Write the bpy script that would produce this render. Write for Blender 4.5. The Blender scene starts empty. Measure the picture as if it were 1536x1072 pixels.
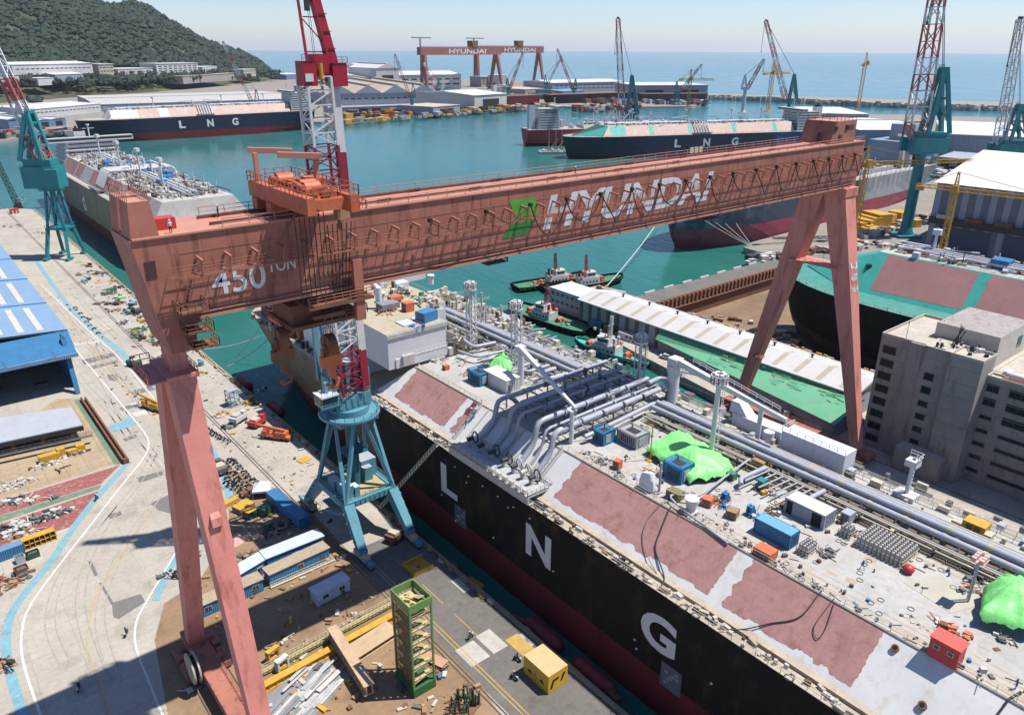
import bpy, math, random
from mathutils import Vector, Matrix
V = Vector
R = random.Random(11)
SC = bpy.context.scene
COL = SC.collection
TAU = math.tau

# ------------------------------------------------------------------ camera (surveyed)
CAM_H = 108.0
F_PX, PITCH, ROLL, YAW = 1135.2, 0.386582, 0.0039167, 0.686245
def _axes():
    cp, sp = math.cos(PITCH), math.sin(PITCH)
    f, r, u = V((0, cp, -sp)), V((1, 0, 0)), V((0, sp, cp))
    c, s = math.cos(ROLL), math.sin(ROLL)
    r, u = r * c + u * s, u * c - r * s
    cy, sy = math.cos(YAW), math.sin(YAW)
    M = Matrix(((cy, sy, 0), (-sy, cy, 0), (0, 0, 1)))
    return M @ r, M @ f, M @ u
CR, CF, CU = _axes()
def at(x, y, z=0.0):
    """ground survey: the place on the level z seen at photo point x, y"""
    d = CR * (x - 768) - CU * (y - 536) + CF * F_PX
    return V((0, 0, CAM_H)) + d * ((z - CAM_H) / d.z)

# ------------------------------------------------------------------ mesh builder
class MB:
    def __init__(s):
        s.v = []; s.f = []; s.m = []; s.s = []
    def add(s, vs, fs, m=0, sm=False):
        o = len(s.v)
        s.v.extend(V(q) for q in vs)
        for f in fs:
            s.f.append([i + o for i in f]); s.m.append(m); s.s.append(sm)
        return s
    def box(s, x0, y0, z0, x1, y1, z1, m=0, mt=None):
        vs = [(x0,y0,z0),(x1,y0,z0),(x1,y1,z0),(x0,y1,z0),(x0,y0,z1),(x1,y0,z1),(x1,y1,z1),(x0,y1,z1)]
        s.add(vs, [(0,3,2,1),(0,1,5,4),(1,2,6,5),(2,3,7,6),(3,0,4,7)], m)
        s.add(vs[4:], [(0,1,2,3)], m if mt is None else mt)
        return s
    def rbox(s, cx, cy, z0, lx, ly, h, rz=0, m=0, mt=None):
        c, n = math.cos(rz), math.sin(rz)
        p = [(-lx/2,-ly/2),(lx/2,-ly/2),(lx/2,ly/2),(-lx/2,ly/2)]
        p = [(cx+a*c-b*n, cy+a*n+b*c) for a, b in p]
        return s.prism(p, z0, z0+h, m, mt)
    def prism(s, poly, z0, z1, m=0, mt=None, top=None):
        n = len(poly); tp = top or poly
        vs = [(p[0],p[1],z0) for p in poly] + [(p[0],p[1],z1) for p in tp]
        s.add(vs, [(i,(i+1)%n,n+(i+1)%n,n+i) for i in range(n)] + [tuple(range(n-1,-1,-1))], m)
        s.add(vs[n:], [tuple(range(n))], m if mt is None else mt)
        return s
    def frame(s, p, q, up=None):
        p, q = V(p), V(q); d = q - p
        L = d.length or 1e-6; d = d / L
        u = V(up) if up else (V((0,0,1)) if abs(d.z) < .98 else V((0,1,0)))
        a = d.cross(u)
        if a.length < 1e-5: a = d.cross(V((1,0,0)))
        a.normalize()
        return p, q, d, a, a.cross(d).normalized()
    def beam(s, p, q, w, h=None, m=0, w2=None, h2=None, up=None):
        h = w if h is None else h; w2 = w if w2 is None else w2; h2 = h if h2 is None else h2
        p, q, d, a, b = s.frame(p, q, up)
        vs = [p+a*i*w/2+b*j*h/2 for i, j in ((-1,-1),(1,-1),(1,1),(-1,1))] + [q+a*i*w2/2+b*j*h2/2 for i, j in ((-1,-1),(1,-1),(1,1),(-1,1))]
        return s.add(vs, [(0,3,2,1),(4,5,6,7),(0,1,5,4),(1,2,6,5),(2,3,7,6),(3,0,4,7)], m)
    def tube(s, p, q, r, n=8, m=0, r2=None, cap=True):
        r2 = r if r2 is None else r2
        p, q, d, a, b = s.frame(p, q)
        e = [(math.cos(i*TAU/n), math.sin(i*TAU/n)) for i in range(n)]
        vs = [p+a*c*r+b*t*r for c, t in e] + [q+a*c*r2+b*t*r2 for c, t in e]
        s.add(vs, [(i,n+i,n+(i+1)%n,(i+1)%n) for i in range(n)], m, n > 5)
        if cap: s.add(vs, [tuple(range(n)), tuple(range(2*n-1,n-1,-1))], m)
        return s
    def pipe(s, pts, r, n=8, m=0):
        pts = [V(p) for p in pts]; k = len(pts)
        a = None; vs = []
        for i in range(k):
            d = (pts[min(i+1,k-1)] - pts[max(i-1,0)]).normalized()
            if a is None: a = d.orthogonal().normalized()
            a = (a - d*a.dot(d)).normalized(); b = d.cross(a)
            vs += [pts[i]+(a*math.cos(j*TAU/n)+b*math.sin(j*TAU/n))*r for j in range(n)]
        fs = [(i*n+j, i*n+(j+1)%n, (i+1)*n+(j+1)%n, (i+1)*n+j) for i in range(k-1) for j in range(n)]
        s.add(vs, fs, m, n > 4)
        return s.add(vs, [tuple(range(n-1,-1,-1)), tuple(range((k-1)*n,k*n))], m)
    def bend(s, pts, r, n=8, m=0, c=1.2):
        """pipe with rounded corners"""
        pts = [V(p) for p in pts]; out = [pts[0]]
        for i in range(1, len(pts)-1):
            p, q, t = pts[i-1], pts[i], pts[i+1]
            u, w = (p-q), (t-q); l = min(c, u.length*.45, w.length*.45)
            a, b = q+u.normalized()*l, q+w.normalized()*l
            out += [a, a*.25+q*.5+b*.25, b]
        return s.pipe(out+[pts[-1]], r, n, m)
    def dome(s, c, r, m=0, nu=10, nv=5, sz=1.0, full=False):
        c = V(c); vs = []; lo = -nv if full else 0
        for j in range(lo, nv+1):
            t = j/nv*math.pi/2
            vs += [c+V((r*math.cos(t)*math.cos(i*TAU/nu), r*math.cos(t)*math.sin(i*TAU/nu), r*sz*math.sin(t))) for i in range(nu)]
        k = nv-lo
        return s.add(vs, [(j*nu+i, j*nu+(i+1)%nu, (j+1)*nu+(i+1)%nu, (j+1)*nu+i) for j in range(k) for i in range(nu)], m, True)
    def lattice(s, p, q, w, w2, n, rc, rb, m=0, mf=None, h=None, h2=None, up=None):
        """four-chord lattice column; mf(i/n) gives the material of a bay"""
        h = w if h is None else h; h2 = w2 if h2 is None else h2
        p, q, d, a, b = s.frame(p, q, up)
        def cor(t):
            o = p.lerp(q, t); ww = w+(w2-w)*t; hh = h+(h2-h)*t
            return [o+a*i*ww/2+b*j*hh/2 for i, j in ((-1,-1),(1,-1),(1,1),(-1,1))]
        pr = cor(0)
        for k in range(n):
            nx = cor((k+1)/n); mm = mf((k+.5)/n) if mf else m
            for i in range(4):
                s.beam(pr[i], nx[i], rc, rc, mm)
                j = (i+1) % 4
                s.beam(pr[i], nx[j], rb, rb, mm) if (k+i) % 2 else s.beam(pr[j], nx[i], rb, rb, mm)
                s.beam(nx[i], nx[j], rb, rb, mm)
            pr = nx
        return s
    def rail(s, pts, h=1.1, step=2.5, r=.07, m=0, bars=2):
        pts = [V(p) for p in pts]
        for p, q in zip(pts, pts[1:]):
            L = (q-p).length; n = max(1, round(L/step))
            for b in range(bars):
                z = V((0,0,h*(b+1)/bars)); s.beam(p+z, q+z, r, r, m)
            for i in range(n+1):
                o = p.lerp(q, i/n); s.beam(o, o+V((0,0,h)), r, r, m)
        return s
    def ladder(s, p, q, w=.5, m=0, up=None, r=.08, step=.6):
        p, q, d, a, b = s.frame(p, q, up)
        for k in (-1, 1): s.beam(p+a*k*w/2, q+a*k*w/2, r, r, m)
        n = max(2, int((q-p).length/step))
        for i in range(n):
            o = p.lerp(q, (i+.5)/n); s.beam(o-a*w/2, o+a*w/2, r*.8, r*.8, m)
        return s
    def sheet(s, poly, z=0, m=0):
        return s.add([(p[0],p[1],z) for p in poly], [tuple(range(len(poly)))], m)
    def ribbon(s, pts, w, z, m=0):
        pts = [V((p[0],p[1],0)) for p in pts]; vs = []
        for i, p in enumerate(pts):
            d = pts[min(i+1,len(pts)-1)] - pts[max(i-1,0)]; d.normalize()
            o = V((-d.y, d.x, 0))*w/2
            vs += [p+o+V((0,0,z)), p-o+V((0,0,z))]
        return s.add(vs, [(2*i,2*i+1,2*i+3,2*i+2) for i in range(len(pts)-1)], m)
    def text(s, txt, o, ux, uz, h, w=None, m=0, shear=0.0, bold=0.0):
        vs, fs = glyphs(txt, bold)
        x0 = min(p[0] for p in vs); x1 = max(p[0] for p in vs); y0 = min(p[1] for p in vs); y1 = max(p[1] for p in vs)
        ky = h/(y1-y0); kx = ky if w is None else (w-abs(shear)*h)/(x1-x0)
        o, ux, uz = V(o), V(ux).normalized(), V(uz).normalized()
        return s.add([o+ux*((p[0]-x0)*kx+shear*(p[1]-y0)*ky)+uz*((p[1]-y0)*ky) for p in vs], fs, m)
    def move(s, M):
        s.v = [M @ p for p in s.v]; return s
    def build(s, name, mats, parent=None, label=None, world=False):
        me = bpy.data.meshes.new(name)
        vs = s.v
        if world and parent is not None:
            inv = root_matrix(parent).inverted(); vs = [inv @ p for p in vs]
        me.from_pydata([tuple(p) for p in vs], [], s.f)
        if not isinstance(mats, (list, tuple)): mats = [mats]
        for m in mats: me.materials.append(m)
        me.polygons.foreach_set('material_index', s.m)
        me.polygons.foreach_set('use_smooth', s.s)
        me.update()
        o = bpy.data.objects.new(name, me); COL.objects.link(o)
        if parent is not None: o.parent = parent
        if label: o['label'] = label
        return o
    def solo(s, name, label, cat, mats, loc=(0,0,0), rz=0, group=None, world=False):
        """a thing that is one mesh"""
        if world:
            M = Matrix.Translation(V(loc)) @ Matrix.Rotation(rz, 4, 'Z'); inv = M.inverted()
            s.v = [inv @ p for p in s.v]
        o = s.build(name, mats); o.location = loc; o.rotation_euler = (0,0,rz)
        return tag(o, label, cat, group)
def root_matrix(o):
    while o.parent is not None: o = o.parent
    return Matrix.Translation(o.location) @ Matrix.Rotation(o.rotation_euler.z, 4, 'Z')
_B = {}
def bpart(name, parent, x0, y0, z0, x1, y1, z1, mat, world=False):
    """one box as a part of its own; equal boxes share their mesh"""
    k = (name, round(x1-x0,2), round(y1-y0,2), round(z1-z0,2), mat.name)
    c = V(((x0+x1)/2,(y0+y1)/2,(z0+z1)/2))
    if world: c = root_matrix(parent).inverted() @ c
    if k not in _B:
        o = MB().box(-k[1]/2,-k[2]/2,-k[3]/2,k[1]/2,k[2]/2,k[3]/2).build(name, mat); _B[k] = o.data
    else:
        o = bpy.data.objects.new(name, _B[k]); COL.objects.link(o)
    o.parent = parent; o.location = c
    return o
_G = {}
def glyphs(txt, bold=0.0):
    k = (txt, bold)
    if k not in _G:
        cu = bpy.data.curves.new('lettering', 'FONT'); cu.body = txt; cu.dimensions = '2D'; cu.fill_mode = 'BOTH'; cu.offset = bold; cu.resolution_u = 4
        ob = bpy.data.objects.new('lettering', cu); COL.objects.link(ob)
        bpy.context.view_layer.update()
        me = bpy.data.meshes.new_from_object(ob.evaluated_get(bpy.context.evaluated_depsgraph_get()))
        _G[k] = ([tuple(v.co) for v in me.vertices], [tuple(p.vertices) for p in me.polygons])
        bpy.data.objects.remove(ob); bpy.data.curves.remove(cu); bpy.data.meshes.remove(me)
    return _G[k]

# ------------------------------------------------------------------ things
def tag(o, label, cat, group=None, kind=None):
    if label: o['label'] = label
    if cat: o['category'] = cat
    if group: o['group'] = group
    if kind: o['kind'] = kind
    return o
def thing(name, label, cat, loc=(0,0,0), rz=0, group=None):
    o = bpy.data.objects.new(name, None); COL.objects.link(o)
    o.location = loc; o.rotation_euler = (0,0,rz)
    o.empty_display_size = .5
    return tag(o, label, cat, group)
def struct(name, mb, mats):
    o = mb.build(name, mats); o['kind'] = 'structure'; return o
def dup(root, loc, rz=None, label=None, group=None, scale=None):
    """copy of a thing with copies of its parts and sub-parts"""
    r = root.copy(); COL.objects.link(r); r.location = loc
    if rz is not None: r.rotation_euler = (0,0,rz)
    if label: r['label'] = label
    if group: r['group'] = group
    if scale: r.scale = scale
    for ch in list(root.children):
        c = ch.copy(); COL.objects.link(c); c.parent = r
        for g in list(ch.children):
            d = g.copy(); COL.objects.link(d); d.parent = c
    return r

# ------------------------------------------------------------------ materials
_M = {}
ALB = .80
def paint(name, rgb, rough=.55, var=.12, grime=None, gamt=.35, gscale=.35, streak=0, ribs=None, metal=0.0, fine=0, bump=0.0, spec=.4, plates=None):
    """weathered surface: broad patches, optional streaks of grime, optional ribs (period m, 'x'|'y'|'z'|'h')"""
    if name in _M: return _M[name]
    rgb = tuple(c*ALB for c in rgb); grime = grime and tuple(c*ALB for c in grime)
    m = bpy.data.materials.new(name); m.use_nodes = True; _M[name] = m
    nt = m.node_tree; N = nt.nodes; Lk = nt.links.new
    b = N['Principled BSDF']; b.inputs['Roughness'].default_value = rough; b.inputs['Metallic'].default_value = metal
    b.inputs['Specular IOR Level'].default_value = spec
    tc = N.new('ShaderNodeTexCoord')
    n1 = N.new('ShaderNodeTexNoise'); n1.inputs['Scale'].default_value = gscale*.6; n1.inputs['Detail'].default_value = 6; n1.inputs['Roughness'].default_value = .65
    Lk(tc.outputs['Object'], n1.inputs['Vector'])
    mp = N.new('ShaderNodeMapRange'); mp.inputs[1].default_value = .3; mp.inputs[2].default_value = .7; mp.inputs[3].default_value = 1-var; mp.inputs[4].default_value = 1+var
    Lk(n1.outputs['Fac'], mp.inputs[0])
    vm = N.new('ShaderNodeVectorMath'); vm.operation = 'SCALE'; vm.inputs[0].default_value = rgb; Lk(mp.outputs[0], vm.inputs['Scale'])
    col = vm.outputs[0]
    def mix(fac, c2):
        nonlocal col
        x = N.new('ShaderNodeMix'); x.data_type = 'RGBA'; Lk(fac, x.inputs['Factor']); Lk(col, x.inputs[6])
        if isinstance(c2, tuple): x.inputs[7].default_value = (*c2, 1)
        else: Lk(c2, x.inputs[7])
        col = x.outputs[2]
    if grime:
        n2 = N.new('ShaderNodeTexNoise'); n2.inputs['Scale'].default_value = gscale*2.2; n2.inputs['Detail'].default_value = 8; n2.inputs['Roughness'].default_value = .7
        mv = N.new('ShaderNodeMapping'); mv.inputs['Scale'].default_value = (1,1,1-.85*streak) ; mv.inputs['Location'].default_value = (7.3,1.9,4.1)
        Lk(tc.outputs['Object'], mv.inputs['Vector']); Lk(mv.outputs[0], n2.inputs['Vector'])
        r2 = N.new('ShaderNodeMapRange'); r2.inputs[1].default_value = .52; r2.inputs[2].default_value = .74; r2.inputs[3].default_value = 0; r2.inputs[4].default_value = gamt*2
        Lk(n2.outputs['Fac'], r2.inputs[0]); mix(r2.outputs[0], grime)
    if plates:
        sp = N.new('ShaderNodeSeparateXYZ'); Lk(tc.outputs['Object'], sp.inputs[0])
        a2 = N.new('ShaderNodeMath'); a2.operation = 'ADD'; Lk(sp.outputs[0], a2.inputs[0]); Lk(sp.outputs[1], a2.inputs[1])
        cb = N.new('ShaderNodeCombineXYZ'); Lk(a2.outputs[0], cb.inputs[0]); Lk(sp.outputs[2], cb.inputs[1])
        bk = N.new('ShaderNodeTexBrick'); Lk(cb.outputs[0], bk.inputs['Vector']); bk.inputs['Scale'].default_value = 1; bk.inputs['Brick Width'].default_value = plates[0]; bk.inputs['Row Height'].default_value = plates[1]
        bk.inputs['Mortar Size'].default_value = .05; bk.inputs['Mortar Smooth'].default_value = .6
        d = plates[2]; bk.inputs['Color1'].default_value = (1,1,1,1); bk.inputs['Color2'].default_value = (plates[3],)*3+(1,); bk.inputs['Mortar'].default_value = (d,d,d,1)
        xm = N.new('ShaderNodeMix'); xm.data_type = 'RGBA'; xm.blend_type = 'MULTIPLY'; xm.inputs['Factor'].default_value = 1; Lk(col, xm.inputs[6]); Lk(bk.outputs['Color'], xm.inputs[7]); col = xm.outputs[2]
    h = None
    if ribs:
        per, ax = ribs[:2]
        sx = N.new('ShaderNodeSeparateXYZ'); Lk(tc.outputs['Object'], sx.inputs[0])
        if ax == 'h':
            ad = N.new('ShaderNodeMath'); ad.operation = 'ADD'; Lk(sx.outputs[0], ad.inputs[0]); Lk(sx.outputs[1], ad.inputs[1]); src = ad.outputs[0]
        else: src = sx.outputs['xyz'.index(ax)]
        mu = N.new('ShaderNodeMath'); mu.operation = 'MULTIPLY'; mu.inputs[1].default_value = TAU/per; Lk(src, mu.inputs[0])
        si = N.new('ShaderNodeMath'); si.operation = 'SINE'; Lk(mu.outputs[0], si.inputs[0]); h = si.outputs[0]
        if len(ribs) > 2:
            mr = N.new('ShaderNodeMapRange'); mr.inputs[1].default_value = .1; mr.inputs[2].default_value = .3; mr.inputs[3].default_value = 0; mr.inputs[4].default_value = 1
            Lk(h, mr.inputs[0]); mix(mr.outputs[0], ribs[2])
    if fine or bump or h is not None:
        bp = N.new('ShaderNodeBump'); bp.inputs['Strength'].default_value = 1; bp.inputs['Distance'].default_value = .06 if h is not None else bump
        if h is None:
            n3 = N.new('ShaderNodeTexNoise'); n3.inputs['Scale'].default_value = fine or 2; n3.inputs['Detail'].default_value = 5
            Lk(tc.outputs['Object'], n3.inputs['Vector']); h = n3.outputs['Fac']
        Lk(h, bp.inputs['Height']); Lk(bp.outputs[0], b.inputs['Normal'])
    Lk(col, b.inputs['Base Color'])
    return m
def flat(name, rgb, rough=.6, metal=0.0, spec=.4): return paint(name, rgb, rough, var=.18, gscale=1.2, metal=metal, spec=spec)
RUST = (.16,.06,.025); SOOT = (.03,.028,.025)
# palette
white = paint('white_paint', (.62,.625,.63), .5, .06, (.42,.36,.28), .18, .5, 1)
dwhite = paint('dirty_white', (.50,.48,.44), .6, .12, (.30,.20,.12), .3, .5, 1)
cream = paint('cream_paint', (.50,.45,.35), .6, .1, (.35,.22,.12), .25, .4, 0)
grey = paint('grey_steel', (.24,.255,.27), .5, .15, (.12,.09,.07), .3, .6, 1)
lgrey = paint('light_grey_pipe', (.38,.40,.45), .4, .1, (.3,.27,.22), .2, .7)
dark = flat('dark_steel', (.035,.035,.038), .6)
mid = flat('mid_steel', (.12,.12,.12), .6)
black = flat('black_rubber', (.012,.012,.013), .8)
glass = flat('window_glass', (.02,.035,.04), .12, spec=.7)
blue = paint('blue_paint', (.05,.21,.42), .5, .12, (.03,.05,.08), .2, .6, 1, ribs=(.45,'h'))
sblue = paint('smooth_blue', (.05,.20,.42), .5, .15)
skyb = paint('sky_blue_roof', (.17,.30,.46), .5, .1, (.35,.33,.3), .15, .5, ribs=(.6,'h'))
yellow = paint('yellow_paint', (.58,.33,.04), .5, .12, (.25,.14,.05), .35, .7, 1)
orange = paint('orange_paint', (.58,.15,.06), .55, .12, (.25,.1,.05), .25, .7)
red = paint('red_paint', (.50,.045,.045), .5, .12, (.2,.03,.03), .3, .6, 1)
green = paint('green_paint', (.06,.22,.12), .55, .2, RUST, .2, .8)
dgreen = paint('dark_green', (.02,.085,.05), .6, .2, RUST, .2, .8)
teal = paint('teal_paint', (.02,.235,.25), .45, .13, (.03,.10,.10), .3, .4, 1)
cblue = paint('crane_blue', (.105,.29,.36), .45, .12, (.10,.14,.15), .3, .5, 1)
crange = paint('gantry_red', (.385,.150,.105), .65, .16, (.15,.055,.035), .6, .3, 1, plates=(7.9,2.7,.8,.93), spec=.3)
tred = paint('trolley_orange', (.50,.13,.06), .55, .18, (.18,.06,.04), .35, .5)
tan = paint('timber_tan', (.34,.21,.11), .8, .2, (.16,.09,.05), .3, .8)
conc = paint('wall_concrete', (.36,.32,.30), .85, .12, (.13,.11,.10), .45, .3, 1, plates=(5,4,.85,.94))
rustm = paint('rusty_steel', (.19,.085,.045), .85, .25, (.08,.05,.04), .4, .5)
blk = paint('hull_black', (.008,.0075,.007), .75, .3, (.055,.036,.015), .55, .09, .5, plates=(9,3.2,.5,.8), spec=.2)
navy = paint('hull_navy', (.010,.018,.042), .4, .2, (.03,.03,.04), .2, .2, 1)
boot = paint('boot_top_red', (.13,.016,.016), .7, .2, (.05,.012,.012), .45, .2, 1, plates=(9,3.2,.75,.9), spec=.25)
# ------------------------------------------------------------------ camera, sky, sun, air
cam = bpy.data.cameras.new('camera'); cam.sensor_width = 36; cam.lens = F_PX/1536*36; cam.clip_end = 120000; cam.clip_start = 1
camo = bpy.data.objects.new('camera', cam); COL.objects.link(camo); SC.camera = camo
camo.matrix_world = Matrix(((CR.x,CU.x,-CF.x,0),(CR.y,CU.y,-CF.y,0),(CR.z,CU.z,-CF.z,CAM_H),(0,0,0,1)))
SC.view_settings.view_transform = 'Standard'; SC.view_settings.look = 'None'; SC.view_settings.gamma = 1
SC.view_settings.exposure = EXPOSURE = 0.62
SUN = V((.38,-.26,1)).normalized()
w = bpy.data.worlds.new('World'); SC.world = w; w.use_nodes = True
sk = w.node_tree.nodes.new('ShaderNodeTexSky'); sk.sky_type = 'NISHITA'; sk.sun_disc = False
sk.sun_elevation = math.asin(SUN.z); sk.sun_rotation = math.atan2(SUN.x, SUN.y)
sk.air_density = 1.0; sk.dust_density = 0.2; sk.ozone_density = 2.0; sk.altitude = 0
bg = w.node_tree.nodes['Background']; bg.inputs[1].default_value = .080
tn = w.node_tree.nodes.new('ShaderNodeMix'); tn.data_type = 'RGBA'; tn.blend_type = 'MULTIPLY'; tn.inputs['Factor'].default_value = 1; tn.inputs[7].default_value = (.90,.985,1.20,1)
w.node_tree.links.new(sk.outputs[0], tn.inputs[6]); w.node_tree.links.new(tn.outputs[2], bg.inputs[0])
sl = bpy.data.lights.new('sun', 'SUN'); sl.energy = 5.0; sl.angle = math.radians(.53); sl.color = (1,.95,.88)
so = bpy.data.objects.new('sun', sl); COL.objects.link(so); so.rotation_euler = SUN.to_track_quat('Z', 'Y').to_euler(); so.location = (0,0,400)

hz = MB().box(-41000,-41000,-15.5, 41000,41000,430)
hm = bpy.data.materials.new('air'); hm.use_nodes = True; hn = hm.node_tree.nodes; hn.remove(hn['Principled BSDF'])
pv = hn.new('ShaderNodeVolumePrincipled'); pv.inputs['Color'].default_value = (.80,.88,1,1); pv.inputs['Density'].default_value = 2.2e-5; pv.inputs['Anisotropy'].default_value = .2
hm.node_tree.links.new(pv.outputs[0], hn['Material Output'].inputs['Volume'])
ho = hz.build('haze', hm); ho['kind'] = 'stuff'

# ------------------------------------------------------------------ water
SEA = -3.5
wm = bpy.data.materials.new('sea_water'); wm.use_nodes = True; nt = wm.node_tree; N = nt.nodes; Lk = nt.links.new
b = N['Principled BSDF']; b.inputs['Roughness'].default_value = .13;  b.inputs['IOR'].default_value = 1.33
ge = N.new('ShaderNodeNewGeometry'); sx = N.new('ShaderNodeSeparateXYZ'); Lk(ge.outputs['Position'], sx.inputs[0])
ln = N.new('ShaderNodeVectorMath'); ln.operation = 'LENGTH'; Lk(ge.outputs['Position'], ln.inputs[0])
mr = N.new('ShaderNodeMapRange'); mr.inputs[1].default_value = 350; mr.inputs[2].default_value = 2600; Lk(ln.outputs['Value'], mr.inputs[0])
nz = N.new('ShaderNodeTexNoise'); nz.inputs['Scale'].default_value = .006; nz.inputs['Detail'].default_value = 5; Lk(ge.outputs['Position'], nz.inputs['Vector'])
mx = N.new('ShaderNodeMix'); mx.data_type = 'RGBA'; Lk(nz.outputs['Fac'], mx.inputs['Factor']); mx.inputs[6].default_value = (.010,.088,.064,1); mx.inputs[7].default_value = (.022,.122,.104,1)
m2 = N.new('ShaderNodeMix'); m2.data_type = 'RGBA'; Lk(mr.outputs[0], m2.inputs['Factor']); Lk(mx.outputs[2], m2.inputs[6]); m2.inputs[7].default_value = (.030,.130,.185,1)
wn_ = N.new('ShaderNodeTexNoise'); wn_.inputs['Scale'].default_value = .03; wn_.inputs['Detail'].default_value = 7; wn_.inputs['Roughness'].default_value = .62
wm_ = N.new('ShaderNodeMapping'); wm_.inputs['Scale'].default_value = (1,.3,1); wm_.inputs['Rotation'].default_value = (0,0,.7); Lk(ge.outputs['Position'], wm_.inputs[0]); Lk(wm_.outputs[0], wn_.inputs['Vector'])
wr_ = N.new('ShaderNodeMapRange'); wr_.inputs[1].default_value = .35; wr_.inputs[2].default_value = .65; wr_.inputs[3].default_value = .90; wr_.inputs[4].default_value = 1.09; Lk(wn_.outputs['Fac'], wr_.inputs[0])
ws_ = N.new('ShaderNodeVectorMath'); ws_.operation = 'SCALE'; Lk(m2.outputs[2], ws_.inputs[0]); Lk(wr_.outputs[0], ws_.inputs['Scale']); Lk(ws_.outputs[0], b.inputs['Base Color'])
rr__ = N.new('ShaderNodeMapRange'); rr__.inputs[1].default_value = .35; rr__.inputs[2].default_value = .65; rr__.inputs[3].default_value = .12; rr__.inputs[4].default_value = .2; Lk(wn_.outputs['Fac'], rr__.inputs[0]); Lk(rr__.outputs[0], b.inputs['Roughness'])
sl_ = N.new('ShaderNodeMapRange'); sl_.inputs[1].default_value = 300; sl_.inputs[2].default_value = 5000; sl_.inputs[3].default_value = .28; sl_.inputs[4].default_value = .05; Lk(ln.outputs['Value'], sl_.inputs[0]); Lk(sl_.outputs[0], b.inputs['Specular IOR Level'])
n1 = N.new('ShaderNodeTexNoise'); n1.inputs['Scale'].default_value = .35; n1.inputs['Detail'].default_value = 4
mp = N.new('ShaderNodeMapping'); mp.inputs['Scale'].default_value = (1,.35,1); mp.inputs['Rotation'].default_value = (0,0,.5); Lk(ge.outputs['Position'], mp.inputs[0]); Lk(mp.outputs[0], n1.inputs['Vector'])
bp = N.new('ShaderNodeBump'); bp.inputs['Distance'].default_value = .5; bp.inputs['Strength'].default_value = .6; Lk(n1.outputs['Fac'], bp.inputs['Height']); Lk(bp.outputs[0], b.inputs['Normal'])
DX0, DX1, DY0, DY1 = 262, 380, -150, 216           # the dry dock is kept out of the sea
B = 40000
wt = MB()
for x0, y0, x1, y1 in ((-B,-B,DX0,B), (DX1,-B,B,B), (DX0,DY1,DX1,B), (DX0,-B,DX1,DY0)):
    wt.sheet([(x0,y0),(x1,y0),(x1,y1),(x0,y1)], SEA)
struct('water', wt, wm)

# ------------------------------------------------------------------ quays and ground
def slab_mat(name, rgb, joint=8.0, jc=.8, var=.12, grime=(.2,.17,.13), gamt=.3, gs=.07):
    m = paint(name, rgb, .9, var, grime, gamt, gs, fine=3, bump=.03)
    nt = m.node_tree; N = nt.nodes; b = N['Principled BSDF']; src = b.inputs['Base Color'].links[0].from_socket
    br = N.new('ShaderNodeTexBrick'); br.inputs['Scale'].default_value = 1; br.inputs['Brick Width'].default_value = joint; br.inputs['Row Height'].default_value = joint
    br.inputs['Mortar Size'].default_value = .07; br.offset = 0; br.inputs['Color1'].default_value = (1,1,1,1); br.inputs['Color2'].default_value = (.93,.93,.93,1); br.inputs['Mortar'].default_value = (jc,jc,jc,1)
    tc = N.new('ShaderNodeTexCoord'); nt.links.new(tc.outputs['Object'], br.inputs['Vector'])
    # fine speckle of tyre dust and spilled dirt
    sp = N.new('ShaderNodeTexNoise'); sp.inputs['Scale'].default_value = .9; sp.inputs['Detail'].default_value = 9; sp.inputs['Roughness'].default_value = .75; nt.links.new(tc.outputs['Object'], sp.inputs['Vector'])
    sr = N.new('ShaderNodeMapRange'); sr.inputs[1].default_value = .35; sr.inputs[2].default_value = .65; sr.inputs[3].default_value = .86; sr.inputs[4].default_value = 1.08; nt.links.new(sp.outputs['Fac'], sr.inputs[0])
    x = N.new('ShaderNodeMix'); x.data_type = 'RGBA'; x.blend_type = 'MULTIPLY'; x.inputs['Factor'].default_value = 1
    nt.links.new(src, x.inputs[6]); nt.links.new(br.outputs['Color'], x.inputs[7])
    v = N.new('ShaderNodeVectorMath'); v.operation = 'SCALE'; nt.links.new(x.outputs[2], v.inputs[0]); nt.links.new(sr.outputs[0], v.inputs['Scale'])
    nt.links.new(v.outputs[0], b.inputs['Base Color'])
    return m
quaym = slab_mat('quay_concrete', (.425,.385,.325))
farm = slab_mat('far_yard', (.27,.245,.21), 14)
dirt = slab_mat('dirt', (.29,.19,.11), 11, .9, .25, (.20,.12,.065), .45, .12)
asph = slab_mat('asphalt', (.155,.145,.13), 10, .8, .14, (.10,.09,.08), .4, .15)
def land(name, poly, m, z=0.0, z0=-14):
    return struct(name, MB().prism(poly, z0, z, 0, 1), [conc, m])
QX = 78.9
land('quay_ground', [(-700,-200),(QX,-200),(QX,640),(60,660),(-700,660)], quaym)
land('pier_ground', [(188,-200),(262,-200),(262,252),(236,252),(222,246),(221,212),(213,203),(208,176),(205,157),(199.5,126),(188,120)], quaym)
land('dock_ground', [(380,-400),(1500,-400),(1500,120),(900,330),(560,262),(400,258),(384,253),(380,228)], farm)
land('dock_head', [(262,216),(380,216),(380,228),(262,228)], asph)
struct('dock_floor', MB().box(262,-150,-14,380,216,-11), slab_mat('dock_floor_mat', (.23,.155,.095), 9, .85, .3, (.2,.12,.07), .4, .1))  # floor colour darkened to carry the docked ship's wide shadow
land('back_ground', [(262,-200),(380,-200),(380,-150),(262,-150)], farm)
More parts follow.
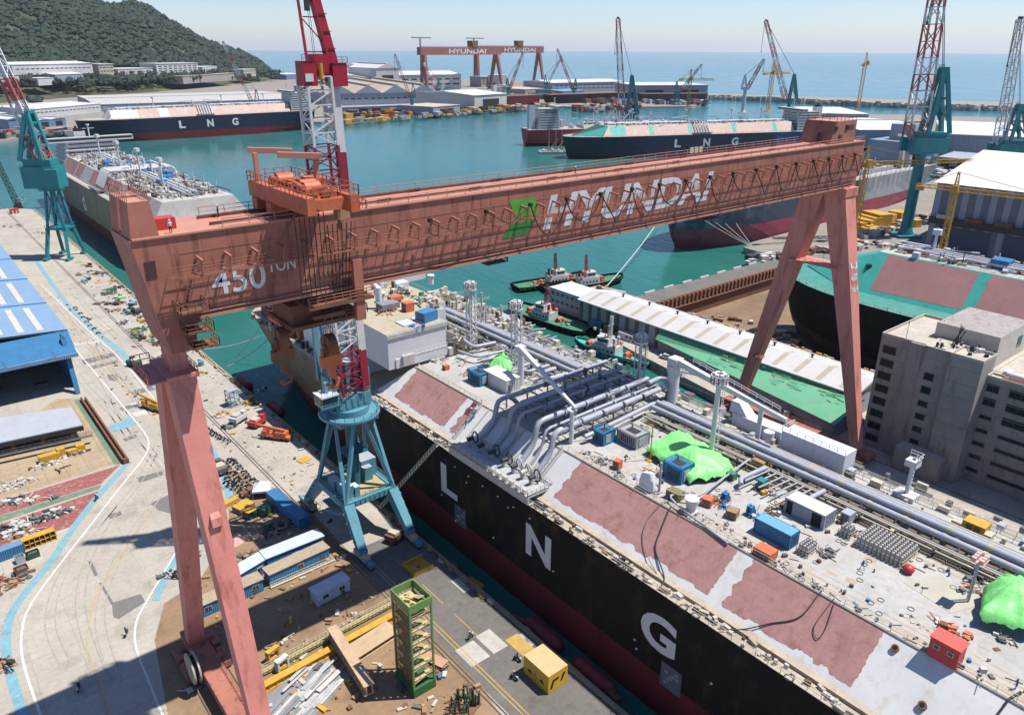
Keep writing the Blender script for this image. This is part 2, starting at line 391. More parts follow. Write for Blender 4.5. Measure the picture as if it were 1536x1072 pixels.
# far shore of the basin, breakwater and the headland
land('far_shore', [(-900,1150),(122,1156),(183,1216),(403,1280),(500,1190),(560,1164),(720,1190),(893,1231),(1083,1224),(1160,1130),(1330,1040),(1442,1087),(1520,1260),(1620,1500),(1950,1900),(1900,2400),(1500,2750),(900,4300),(-900,4300)], farm, 0)
land('right_shore', [(900,330),(1500,120),(1900,-200),(2000,120),(1560,500),(1480,660),(1330,800),(1232,757),(1150,640),(1050,490)], farm, -.3)
struct('breakwater', MB().prism([(1560,1280),(1617,1221),(1665,997),(1690,760),(1900,420),(2300,0),(2420,20),(2080,480),(1880,800),(1780,1060),(1700,1290),(1600,1350)], -8, 4), slab_mat('breakwater_stone', (.30,.27,.24), 6))

# ------------------------------------------------------------------ painted ground
def P(*pts): return [at(x, y) for x, y in pts]
def smooth(pts, k=6):
    out = []
    for i in range(len(pts)-1):
        p0, p1, p2, p3 = pts[max(i-1,0)], pts[i], pts[i+1], pts[min(i+2,len(pts)-1)]
        for j in range(k):
            t = j/k; out.append(.5*((2*p1)+(p2-p0)*t+(2*p0-5*p1+4*p2-p3)*t*t+(3*p1-p0-3*p2+p3)*t**3))
    return out+[pts[-1]]
wline = paint('road_white', (.60,.59,.56), .7, .15, (.5,.46,.4), .3, 1.5)
bline = paint('road_blue', (.17,.345,.40), .7, .15, (.5,.5,.48), .35, .8)
oline = paint('road_orange', (.48,.31,.13), .7, .15, (.5,.45,.38), .4, .8)
yline = paint('road_yellow', (.45,.30,.07), .7, .15, (.3,.26,.2), .3, .8)
patch = paint('asphalt_patch', (.16,.15,.14), .9, .15, (.35,.33,.3), .3, 1)
ydirt = [(246,905),(300,868),(345,800),(340,700),(420,735),(470,770),(546,850),(720,1020),(760,1090),(255,1090),(232,960)]
struct('yard_dirt', MB().sheet(P(*ydirt), .02), dirt)
struct('crane_apron', MB().sheet([(62.8,-60),(78,-60),(78,136),(62.8,136)], .03), asph)
grid = slab_mat('slab_tan', (.40,.31,.20), 5, .6, .15, (.3,.22,.14), .4, .2)
struct('block_yard', MB().sheet(P((-60,700),(85,598),(120,597),(190,690),(0,750),(-60,765)), .02), grid)
rb = paint('red_painted_ground', (.27,.085,.075), .8, .2, (.5,.38,.33), .45, .5)
gb = paint('green_painted_ground', (.13,.20,.13), .8, .2, (.45,.4,.32), .4, .5)
struct('red_strip', MB().sheet(P((-40,765),(180,697),(152,725),(-40,785)), .04).sheet(P((-40,800),(148,736),(105,790),(-40,835)), .04), rb)
struct('green_strip', MB().sheet(P((-40,786),(153,726),(149,733),(-40,796)), .05).sheet(P((111,600),(122,598),(183,695),(172,697)), .05), gb)
wl = MB()
for pts, wd in (([(60,455),(112,522),(157,576),(196,623),(218,651),(223,668),(213,690),(179,732),(126,800),(96,838),(47,905),(33,946),(35,993),(61,1072),(80,1110)], .45),
                ([(60,425),(137,500),(173,531),(215,578),(262,640),(296,700),(304,745),(297,766),(259,836),(218,905),(204,935),(204,970),(221,1016),(244,1072),(262,1110)], .4)):
    wl.ribbon(smooth(P(*pts)), wd, .05)
for a, c in (((112,515),(146,512)), ((200,620),(221,615))):
    p, q = at(*a), at(*c)
    for i in range(9):
        o = p.lerp(q, i/8); wl.rbox(o.x, o.y-1.2, .03, .45, 3.4, .02, .1)
wl.rbox(*at(205,604)[:2], .03, 4, 1, .02, .1)
struct('road_lines_white', wl, wline)
bl = MB()
bl.ribbon(smooth(P((193,693),(145,746),(104,800),(79,838),(26,905),(10,946),(12,993),(35,1072),(55,1110))), 1.7, .045)
bl.ribbon(smooth(P((50,385),(100,455),(148,500),(185,531),(241,587),(285,635),(311,665),(333,705),(345,745))), 1.9, .045)
bl.ribbon(smooth(P((300,772),(275,812),(247,868),(233,900))), 1.6, .045)
bl.sheet(P((160,640),(196,625),(204,637),(172,647)), .04)
struct('road_lines_blue', bl, bline)
ol = MB()
ol.ribbon(smooth(P((60,430),(140,525),(196,590),(241,637))), .3, .05).ribbon(smooth(P((233,760),(189,821),(148,885),(132,946),(134,981),(163,1072),(180,1110))), .25, .05)
struct('road_lines_orange', ol, oline)
yl = MB()
for x in (64.6,65.4): yl.ribbon([(x,-40),(x,133)], .22, .05)
for y in (96,108,119): yl.ribbon([(70,y),(70,y+8)], .2, .05)
yl.sheet([(73.5,84),(76.5,84),(76.5,91.5),(73.5,91.5)], .05)
struct('quay_lines_yellow', yl, yline)
pt = MB()
for q in (((122,540),(172,528),(175,533),(126,547)), ((132,550),(175,540),(177,544),(137,554)), ((195,588),(233,576),(238,583),(200,592)), ((178,612),(213,602),(217,606),(184,616)), ((204,716),(243,706),(245,712),(210,724)),
          ((161,772),(181,766),(183,772),(165,778)), ((225,755),(256,740),(257,770),(238,765)), ((132,842),(137,840),(147,862),(142,864)), ((148,873),(153,874),(170,903),(211,890),(218,902),(178,928),(170,925),(168,908)),
          ((160,562),(178,560),(176,572),(164,570)), ((184,658),(205,650),(207,655),(188,662))):
    pt.sheet(P(*q), .012)
struct('asphalt_patches', pt, patch)
wp = MB()
for x0, y0, x1, y1 in ((75.4,108,77.8,113),(74.4,87,77.6,91),(64.2,90,68.6,95.5),(62.9,108.5,64.4,112)): wp.sheet([(x0,y0),(x1,y0),(x1,y1),(x0,y1)], .045)
wp.sheet([(69.5,90),(73,90),(73,96),(69.5,96)], .045)
struct('pale_pavement_plates', wp, paint('pale_plate', (.44,.42,.38), .8, .15, (.3,.27,.22), .3, .8))
tm_ = MB()
for k in range(16):                                             # tyre tracks
    x = R.uniform(38,58); y0 = R.uniform(140,330); pts = [V((x+3*math.sin(y0+t*.5)*t*.1, y0+t*9, 0)) for t in range(8)]
    for s in (-.9,.9): tm_.ribbon([p+V((s,0,0)) for p in pts], .28, .035)
for q in (((150,1010),(120,900),(150,800),(210,720),(240,660)),((175,1020),(150,920),(185,820),(240,740),(262,690)),((100,1000),(75,930),(100,850),(170,760))):
    pts = smooth(P(*q)); 
    for s in (-.9,.9): tm_.ribbon([p+V((s,0,0)) for p in pts], .26, .035)
struct('tyre_tracks', tm_, paint('tyre_track', (.33,.305,.265), .9, .2, (.43,.39,.33), .8, .9))
# crane rails sunk in the quay, bollards and the kerb on the edge
rl = MB()
for x in (61.6,62.4,77.4): rl.box(x-.12,-60,0,x+.12,640,.07)
for x in (22,28.4): rl.box(x-.12,-60,0,x+.12,126,.08)
for x in (192.5,199.5): rl.box(x-.12,-60,0,x+.12,215,.08)
struct('crane_rails', rl, flat('rail_steel', (.10,.085,.07), .5, .3))
kb = MB().box(78.2,-60,0,78.88,640,.35)
struct('quay_kerb', kb, paint('kerb', (.32,.26,.18), .9, .2, (.2,.13,.07), .4, .4))
manh = MB()
for i in range(110):
    x, y = R.uniform(63,76), R.uniform(165,330); manh.sheet([(x,y),(x+.35,y),(x+.35,y+.35),(x,y+.35)], .02)
struct('deck_lashing_pots', manh, mid)
# ------------------------------------------------------------------ the big gantry crane over the quay
GY0, GY1, GZ0, GZ1, GX0, GX1 = 100.2, 109.8, 75.0, 86.0, 21.4, 201.2
gt = thing('gantry_crane', 'huge red gantry crane across the ship, white lettering on its long girder', 'gantry crane', (25.3,105,0))
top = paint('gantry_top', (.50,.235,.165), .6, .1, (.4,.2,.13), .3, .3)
g = MB()
# girder: box with slanted left nose down to the hinge
prof = [(GX0,GZ1),(GX0+.9,80.6),(23.4,73.6),(24.1,70.5),(27.4,70.5),(27.6,73.8),(29.5,GZ0),(199.2,GZ0),(GX1+.6,80),(GX1,GZ1)]
n = len(prof)
fr = [(x,GY0,z) for x, z in prof]; bk = [(x,GY1,z) for x, z in prof]
g.add(fr+bk, [tuple(range(n-1,-1,-1)), tuple(range(n,2*n))] + [(i,(i+1)%n,n+(i+1)%n,n+i) for i in range(n-1)], 0)
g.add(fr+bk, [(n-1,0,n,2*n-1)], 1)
g.box(28,GY0-.45,GZ0-.35,199,GY1+.45,GZ0+.05, 1)                # bottom flange
g.box(GX0+.3,GY0-.25,GZ1-.02,GX1-.2,GY1+.25,GZ1+.22, 1)        # top plate lip
for i in range(45):                                             # plate seams and stiffeners, faintly proud
    x = 26+i*3.95; g.box(x-.05,GY0-.03,GZ0+.3,x+.05,GY0,GZ1-.3)
for z in (77.2,79.4,83.6): g.box(27,GY0-.04,z-.05,200,GY0,z+.05)
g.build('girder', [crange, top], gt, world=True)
# lettering painted on the face, walkway in front of it
yf = GY0-.06
t = MB()
ltr = paint('letter_white', (.66,.66,.68), .6, .12, (.40,.2,.15), .35, .9, .6)
t.text('HYUNDAI', (89.0,yf,78.0), (1,0,0), (0,0,1), 6.1, 48.6, 0, .30, .030)
t.build('lettering', ltr, gt, world=True); t = MB()
t.text('450', (30.4,yf,77.2), (1,0,0), (0,0,1), 3.7, 7.4, 0, 0, .012)
t.text('TON', (38.2,yf,79.1), (1,0,0), (0,0,1), 1.75, 4.1, 0, 0, .012)
t.build('lettering', ltr, gt, world=True)
e = MB()
gl, gd = flat('emblem_light', (.10,.33,.04)), flat('emblem_dark', (.035,.20,.04))
def em(pts, m): e.add([(x,yf,z) for x, z in pts], [tuple(range(len(pts)))], m)
em([(81.2,84.2),(87.0,84.2),(88.2,81.0),(82.8,81.0)], 0)
em([(82.6,81.0),(88.2,81.0),(85.2,77.8),(79.6,77.8)], 1)
e.build('emblem', [gl, gd], gt, world=True)
wk = MB()
yw0, yw1 = 98.6, GY0-.1
for k in range(3): wk.box(25,yw0+.05+k*.5,80.8,200.5,yw0+.13+k*.5,80.9)      # open grating
for k in range(96): wk.box(25+k*1.83,yw0+.05,80.7,25.1+k*1.83,yw1,80.8)
wk.beam((25,yw0,80.75),(200.5,yw0,80.75),.16,.3)
wk.rail([(25,yw0,81),(200.5,yw0,81)], 1.3, 3.0, .07, 0, 3)
wk.build('walkway', crange, gt, world=True)
bk0 = MB().beam((29,yw1,83.0),(29.1,yw0-.5,82.75),.3,.28).beam((29,yw0-.35,82.8),(29,yw0-.1,80.8),.16,.16).build('walkway_bracket', crange, gt, world=True)
for i in range(1,47):
    o = bk0.copy(); COL.objects.link(o); o.parent = gt; o.location.x = i*3.66
tr = MB()
for y, zr in ((GY0+.15,1.1),(GY1-.15,1.15)): tr.rail([(33,y,GZ1+.2),(GX1-.3,y,GZ1+.2)], zr, 3.6, .09)
tr.rail([(GX1-.3,GY0+.2,GZ1+.2),(GX1-.3,GY1-.2,GZ1+.2)], 1.1, 2, .09)
tr.build('top_railing', flat('rail_pale_red', (.50,.26,.2)), gt, world=True)
m = MB()
for z, r_ in ((75.5,.13),): m.tube((28,GY0-.35,z),(199,GY0-.35,z),r_,6)
m.build('face_pipes', crange, gt, world=True)
rr = MB()
for y in (GY0+2.3,GY1-2.3):
    rr.beam((32,y,GZ1+.42),(GX1-18,y,GZ1+.42),.3,.42)
for i in range(16): 
    x = 58+i*8.6; y = GY0+2.3+(i%2)*5; rr.beam((x-.9,y-.5,GZ1+.75),(x+1.6,y-.3,GZ1+.75),.22,.12); rr.beam((x-.7,y-.5,GZ1+.2),(x-.7,y-.5,GZ1+.75),.12)
rr.build('trolley_rails', flat('trolley_rail', (.17,.06,.045), .6), gt, world=True)
# end tower on the left
tw = MB()
def taper(x0,y0,x1,y1,z0,z1,a,b,m=0): tw.prism([(x0,y0),(x1,y0),(x1,y1),(x0,y1)], z0, z1, m, 1, [(x0+a,y0+b),(x1-a,y0+b),(x1-a,y1-b),(x0+a,y1-b)])
taper(21.6,GY0+.1,25.0,GY0+4.4,GZ1+.2,90.6,.45,.25)
taper(21.6,GY0+5.2,25.0,GY0+9.3,GZ1+.2,90.6,.45,.25)
tw.box(25.3,GY0+3,GZ1+.2,28,GY0+5,GZ1+1.7,2)
tw.rail([(22.1,GY0+.6,90.6),(22.1,GY0+9,90.6),(24.5,GY0+9,90.6),(24.5,GY0+.6,90.6)], 1.4, .9, .08, 0)
tw.build('end_tower', [crange, top, red], gt, world=True)
fg = MB()
fg.box(22.6,GY0-.07,81.0,23.9,GY0-.02,83.2)
fg.build('door', flat('door_dark', (.07,.03,.025)), gt, world=True)
# machinery house on the right end
mh = MB()
mh.prism([(184.6,GY0+.6),(196.6,GY0+.6),(196.6,GY1-.6),(184.6,GY1-.6)], GZ1+.2, 91.6, 0, 1, [(186.8,GY0+.6),(196.6,GY0+.6),(196.6,GY1-.6),(186.8,GY1-.6)])
mh.rail([(187,GY0+.8,91.6),(196.4,GY0+.8,91.6),(196.4,GY1-.8,91.6),(187,GY1-.8,91.6),(187,GY0+.8,91.6)], 1.1, 2, .09, 0)
house = mh.build('machinery_house', [crange, top], gt, world=True)
wn = MB()
for x, z in ((186,89.4),(191.5,89.4),(188.6,87.2)): wn.box(x-.1,GY0+.45,z,x+1.3,GY0+.62,z+1.1)
wn.box(184.4,GY0+3,86.5,184.9,GY0+4.2,89)
wn.build('window', dark, house, world=True)
lv = MB()
for i in range(7): lv.box(191.2,GY0+.5,90.5-.16*i,195.6,GY0+.6,90.56-.16*i)
for x in (185.5,191.2): lv.box(x,GY0+.1,90.5,x+2,GY0+.6,90.62)
lv.build('louvre', rustm, house, world=True)
sb = MB()
for k in range(3): sb.box(141+k*1.6,GY1-.25,GZ1+.5,142.2+k*1.6,GY1-.1,GZ1+1.8)
sb.build('switch_boxes', cream, gt, world=True)
# legs
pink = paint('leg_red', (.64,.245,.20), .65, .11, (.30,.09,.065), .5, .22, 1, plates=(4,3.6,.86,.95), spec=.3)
def leg(a, b, w0, d0, w1, d1):
    m = MB(); a, b = V(a), V(b)
    vs = [V((a.x+i*w0/2,a.y+j*d0/2,a.z)) for i, j in ((-1,-1),(1,-1),(1,1),(-1,1))] + [V((b.x+i*w1/2,b.y+j*d1/2,b.z)) for i, j in ((-1,-1),(1,-1),(1,1),(-1,1))]
    m.add(vs, [(0,1,2,3),(7,6,5,4),(0,4,5,1),(1,5,6,2),(2,6,7,3),(3,7,4,0)])
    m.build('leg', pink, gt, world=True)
LX, RX = 25.3, 196.0
leg((LX,103.9,66.4),(LX,90.4,3.4),3.6,3.4,2.9,2.7)
leg((LX,107.9,66.4),(LX,126.2,3.4),3.6,3.4,2.9,2.7)
leg((RX,102.0,72.5),(RX,84.4,2.6),5.2,6.2,2.6,2.6)
leg((RX,108.2,72.5),(RX,124.4,2.6),5.2,6.2,2.6,2.6)
cp = MB()
cp.box(LX-2.1,101.6,66,LX+2.1,110.2,66.7).box(LX-1.0,103.6,66.7,LX+1.4,107,70.6)
cp.box(LX-4.6,102,66.1,LX-2.1,110,66.3).rail([(LX-4.5,102,66.3),(LX-4.5,110,66.3),(LX-2,110,66.3)], 1.6, 1.5, .1)
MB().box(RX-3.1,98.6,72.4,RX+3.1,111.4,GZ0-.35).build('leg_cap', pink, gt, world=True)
cp.rail([(LX+2,101.7,66.7),(LX+2,110,66.7)], 1, 1.5, .08)
cp.build('leg_cap', pink, gt, world=True)
pf = MB()                                                       # stair platforms hung under the left nose
for z, x0, x1 in ((76.4,25.2,28.8),(73.6,25.6,29.0),(71.4,26.2,29.4)):
    pf.box(x0,97.2,z,x1,GY0,z+.15).rail([(x0,GY0,z+.15),(x0,97.2,z+.15),(x1,97.2,z+.15),(x1,GY0,z+.15)], 1.2, 1.0, .09, 0, 2)
pf.ladder((26,98.4,76.6),(27.6,98.4,80.8),.8,0,(0,1,0)).ladder((28,98.4,73.7),(26.4,98.4,76.4),.8,0,(0,1,0))
pf.build('stair_platform', rustm, gt, world=True)
for X, y0, y1 in ((LX,87,130),(RX,80,129)):
    sill = MB()
    sill.box(X-1.7,y0,1.7,X+1.7,y1,3.5)
    for k in (y0+3,y1-3,y0+9,y1-9):
        for s in (-1,1): sill.box(X+s*3.3-.7,k-2.4,.5,X+s*3.3+.7,k+2.4,1.7)
        sill.box(X-3.4,k-.6,1.2,X+3.4,k+.6,2.2)
        for dy in (-1.6,-.6,.6,1.6):
            for s in (-1,1): sill.tube((X+s*3.3-.2,k+dy,.5),(X+s*3.3+.2,k+dy,.5),.45,8,1)
    sill.rail([(X+1.6,y0+1,3.5),(X+1.6,y1-1,3.5)], 1.1, 2.5, .07)
    sill.build('sill_bogies', [crange, dark], gt, world=True)
cr_ = MB()                                                      # cable reel at the foot of the left legs
for r0, w_ in ((2.7,.12),(2.7,.12)): pass
cr_.tube((LX-2.6,117.5,4.8),(LX-2.3,117.5,4.8),2.9,20); cr_.tube((LX-3.6,117.5,4.8),(LX-3.3,117.5,4.8),2.9,20); cr_.tube((LX-3.4,117.5,4.8),(LX-2.5,117.5,4.8),2.2,16,1)
cr_.build('cable_reel', [paint('reel_paint', (.42,.40,.3), .6, .1), black], gt, world=True)
hd = MB()                                                       # hood on the front face of the left front leg
yl_ = lambda z: 90.4+(z-3.4)*13.5/63-1.42
hd.add([(LX-.75,yl_(45.4)-.9,44.6),(LX+.75,yl_(45.4)-.9,44.6),(LX+.75,yl_(44.4),44.4),(LX-.75,yl_(44.4),44.4),(LX-.75,yl_(46)-.8,45.9),(LX+.75,yl_(46)-.8,45.9),(LX+.55,yl_(46.6)+.05,46.7),(LX-.55,yl_(46.6)+.05,46.7)], [(0,1,5,4),(4,5,6,7),(1,2,6,5),(3,0,4,7)])
hd.build('leg_hood', pink, gt, world=True)
lt_ = MB()
for i, s_ in enumerate(('LJ','450T','No.4')):
    z = 53.5-3.0*i; y = 84.4+(z-2.6)*17.6/69.9; hw = 1.3+(z-2.6)/69.9*1.8
    lt_.text(s_, (RX-1.5,y-hw-.12,z), (1,0,0), (0,.25,1), 1.9, 3.2, 0, 0, .02)
lt_.build('leg_lettering', ltr, gt, world=True)
tie = MB().beam((RX,98.7,53),(RX,112.6,53),1.0,1.2).box(RX-3.4,98,53.5,RX+3.4,112.5,53.65).rail([(RX-3.3,98,53.6),(RX-3.3,112.5,53.6)], 1.1, 1.8, .09)
tie.build('leg_tie', pink, gt, world=True)
ld = MB().ladder((RX-2.6,120.5,8),(RX-3.4,112.2,44),.7,0,(1,0,0)); ld.rail([(RX-3.8,116.5,22),(RX-2,118,22)],1.2,1,.08); ld.box(RX-4.2,116,21.9,RX-1.8,119,22.05)
ld.build('leg_ladder', rustm, gt, world=True)
# hanging cable loops on the girder face
cab = MB()
xs = [64,75,84.5,93,101.5,110,118,126,134,142,150.5,158.5,166.5,174,181,187.5,193.5,199.5]
for i in range(len(xs)-1):
    a, c = xs[i], xs[i+1]; dip = 5.6 if i > 1 else 2.6
    p0, p1 = V((a,98.3,83.3)), V((c,98.3,83.3))
    cab.pipe([p0.lerp(p1,t/10)+V((.9*math.sin(t/10*TAU)*((i*5)%3-1),-.2*math.sin(t/10*math.pi),-dip*(1-abs(2*t/10-1)**(1.3+.4*((i*7)%3)))*(1 if (i*7)%3 else .8))) for t in range(11)], .12 if i > 1 else .07, 6)
    cab.box(a-.25,98.0,83.1,a+.25,98.7,83.7)
cab.build('festoon_cable', flat('cable_black', (.030,.024,.022), .7), gt, world=True)
for x in (78,139):                                              # small hanging frames under the girder
    sw = MB()
    sw.box(x,102,73.0,x+4.4,104,73.15); sw.rail([(x,102,73.1),(x+4.4,102,73.1),(x+4.4,104,73.1)], 1.1, 1.4, .12)
    sw.beam((x+4.4,102,73),(x+4.4,102,74.8),.18)
    sw.build('inspection_cradle', dark, gt, world=True)

# ------------------------------------------------------------------ upper trolley on the girder
tl = thing('crane_trolley', 'orange railed upper trolley riding across the top of the red girder', 'trolley', (43,104,GZ1))
m = MB(); X0, X1 = 40.6, 47.4; Y0, Y1 = 89.5, 110.0; Z = 88.2
m.box(X0,Y0+1,Z,X0+1.2,Y1,Z+2.2).box(X1-1.2,Y0,Z,X1,Y1,Z+2.2)
m.box(X0+1.2,Y0+1.5,Z+.3,X1-1.2,Y0+3,Z+1.8).box(X0+1.2,Y1-1.6,Z+.3,X1-1.2,Y1-.2,Z+1.8).box(X0+1.2,Y0+3,Z+1.4,X1-1.2,Y1-1.6,Z+1.55)
for y in (GY0+2.3,GY1-2.3):
    m.box(X0-.3,y-.9,GZ1+.7,X0+2,y+.9,Z).box(X1-2,y-.9,GZ1+.7,X1+.3,y+.9,Z)
m.build('frame', tred, tl, world=True)
m = MB()
m.rail([(X0,Y0+1,Z+2.2),(X0,Y1,Z+2.2),(X1,Y1,Z+2.2),(X1,Y0,Z+2.2),(X0+1,Y0+1,Z+2.2)], 1.3, 1.3, .1, 0, 2)
m.rail([(X1-1.2,Y0-.6,Z+.4),(X1+.6,Y0-.6,Z+.4),(X1+.6,Y0+6,Z+.4)], 1.2, 1, .09)
m.rail([(X0+2,Y0+2,Z+1.6),(X1-2,Y0+2,Z+1.6),(X1-2,Y0+9,Z+1.6)], 1.2, 1, .09)
m.build('railing', tred, tl, world=True)
for y, x0, x1 in ((107.6,X0+.4,X0+5.4),(100.2,X1-5.2,X1-.4)):
    m = MB()
    m.beam((x0+.2,y,Z+1.8),(x0+.2,y,Z+6.2),.6) if y > 105 else m.beam((x1-.2,y,Z+1.8),(x1-.2,y,Z+6.2),.6)
    m.beam((x0-.4,y+.9,Z+6.5),(x1+.4,y-.9,Z+6.1),.8,.75)
    m.build('hoist_portal', [top], tl, world=True)
m = MB()
for x, y in ((X0+3,Y0+6),(X0+3,Y1-6),(X1-3.4,Y0+8),(X1-3.4,Y1-5)):
    m.tube((x-1.1,y,Z+2.6),(x+1.1,y,Z+2.6),.95,12); m.box(x-1.7,y-.8,Z+1.5,x-1.1,y+.8,Z+3.2); m.box(x+1.1,y-.5,Z+1.5,x+2,y+.5,Z+2.7)
m.box(X0+5,Y0+10,Z+1.5,X0+7.4,Y0+13.5,Z+3.1); m.box(X0+2,Y0+11,Z+1.5,X0+4,Y0+13,Z+2.5)
m.build('winches', [tred], tl, world=True)
m = MB()
m.box(X1-.4,Y0+5.6,Z-2.0,X1+1.4,Y0+7.0,Z-.2,1); m.box(X0+.5,GY1+.5,Z-3.4,X0+6,Y1-.5,Z,2)
for i in range(7): m.beam((X1-6.3+i*.7,Y0+6.6,Z),(X1-6.3+i*.7,Y0+6.6,Z-13),.1,.1,2)
m.beam((X0+1,Y0+6.4,Z-.2),(X0-1.2,Y0+6.9,Z-3.2),.25,.25,0); m.beam((X1,Y0+6.4,Z-.2),(X1+.4,Y0+6.9,Z-3.6),.4,.4,0)
m.build('rope_guide', [rustm, tan, dark], tl, world=True)
m = MB()
for i in range(46): m.rbox(R.uniform(X0+1.5,X1-1.5),R.uniform(Y0+2,Y1-2),Z+1.56,R.uniform(.3,1.2),R.uniform(.3,1.4),R.uniform(.3,1.3),R.choice((0,.3)),R.choice((0,0,1)))
for i in range(10):
    x, y = R.uniform(X0+1.5,X1-1.5), R.uniform(Y0+2,Y1-3); m.rail([(x,y,Z+1.6),(x,y+R.uniform(1.5,4),Z+1.6)],1.1,1,.08)
m.build('deck_equipment', [tred, rustm], tl, world=True)
# lower trolley slung under the girder, with the two hook blocks
lt = thing('lower_trolley', 'rust brown lower trolley slung under the red girder behind the blue crane', 'trolley', (48,104,GZ0))
m = MB()
m.box(43,98.4,72.9,53.5,111,73.3).box(41,100.4,69.6,53,110,70.2).box(50.5,98.6,69.8,52.0,99.4,79.2,1).box(41.5,102,70.2,46,108.5,72.9)
m.box(50.6,109.5,70,51.8,110.5,73).box(44,99.5,71,49,100.2,71.6)
m.build('frame', [rustm, crange], lt, world=True)
m = MB()
m.rail([(43,98.5,73.3),(53.6,98.5,73.3)], 1.4, 1.3, .11, 0, 3); m.rail([(46,100.4,70.2),(53.2,100.4,70.2),(53.2,110,70.2)], 1.4, 1.3, .11, 0, 3)
m.build('railing', crange, lt, world=True)
m = MB()
for k in range(6): m.beam((46.8+k*.75,98.3,85),(48.2+k*.3,100.4,70),.12,.12)
m.build('ropes', dark, lt, world=True)
for x, y, z, lab in ((47.6,103,64.2,'brown hook block hanging in front of the blue crane, under the lower trolley'),(40.4,104,66.6,'dark rusty hook block hanging left of the blue crane in the girder shade')):
    hk = thing('hook_block', lab, 'hook block', (x,y,z))
    m = MB().tube((-.7,0,1.2),(.7,0,1.2),1.7,16).box(-1.0,-.5,-.6,1.0,.5,1.2)
    m.build('sheave_housing', paint('hook_brown', (.19,.065,.03), .6, .2, SOOT, .3, 1), hk)
    m = MB().box(-1.7,-.5,-2.4,1.7,.5,-.6)
    for k in range(5): m.beam((-1.4+.7*k,0,-.6),(-1.4+.7*k,0,.5),.3,.5)
    m.box(-.5,-.4,-4.2,.5,.4,-2.4).pipe([(0,0,-4),(.9,0,-4.9),(.7,0,-5.9),(-.3,0,-6.1),(-.9,0,-5.4)],.38,8)
    m.build('hook', orange if x > 45 else rustm, hk)
    m = MB()
    for k in range(6): m.beam((-.75+.3*k,0,1.2),(-.75+.3*k,0,70.3-z),.08,.08)
    m.build('ropes', dark, hk)
# ------------------------------------------------------------------ pale blue quay crane in front, tall lattice mast
cw_ = paint('lattice_white', (.66,.66,.65), .55, .1, (.35,.3,.26), .25, 1)
mar = paint('lattice_maroon', (.30,.02,.045), .5, .12, (.12,.02,.03), .3, 1)
jred = paint('jib_red', (.36,.012,.03), .5, .1, (.15,.01,.02), .3, 1)
wood = paint('deck_boards', (.42,.34,.20), .85, .2, (.2,.15,.1), .4, 1)
bc = thing('jib_crane', 'pale blue portal crane on the quay, its red and white mast behind the girder', 'crane', (70.2,145,0))
XA, XB, YA, YB, ZP = 63.6, 77.0, 138, 151.5, 12.0
for X in (64.0, 76.6):
    for yb, yt in ((131.6,YA),(158.6,YB)):
        m = MB()
        m.beam((X,yb,3.0),(X+(.6 if X < 70 else -.6),yt,ZP-1),2.0,1.8,0,2.4,2.6)
        for k in range(4): m.beam((X-1.3,yb+(yt-yb)*(.2+.2*k),4.8+1.7*k),(X+1.3,yb+(yt-yb)*(.2+.2*k),4.8+1.7*k),.25,.5)
        m.build('leg', cblue, bc, world=True)
        m = MB()
        s = -1 if yb < 145 else 1
        m.box(X-.8,yb-2.6,.9,X+.8,yb+2.6,2.2,2).box(X-.65,yb-4.8 if s<0 else yb+2.6,.6,X+.65,yb-2.6 if s<0 else yb+4.8,1.6)
        m.box(X-1,yb-1,2.2,X+1,yb+1,3.2)
        for d in (-1.9,-.7,.7,1.9,s*3.2,s*4.3): m.tube((X-.5,yb+d,.45),(X+.5,yb+d,.45),.42,10,1)
        m.build('bogie', [cblue, dark, cream], bc, world=True)
m = MB()
m.box(XA,YA-.6,ZP-1.6,XB,YA+.6,ZP).box(XA,YB-.6,ZP-1.6,XB,YB+.6,ZP).box(XA-.1,YA+.6,ZP-1.5,XA+1.1,YB-.6,ZP-.01).box(XB-1.1,YA+.6,ZP-1.5,XB+.1,YB-.6,ZP-.01)
m.box(XA+1.1,YA+.6,ZP-.5,XB-1.1,YB-.6,ZP-.3,1)
for i in range(9): m.box(XA+1.5+i*1.25,YA-.75,ZP-1.3,XA+1.75+i*1.25,YA-.6,ZP-.1)
m.box(64.2,145.5,6.0,66.2,151,6.3).beam((64.2,139,8.5),(64.2,151,3),.5,.5)
m.rail([(XA,YA,ZP),(XB,YA,ZP),(XB,YB,ZP),(XA,YB,ZP),(XA,YA,ZP)], 1.1, 2, .08)
for x in (66,71.2): m.box(x,YA+1,ZP-.3,x+4.4,YA+1.9,ZP-.15,2)
m.build('portal_deck', [cblue, wood, yellow], bc, world=True)
m = MB()
for sx, sy in ((-1,-1),(1,-1),(1,1),(-1,1)):
    c = V((XA+.6 if sx<0 else XB-.6, YA if sy<0 else YB, ZP))
    for dx, dy in ((4.4*sx,1.2*sy),(1.2*sx,4.4*sy)):
        m.beam(c, (70.3+dx,144.8+dy,30), .85, .85, 0, .75, .75)
    m.box(70.3+3.2*sx-1.6,144.8+3.2*sy-1.6,29.4,70.3+3.2*sx+1.6,144.8+3.2*sy+1.6,30.4)
m.build('strut_frame', cblue, bc, world=True)
m = MB().tube((70.3,144.8,ZP-.3),(70.3,144.8,30.5),1.35,14)
m.ladder((68,143,12),(68.4,143,21),.6).ladder((71.9,143.2,21),(71.6,143.2,30),.6)
m.box(67.4,142,20.8,73,147.4,21).rail([(67.4,142,21),(73,142,21),(73,147.4,21)],1.1,1.5,.08)
m.build('core_column', paint('deep_teal', (.03,.15,.19), .5, .1, (.02,.06,.07), .3, .6, 1), bc, world=True)
